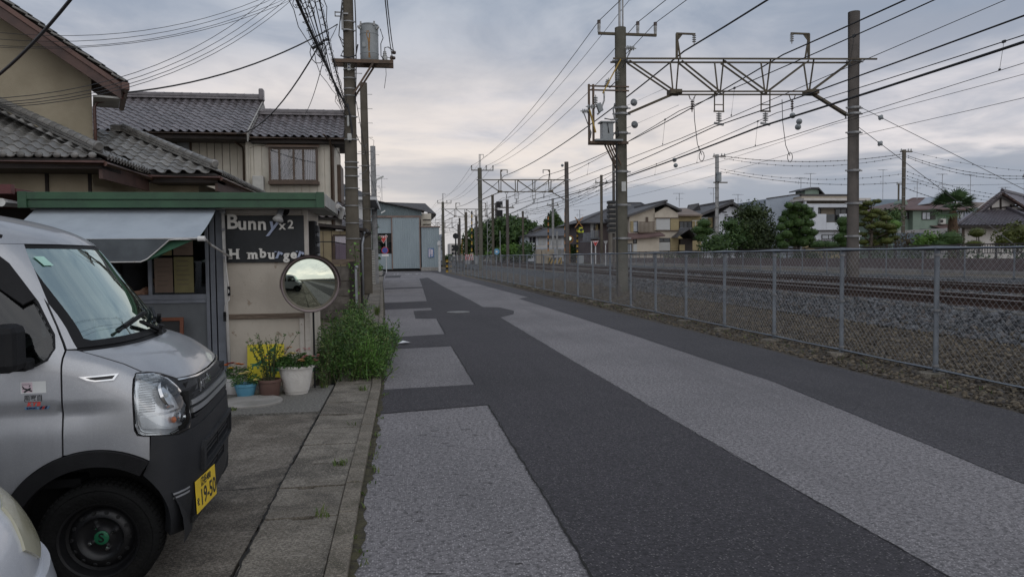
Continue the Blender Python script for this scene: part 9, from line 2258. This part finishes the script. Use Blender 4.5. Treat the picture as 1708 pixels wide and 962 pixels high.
d=36;b=gp_(1629,d);topiary('topiary','two-tier ball topiary before the traditional house wall',b,[L(1629,388,d,b,0.40,0.27),L(1625,407,d,b,0.42,0.2)],'leaf_top',0.06,0.09)
b=gp_(1695,33);tree('shrub','large spreading shrub before the traditional house at the picture edge',b,[L(1685,392,33,b,0.75,0.5),L(1705,385,33,b,0.8,0.55),L(1725,392,33,b,0.9,0.6),L(1675,403,33,b,0.6,0.3),L(1700,405,33,b,0.9,0.4)],'leaf_top',0.13,80,0.06,cat='shrub')
def far_tree(label,u,d,lobes,lm,group=None,size=0.55):
 b=gp_(u,d);tree('tree',label,b,[L(uu,vv+9,d+random.uniform(-3,3),b,rx,rz*0.9)for(uu,vv,rx,rz)in lobes],lm,size,85,0.35,group=group)
far_tree('large rounded tree beyond the crossing, biggest of the far clump',838,116,[(835,372,3.4,2.0),(850,368,3.2,1.9),(822,380,3.0,2.2),(838,392,4.0,2.6),(855,385,3.6,2.4),(815,398,2.8,2.4),(845,408,4.0,2.2)],'leaf_mid')
far_tree('spreading tree at the right side of the far clump',868,118,[(866,373,3.4,1.9),(880,378,2.6,1.7),(862,392,3.4,2.4),(875,400,3.2,2.0),(860,412,3.4,1.6)],'leaf_mid')
far_tree('lower tree at the left end of the far clump by the signals',800,122,[(795,392,2.4,2.2),(806,385,2.4,2.0),(790,408,2.6,1.8),(806,405,2.8,2.0)],'leaf_mid')
far_tree('bright green bushes at the foot of the far clump',850,108,[(852,410,2.2,1.3),(838,415,2.4,1.0),(866,415,2.0,1.0),(785,420,1.4,0.7)],'leaf_lime',size=0.4)
far_tree('small dark tree before the long white building',873,98,[(878,408,1.3,1.3),(873,416,1.2,0.9)],'leaf_mid',size=0.35)
far_tree('tall conical conifer rising behind the long white building',923,140,[(923,353,1.0,1.5),(923,360,1.6,1.6),(924,368,2.3,1.8),(922,378,2.8,1.9),(925,388,3.0,1.9)],'leaf_mid',size=0.6)
far_tree('small tree beyond the marker post',748,120,[(748,422,1.0,0.8)],'leaf_mid',size=0.3)
far_tree('green bush beside the crossing mirror',953,92,[(953,410,0.9,1.1),(953,416,0.9,0.7)],'leaf_mid',size=0.3)
# ---- level crossing and signals
def post(name,label,u,v0,d,r,mat,cat='post',zb=0.4,group=None,lean=0):
 t=at(u,v0,d);o=thing(name,label,cat,(t.x,t.y,zb),0,group);mb=MB();mb.tube([V((t.x+lean,t.y,zb)),t],r,10);mb.build('shaft',MATS[mat],o,auto=40);return o,t
def striped(o,p0,p1,r,n,m1='warning_yellow',m2='signal_black'):
 p0,p1=V(p0),V(p1)
 for k in range(n):mb=MB();mb.cyl(p0.lerp(p1,k/n),p0.lerp(p1,(k+1)/n),r,n=8);mb.build('stripe',MATS[m1 if k%2==0 else m2],o,auto=50)
for(u,v0,d,lab,w)in((787,352,78,'raised yellow and black crossing barrier near the signal masts',0.075),(770.5,398,95,'far yellow and black crossing barrier beyond the second gantry',0.09),(914.5,356,74,'raised orange and black crossing barrier left of the mirror',0.07),(942.5,348,76,'tallest raised orange and black crossing barrier near the far pole',0.07)):
 t=at(u,v0,d);b=at(u,432,d);o=thing('crossing_barrier',lab,'barrier',(b.x,b.y,b.z),0,'barriers of the level crossing');striped(o,b+Z*0.8,t,w,12,'warning_yellow' if u<900 else 'warning_orange');mb=MB();mb.box(b+Z*0.3,(0.32,0.3,0.7));mb.build('drive',MATS['wall_tan'],o,bevel=0.03)
# striped hazard boards
for(u0,v0,u1,v1,d,lab)in((914,429.5,938,440.5,72,'yellow and black striped hazard board behind the tracks'),(776,424.5,790,434,74,'red and white striped board behind the fence end')):
 p=at(u0,v1,d);q=at(u1,v0,d);o=thing('hazard_board',lab,'board',(p.x,p.y,p.z));mb=MB();mb.box2((p.x,p.y,p.z),(q.x,p.y+0.08,q.z));mb.build('board',MATS['warning_yellow' if u0>900 else 'sign_white'],o);w=(q.x-p.x)/4;hh=q.z-p.z
 for k in range(-1,4):
  a0=max(p.x,p.x+k*w);poly=[(p.x+k*w,p.z),(p.x+k*w+w*0.5,p.z),(p.x+k*w+w*1.4,q.z),(p.x+k*w+w*0.9,q.z)]
  poly=[(min(max(a,p.x),q.x),z)for a,z in poly];mb=MB();mb.prism([V((a,p.y-0.012,z))for a,z in poly],(0,0.01,0));mb.build('stripe',MATS['signal_black' if u0>900 else 'sign_red'],o)
# crossing signal with saltire and lime bell housing
o,t=post('crossing_signal','crossing signal post with saltire and lime lamp housing',963,366,70,0.06,'signal_black','signal');striped(o,at(963,438,70),at(963,378,70),0.09,14)
c=at(965.5,371,69.8);
for sg in(-1,1):mb=MB();mb.bar(c+V((-0.38*1,0,0.5*sg)),c+V((0.38,0,-0.5*sg)),0.05,0.17,up=(0,1,0));mb.build('saltire',MATS['warning_orange'],o)
c=at(968.5,384,69.6);mb=MB();mb.box(c+Z*-0.12,(0.5,0.4,0.24));mb.box(c+Z*0.12,(0.3,0.36,0.3));mb.build('bell_housing',MATS['crossing_lime'],o,bevel=0.05);mb=MB();mb.lathe(c+V((0,-0.2,0.02)),[(0.14,0),(0.14,0.06)],14,axis=(0,-1,0));mb.build('lamp',MATS['signal_black'],o);mb=MB();mb.box(c+Z*-0.5,(0.38,0.3,0.4));mb.build('speaker',MATS['signal_black'],o)
b=at(991,440,67);o=thing('stop_sign','red triangular stop sign on white posts across the tracks','road sign',(b.x,b.y,b.z));t=at(992.5,405,67)
for du in(-5,2):q=at(991+du,402,67);mb=MB();mb.cyl(V((q.x,b.y+0.02,b.z)),V((q.x,b.y+0.02,q.z)),0.06,n=8);mb.build('post',MATS['post_white'],o,auto=40)
tri_sign(V((t.x,b.y-0.08,t.z)),0.62,o)
o,t=post('triangle_sign','back of a grey triangular sign on a white post across the tracks',1010,404,66,0.05,'post_white','road sign');tri_sign(t+V((0,-0.05,0)),0.45,o,None,'galv','galv')
o,t=post('cycle_sign','round blue sign on a thin white post behind the fence',828,415,80,0.045,'post_white','road sign');mb=MB();mb.lathe(t+V((0,-0.06,-0.3)),[(0.32,0),(0.32,0.02)],20,axis=(0,-1,0));mb.build('disc',MATS['sign_sky'],o);mb=MB();mb.lathe(t+V((0,-0.085,-0.3)),[(0.12,0),(0.12,0.01)],12,axis=(0,-1,0));mb.build('symbol',MATS['sign_white'],o)
o,t=post('traffic_mirror','orange framed traffic mirror across the tracks',950,396,84,0.06,'warning_orange','mirror');mb=MB();mb.lathe(t+V((0,-0.1,-0.2)),[(0.42,-0.05),(0.42,0.05)],20,axis=(0,-1,0));mb.build('rim',MATS['warning_orange'],o);mb=MB();mb.lathe(t+V((0,-0.16,-0.2)),[(0.34,0),(0.24,0.06),(0.0,0.08)],20,axis=(0,-1,0));mb.build('mirror_face',MATS['mirror_face'],o,smooth=True)
# railway signal with two black heads, ladder masts
o,t=post('railway_signal','railway signal mast with two square black heads',821.5,325,76,0.14,'pole_concrete','signal')
for v in(341.5,355.5):
 c=at(833,v,75.8);mb=MB();mb.box(c,(0.66,0.12,0.66));mb.build('signal_head',MATS['signal_black'],o,bevel=0.02);mb=MB()
 for(dx,dz)in((-.16,.16),(.16,-.16),(0,0),(-.16,-.16)):mb.lathe(c+V((dx,-0.07,dz)),[(0.07,0),(0.07,0.05),(0.04,0.03)],10,axis=(0,-1,0))
 mb.build('lamp',MATS['iron_dark'],o);mb=MB();mb.bar(V((t.x,c.y,c.z)),c,0.06);mb.bar(V((t.x,c.y,c.z-0.3)),c+Z*-0.3,0.06);mb.build('arm',MATS['galv'],o)
def lattice(label,u,v0,d,w=0.28):
 t=at(u,v0,d);o=thing('lattice_mast',label,'mast',(t.x,t.y,0.5),0,'lattice masts along the line');mb=MB()
 for dx in(-w,w):mb.bar(V((t.x+dx,t.y,0.5)),V((t.x+dx,t.y,t.z)),0.06)
 n=int(t.z/0.8)
 for k in range(n):z=0.6+k*(t.z-0.7)/n;mb.bar(V((t.x-w,t.y,z)),V((t.x+w,t.y,z)),0.05);mb.bar(V((t.x-w,t.y,z)),V((t.x+w,t.y,z+(t.z-0.7)/n)),0.035)
 mb.build('lattice',MATS['galv'],o);return o
lattice('lattice ladder mast just left of the two-headed signal',816.5,336,82);lattice('lattice mast behind the second gantry pole',797,372,96,0.4);lattice('far lattice mast by the warehouse corner',731,358,120,0.5)
for k,(u,v0,d,r,m_,lab)in enumerate(((777,354,82,0.16,'pole_concrete','plain concrete mast between second and third gantries'),(794.5,361,88,0.14,'pole_dark','dark mast right beside the second gantry pole'),(764.5,374,110,0.15,'pole_dark','slim dark mast beyond the third gantry'),(846,333,74,0.16,'pole_dark','dark pole right of the two-headed signal'),(872,352,90,0.13,'pole_concrete','thin pole before the small dark gabled house'),(922,331,84,0.14,'galv','tall pale pole with a crossarm before the conifer'),(929,386,72,0.10,'galv','short pale pole beside the striped hazard board'),(1003,292,78,0.15,'pole_concrete','tall pole with a crossarm before the mauve house'),(834,385,98,0.07,'galv','thin lamp pole before the far clump'),(893,404,80,0.06,'iron_dark','thin dark post before the long white building'))):
 o,t=post('line_pole',lab,u,v0,d,r,m_,'pole')
 if u in(922,1003,872,846):mb=MB();mb.bar(t+V((-0.7,0,-0.8)),t+V((0.7,0,-0.8)),0.1);mb.build('crossarm',MATS['truss_rust'],o);mb=MB();[mb.lathe(t+V((dx,0,-0.75)),[(0.06,0),(0.06,0.22),(0.02,0.25)],8)for dx in(-0.6,0.55)];mb.build('insulator',MATS['porcelain'],o)
t=at(758.5,396,100);o,t=post('far_signal','small far signal with two round black heads',760,390,100,0.10,'signal_black','signal');
for dz in(-0.3,-1.9):mb=MB();mb.lathe(t+V((0,0,dz)),[(0.4,-0.05),(0.4,0.05)],12,axis=(0,-1,0));mb.build('signal_head',MATS['signal_black'],o)
p=at(905,437,78);o=thing('equipment_hut','tan equipment cabinets beside the level crossing','cabinet',(p.x,p.y,0.6))
for(u0,v0,u1)in((895,416,903),(904,417,909),(909,416,924)):a,q,z0,z1=pr4(u0,v0,u1,438,p.y);mb=MB();mb.box2((a,p.y,0.5),(q,p.y+0.8,z1));mb.build('cabinet',MATS['wall_tan'],o,bevel=0.03)
for k,(u,v,d)in enumerate(((969,433,70),(780,434,76),(795,434,76))):a=at(u,v,d);mb=MB();mb.box((a.x,a.y,a.z),(0.5,0.3,0.8));tag(mb.build('relay_box',MATS['tank_grey'],loc=(a.x,a.y,0.6),bevel=0.03),['grey relay box at the foot of the lime crossing signal','first grey relay box behind the fence end','second grey relay box behind the fence end'][k],'box')
# yellow-and-black guard at the fence end
p=V((4.95,76.2,0));o=thing('crossing_guard','yellow and black guard post where the near fence ends','guard post',p);striped(o,p,p+Z*1.3,0.13,5);striped(o,p+V((0.45,1,0)),p+V((0.45,1,1.0)),0.12,4);mb=MB();mb.bar(p+Z*1.25,p+V((0.5,1,0.95)),0.12);mb.build('rail',MATS['warning_yellow'],o)
# stack of dark equipment beside the near gantry pole
t=at(1021,331,46);o=thing('relay_stand','stack of dark slatted equipment on a mast behind the near gantry pole','equipment',(t.x,t.y,0.7));mb=MB();mb.tube([V((t.x+0.1,t.y,0.7)),t+V((0.1,0,2.6))],0.09,8);mb.build('mast',MATS['pole_dark'],o)
for k in range(7):z=t.z-0.25-k*0.29;mb=MB();mb.box((t.x-0.08,t.y-0.1,z),(0.48,0.5,0.17));mb.build('unit',MATS['signal_black'],o,bevel=0.02);mb=MB();mb.box((t.x-0.06,t.y-0.1,z-0.145),(0.4,0.42,0.09));mb.build('spacer',MATS['sleeper'],o)
# ---- distribution poles, wires with spacers, aerials
dp=[]
for(u,v0,d,m_,lab)in((1196,258,60,'galv','pale distribution pole standing before the white gabled house'),(1508,250,62,'pole_concrete','distribution pole standing right of the cloud-pruned pine'),(1499,306,112,'pole_concrete','small far distribution pole seen left of its bigger neighbour'),(1712,292,64,'pole_concrete','distribution pole at the right picture edge behind the traditional house')):
 o,t=post('distribution_pole',lab,u,v0,d,0.155 if d<100 else 0.13,m_,'utility pole',0.8,'distribution poles across the railway');dp.append(t)
 mb=MB();mb.bar(t+V((-0.35,0,-0.15)),t+V((0.75,0,-0.15)),0.09);mb.bar(t+V((-0.35,0,-0.15)),t+V((0.75,0,-0.15)),0.12,0.05);mb.build('crossarm',MATS['truss_rust'],o)
 mb=MB()
 for dx in(-0.25,0.4,0.65):mb.lathe(t+V((dx,0,-0.1)),[(0.05,0),(0.06,0.12),(0.03,0.2)],8)
 mb.build('insulator',MATS['porcelain'],o)
 if u==1196:
  mb=MB();mb.lathe(t+V((0.05,-0.25,-2.2)),[(0.2,0),(0.2,0.75)],14);mb.build('transformer_tank',MATS['tank_grey'],o,auto=40);mb=MB();mb.bar(t+V((-0.3,0,-2.25)),t+V((0.9,0,-2.25)),0.09);mb.build('crossarm',MATS['truss_rust'],o)
 mb=MB()
 for k in range(8):mb.lathe(V((t.x,t.y,3.0+k*0.8)),[(0.16,-0.02),(0.175,-0.02),(0.175,0.02),(0.16,0.02)],12,cap0=False,cap1=False)
 mb.build('bands',MATS['galv'],o)['kind']='stuff'
def beaded(label,p0,p1,s,r,nb,group='wires between the distribution poles'):
 o=thing('distribution_wire',label,'wire',p0,0,group);P=sag(p0,p1,s,24);mb=MB();mb.tube(P,r,4,cap=False);mb.build('cable',MATS['cable'],o,smooth=True)
 mb=MB()
 for k in range(nb):t=(k+0.5)/nb*24;i=min(int(t),23);p=P[i].lerp(P[i+1],t-i);mb.box(p,(0.05,0.05,0.08))
 m_=mb.build('spacer',MATS['cable'],o);m_['kind']='stuff'
A_,B_,C_=dp[0],dp[1],dp[3];D_=C_+(C_-B_)*0.8
for k,(za,zb,s,r,nb,w)in enumerate(((-0.1,-0.35,0.55,0.022,26,'uppermost heavy'),(-0.25,-0.55,0.75,0.014,22,'second'),(-1.15,-2.0,0.65,0.012,20,'third thin'),(-1.35,-2.7,0.55,0.018,16,'lowest slack'))):
 beaded('%s distribution wire between the pale pole and its neighbour'%w,A_+V((0.3,0,za)),B_+V((-0.1,0,zb)),s,r,nb)
for k,(za,zb,s,r,nb,w)in enumerate(((-0.02,0.35,0.25,0.010,10,'topmost faint'),(-0.42,-0.1,0.5,0.02,18,'heavy upper'),(-0.55,-0.3,0.6,0.018,18,'heavy lower'),(-1.75,-1.9,0.45,0.012,22,'first thin'),(-2.1,-2.25,0.40,0.011,24,'second thin'),(-2.35,-2.6,0.4,0.011,20,'third thin'),(-3.15,-3.1,0.55,0.022,34,'crowded bottom'))):
 beaded('%s wire with spacers from the street pole towards the picture edge'%w,B_+V((0.1,0,za)),C_+V((0,0,zb)),s,r,nb,'wires towards the picture edge')
beaded('short bundled wire from the far small pole to the right',dp[2],dp[2]+V((30,-8,0.3)),0.6,0.02,12,None)
p922=at(922,338,84)
for k in range(4):beaded(['lowest','second lowest','third lowest','highest'][k]+' beaded wire running from the conifer pole up to the right',at(872-3*k,357-2*k,90),at(1035,303-7*k,62),0.8,0.016,14,'beaded wires over the crossing')
for k in range(3):beaded(['highest','middle','lowest'][k]+' faint wire falling away behind the near gantry pole',at(1003,297+5*k,78),at(870,375+3*k,120),0.6,0.012,8,'faint wires over the far roofs')
for(lab,u,v0,v1,d)in(('roof aerial above the beige house',1133,322,345,82),('roof aerial on the white gabled house',1231,324,345,88),('roof aerial at the left of the modern house',1336,296,318,82),('taller roof aerial behind the modern house penthouse',1352,289,314,84),('tall mast aerial right of the far gantry pole',1473,283,336,100),('aerial above the green house roof ridge',1530,302,332,84),('aerial beside the water tank of the green house',1572,290,330,84),('tall aerial right of the palm',1619,291,338,92),('short aerial left of the traditional house',1611,323,340,92),('aerial on the mauve house roof',967,350,372,86),('aerial left of the pale distribution pole',1190,313,338,86),('small aerial above the traditional house ridge',1677,312,326,80)):
 t=at(u,v0,d);b=at(u,v1,d);aerial(lab,V((t.x,t.y,b.z)),t.z-b.z,'rooftop aerials across the railway',0.035,4)
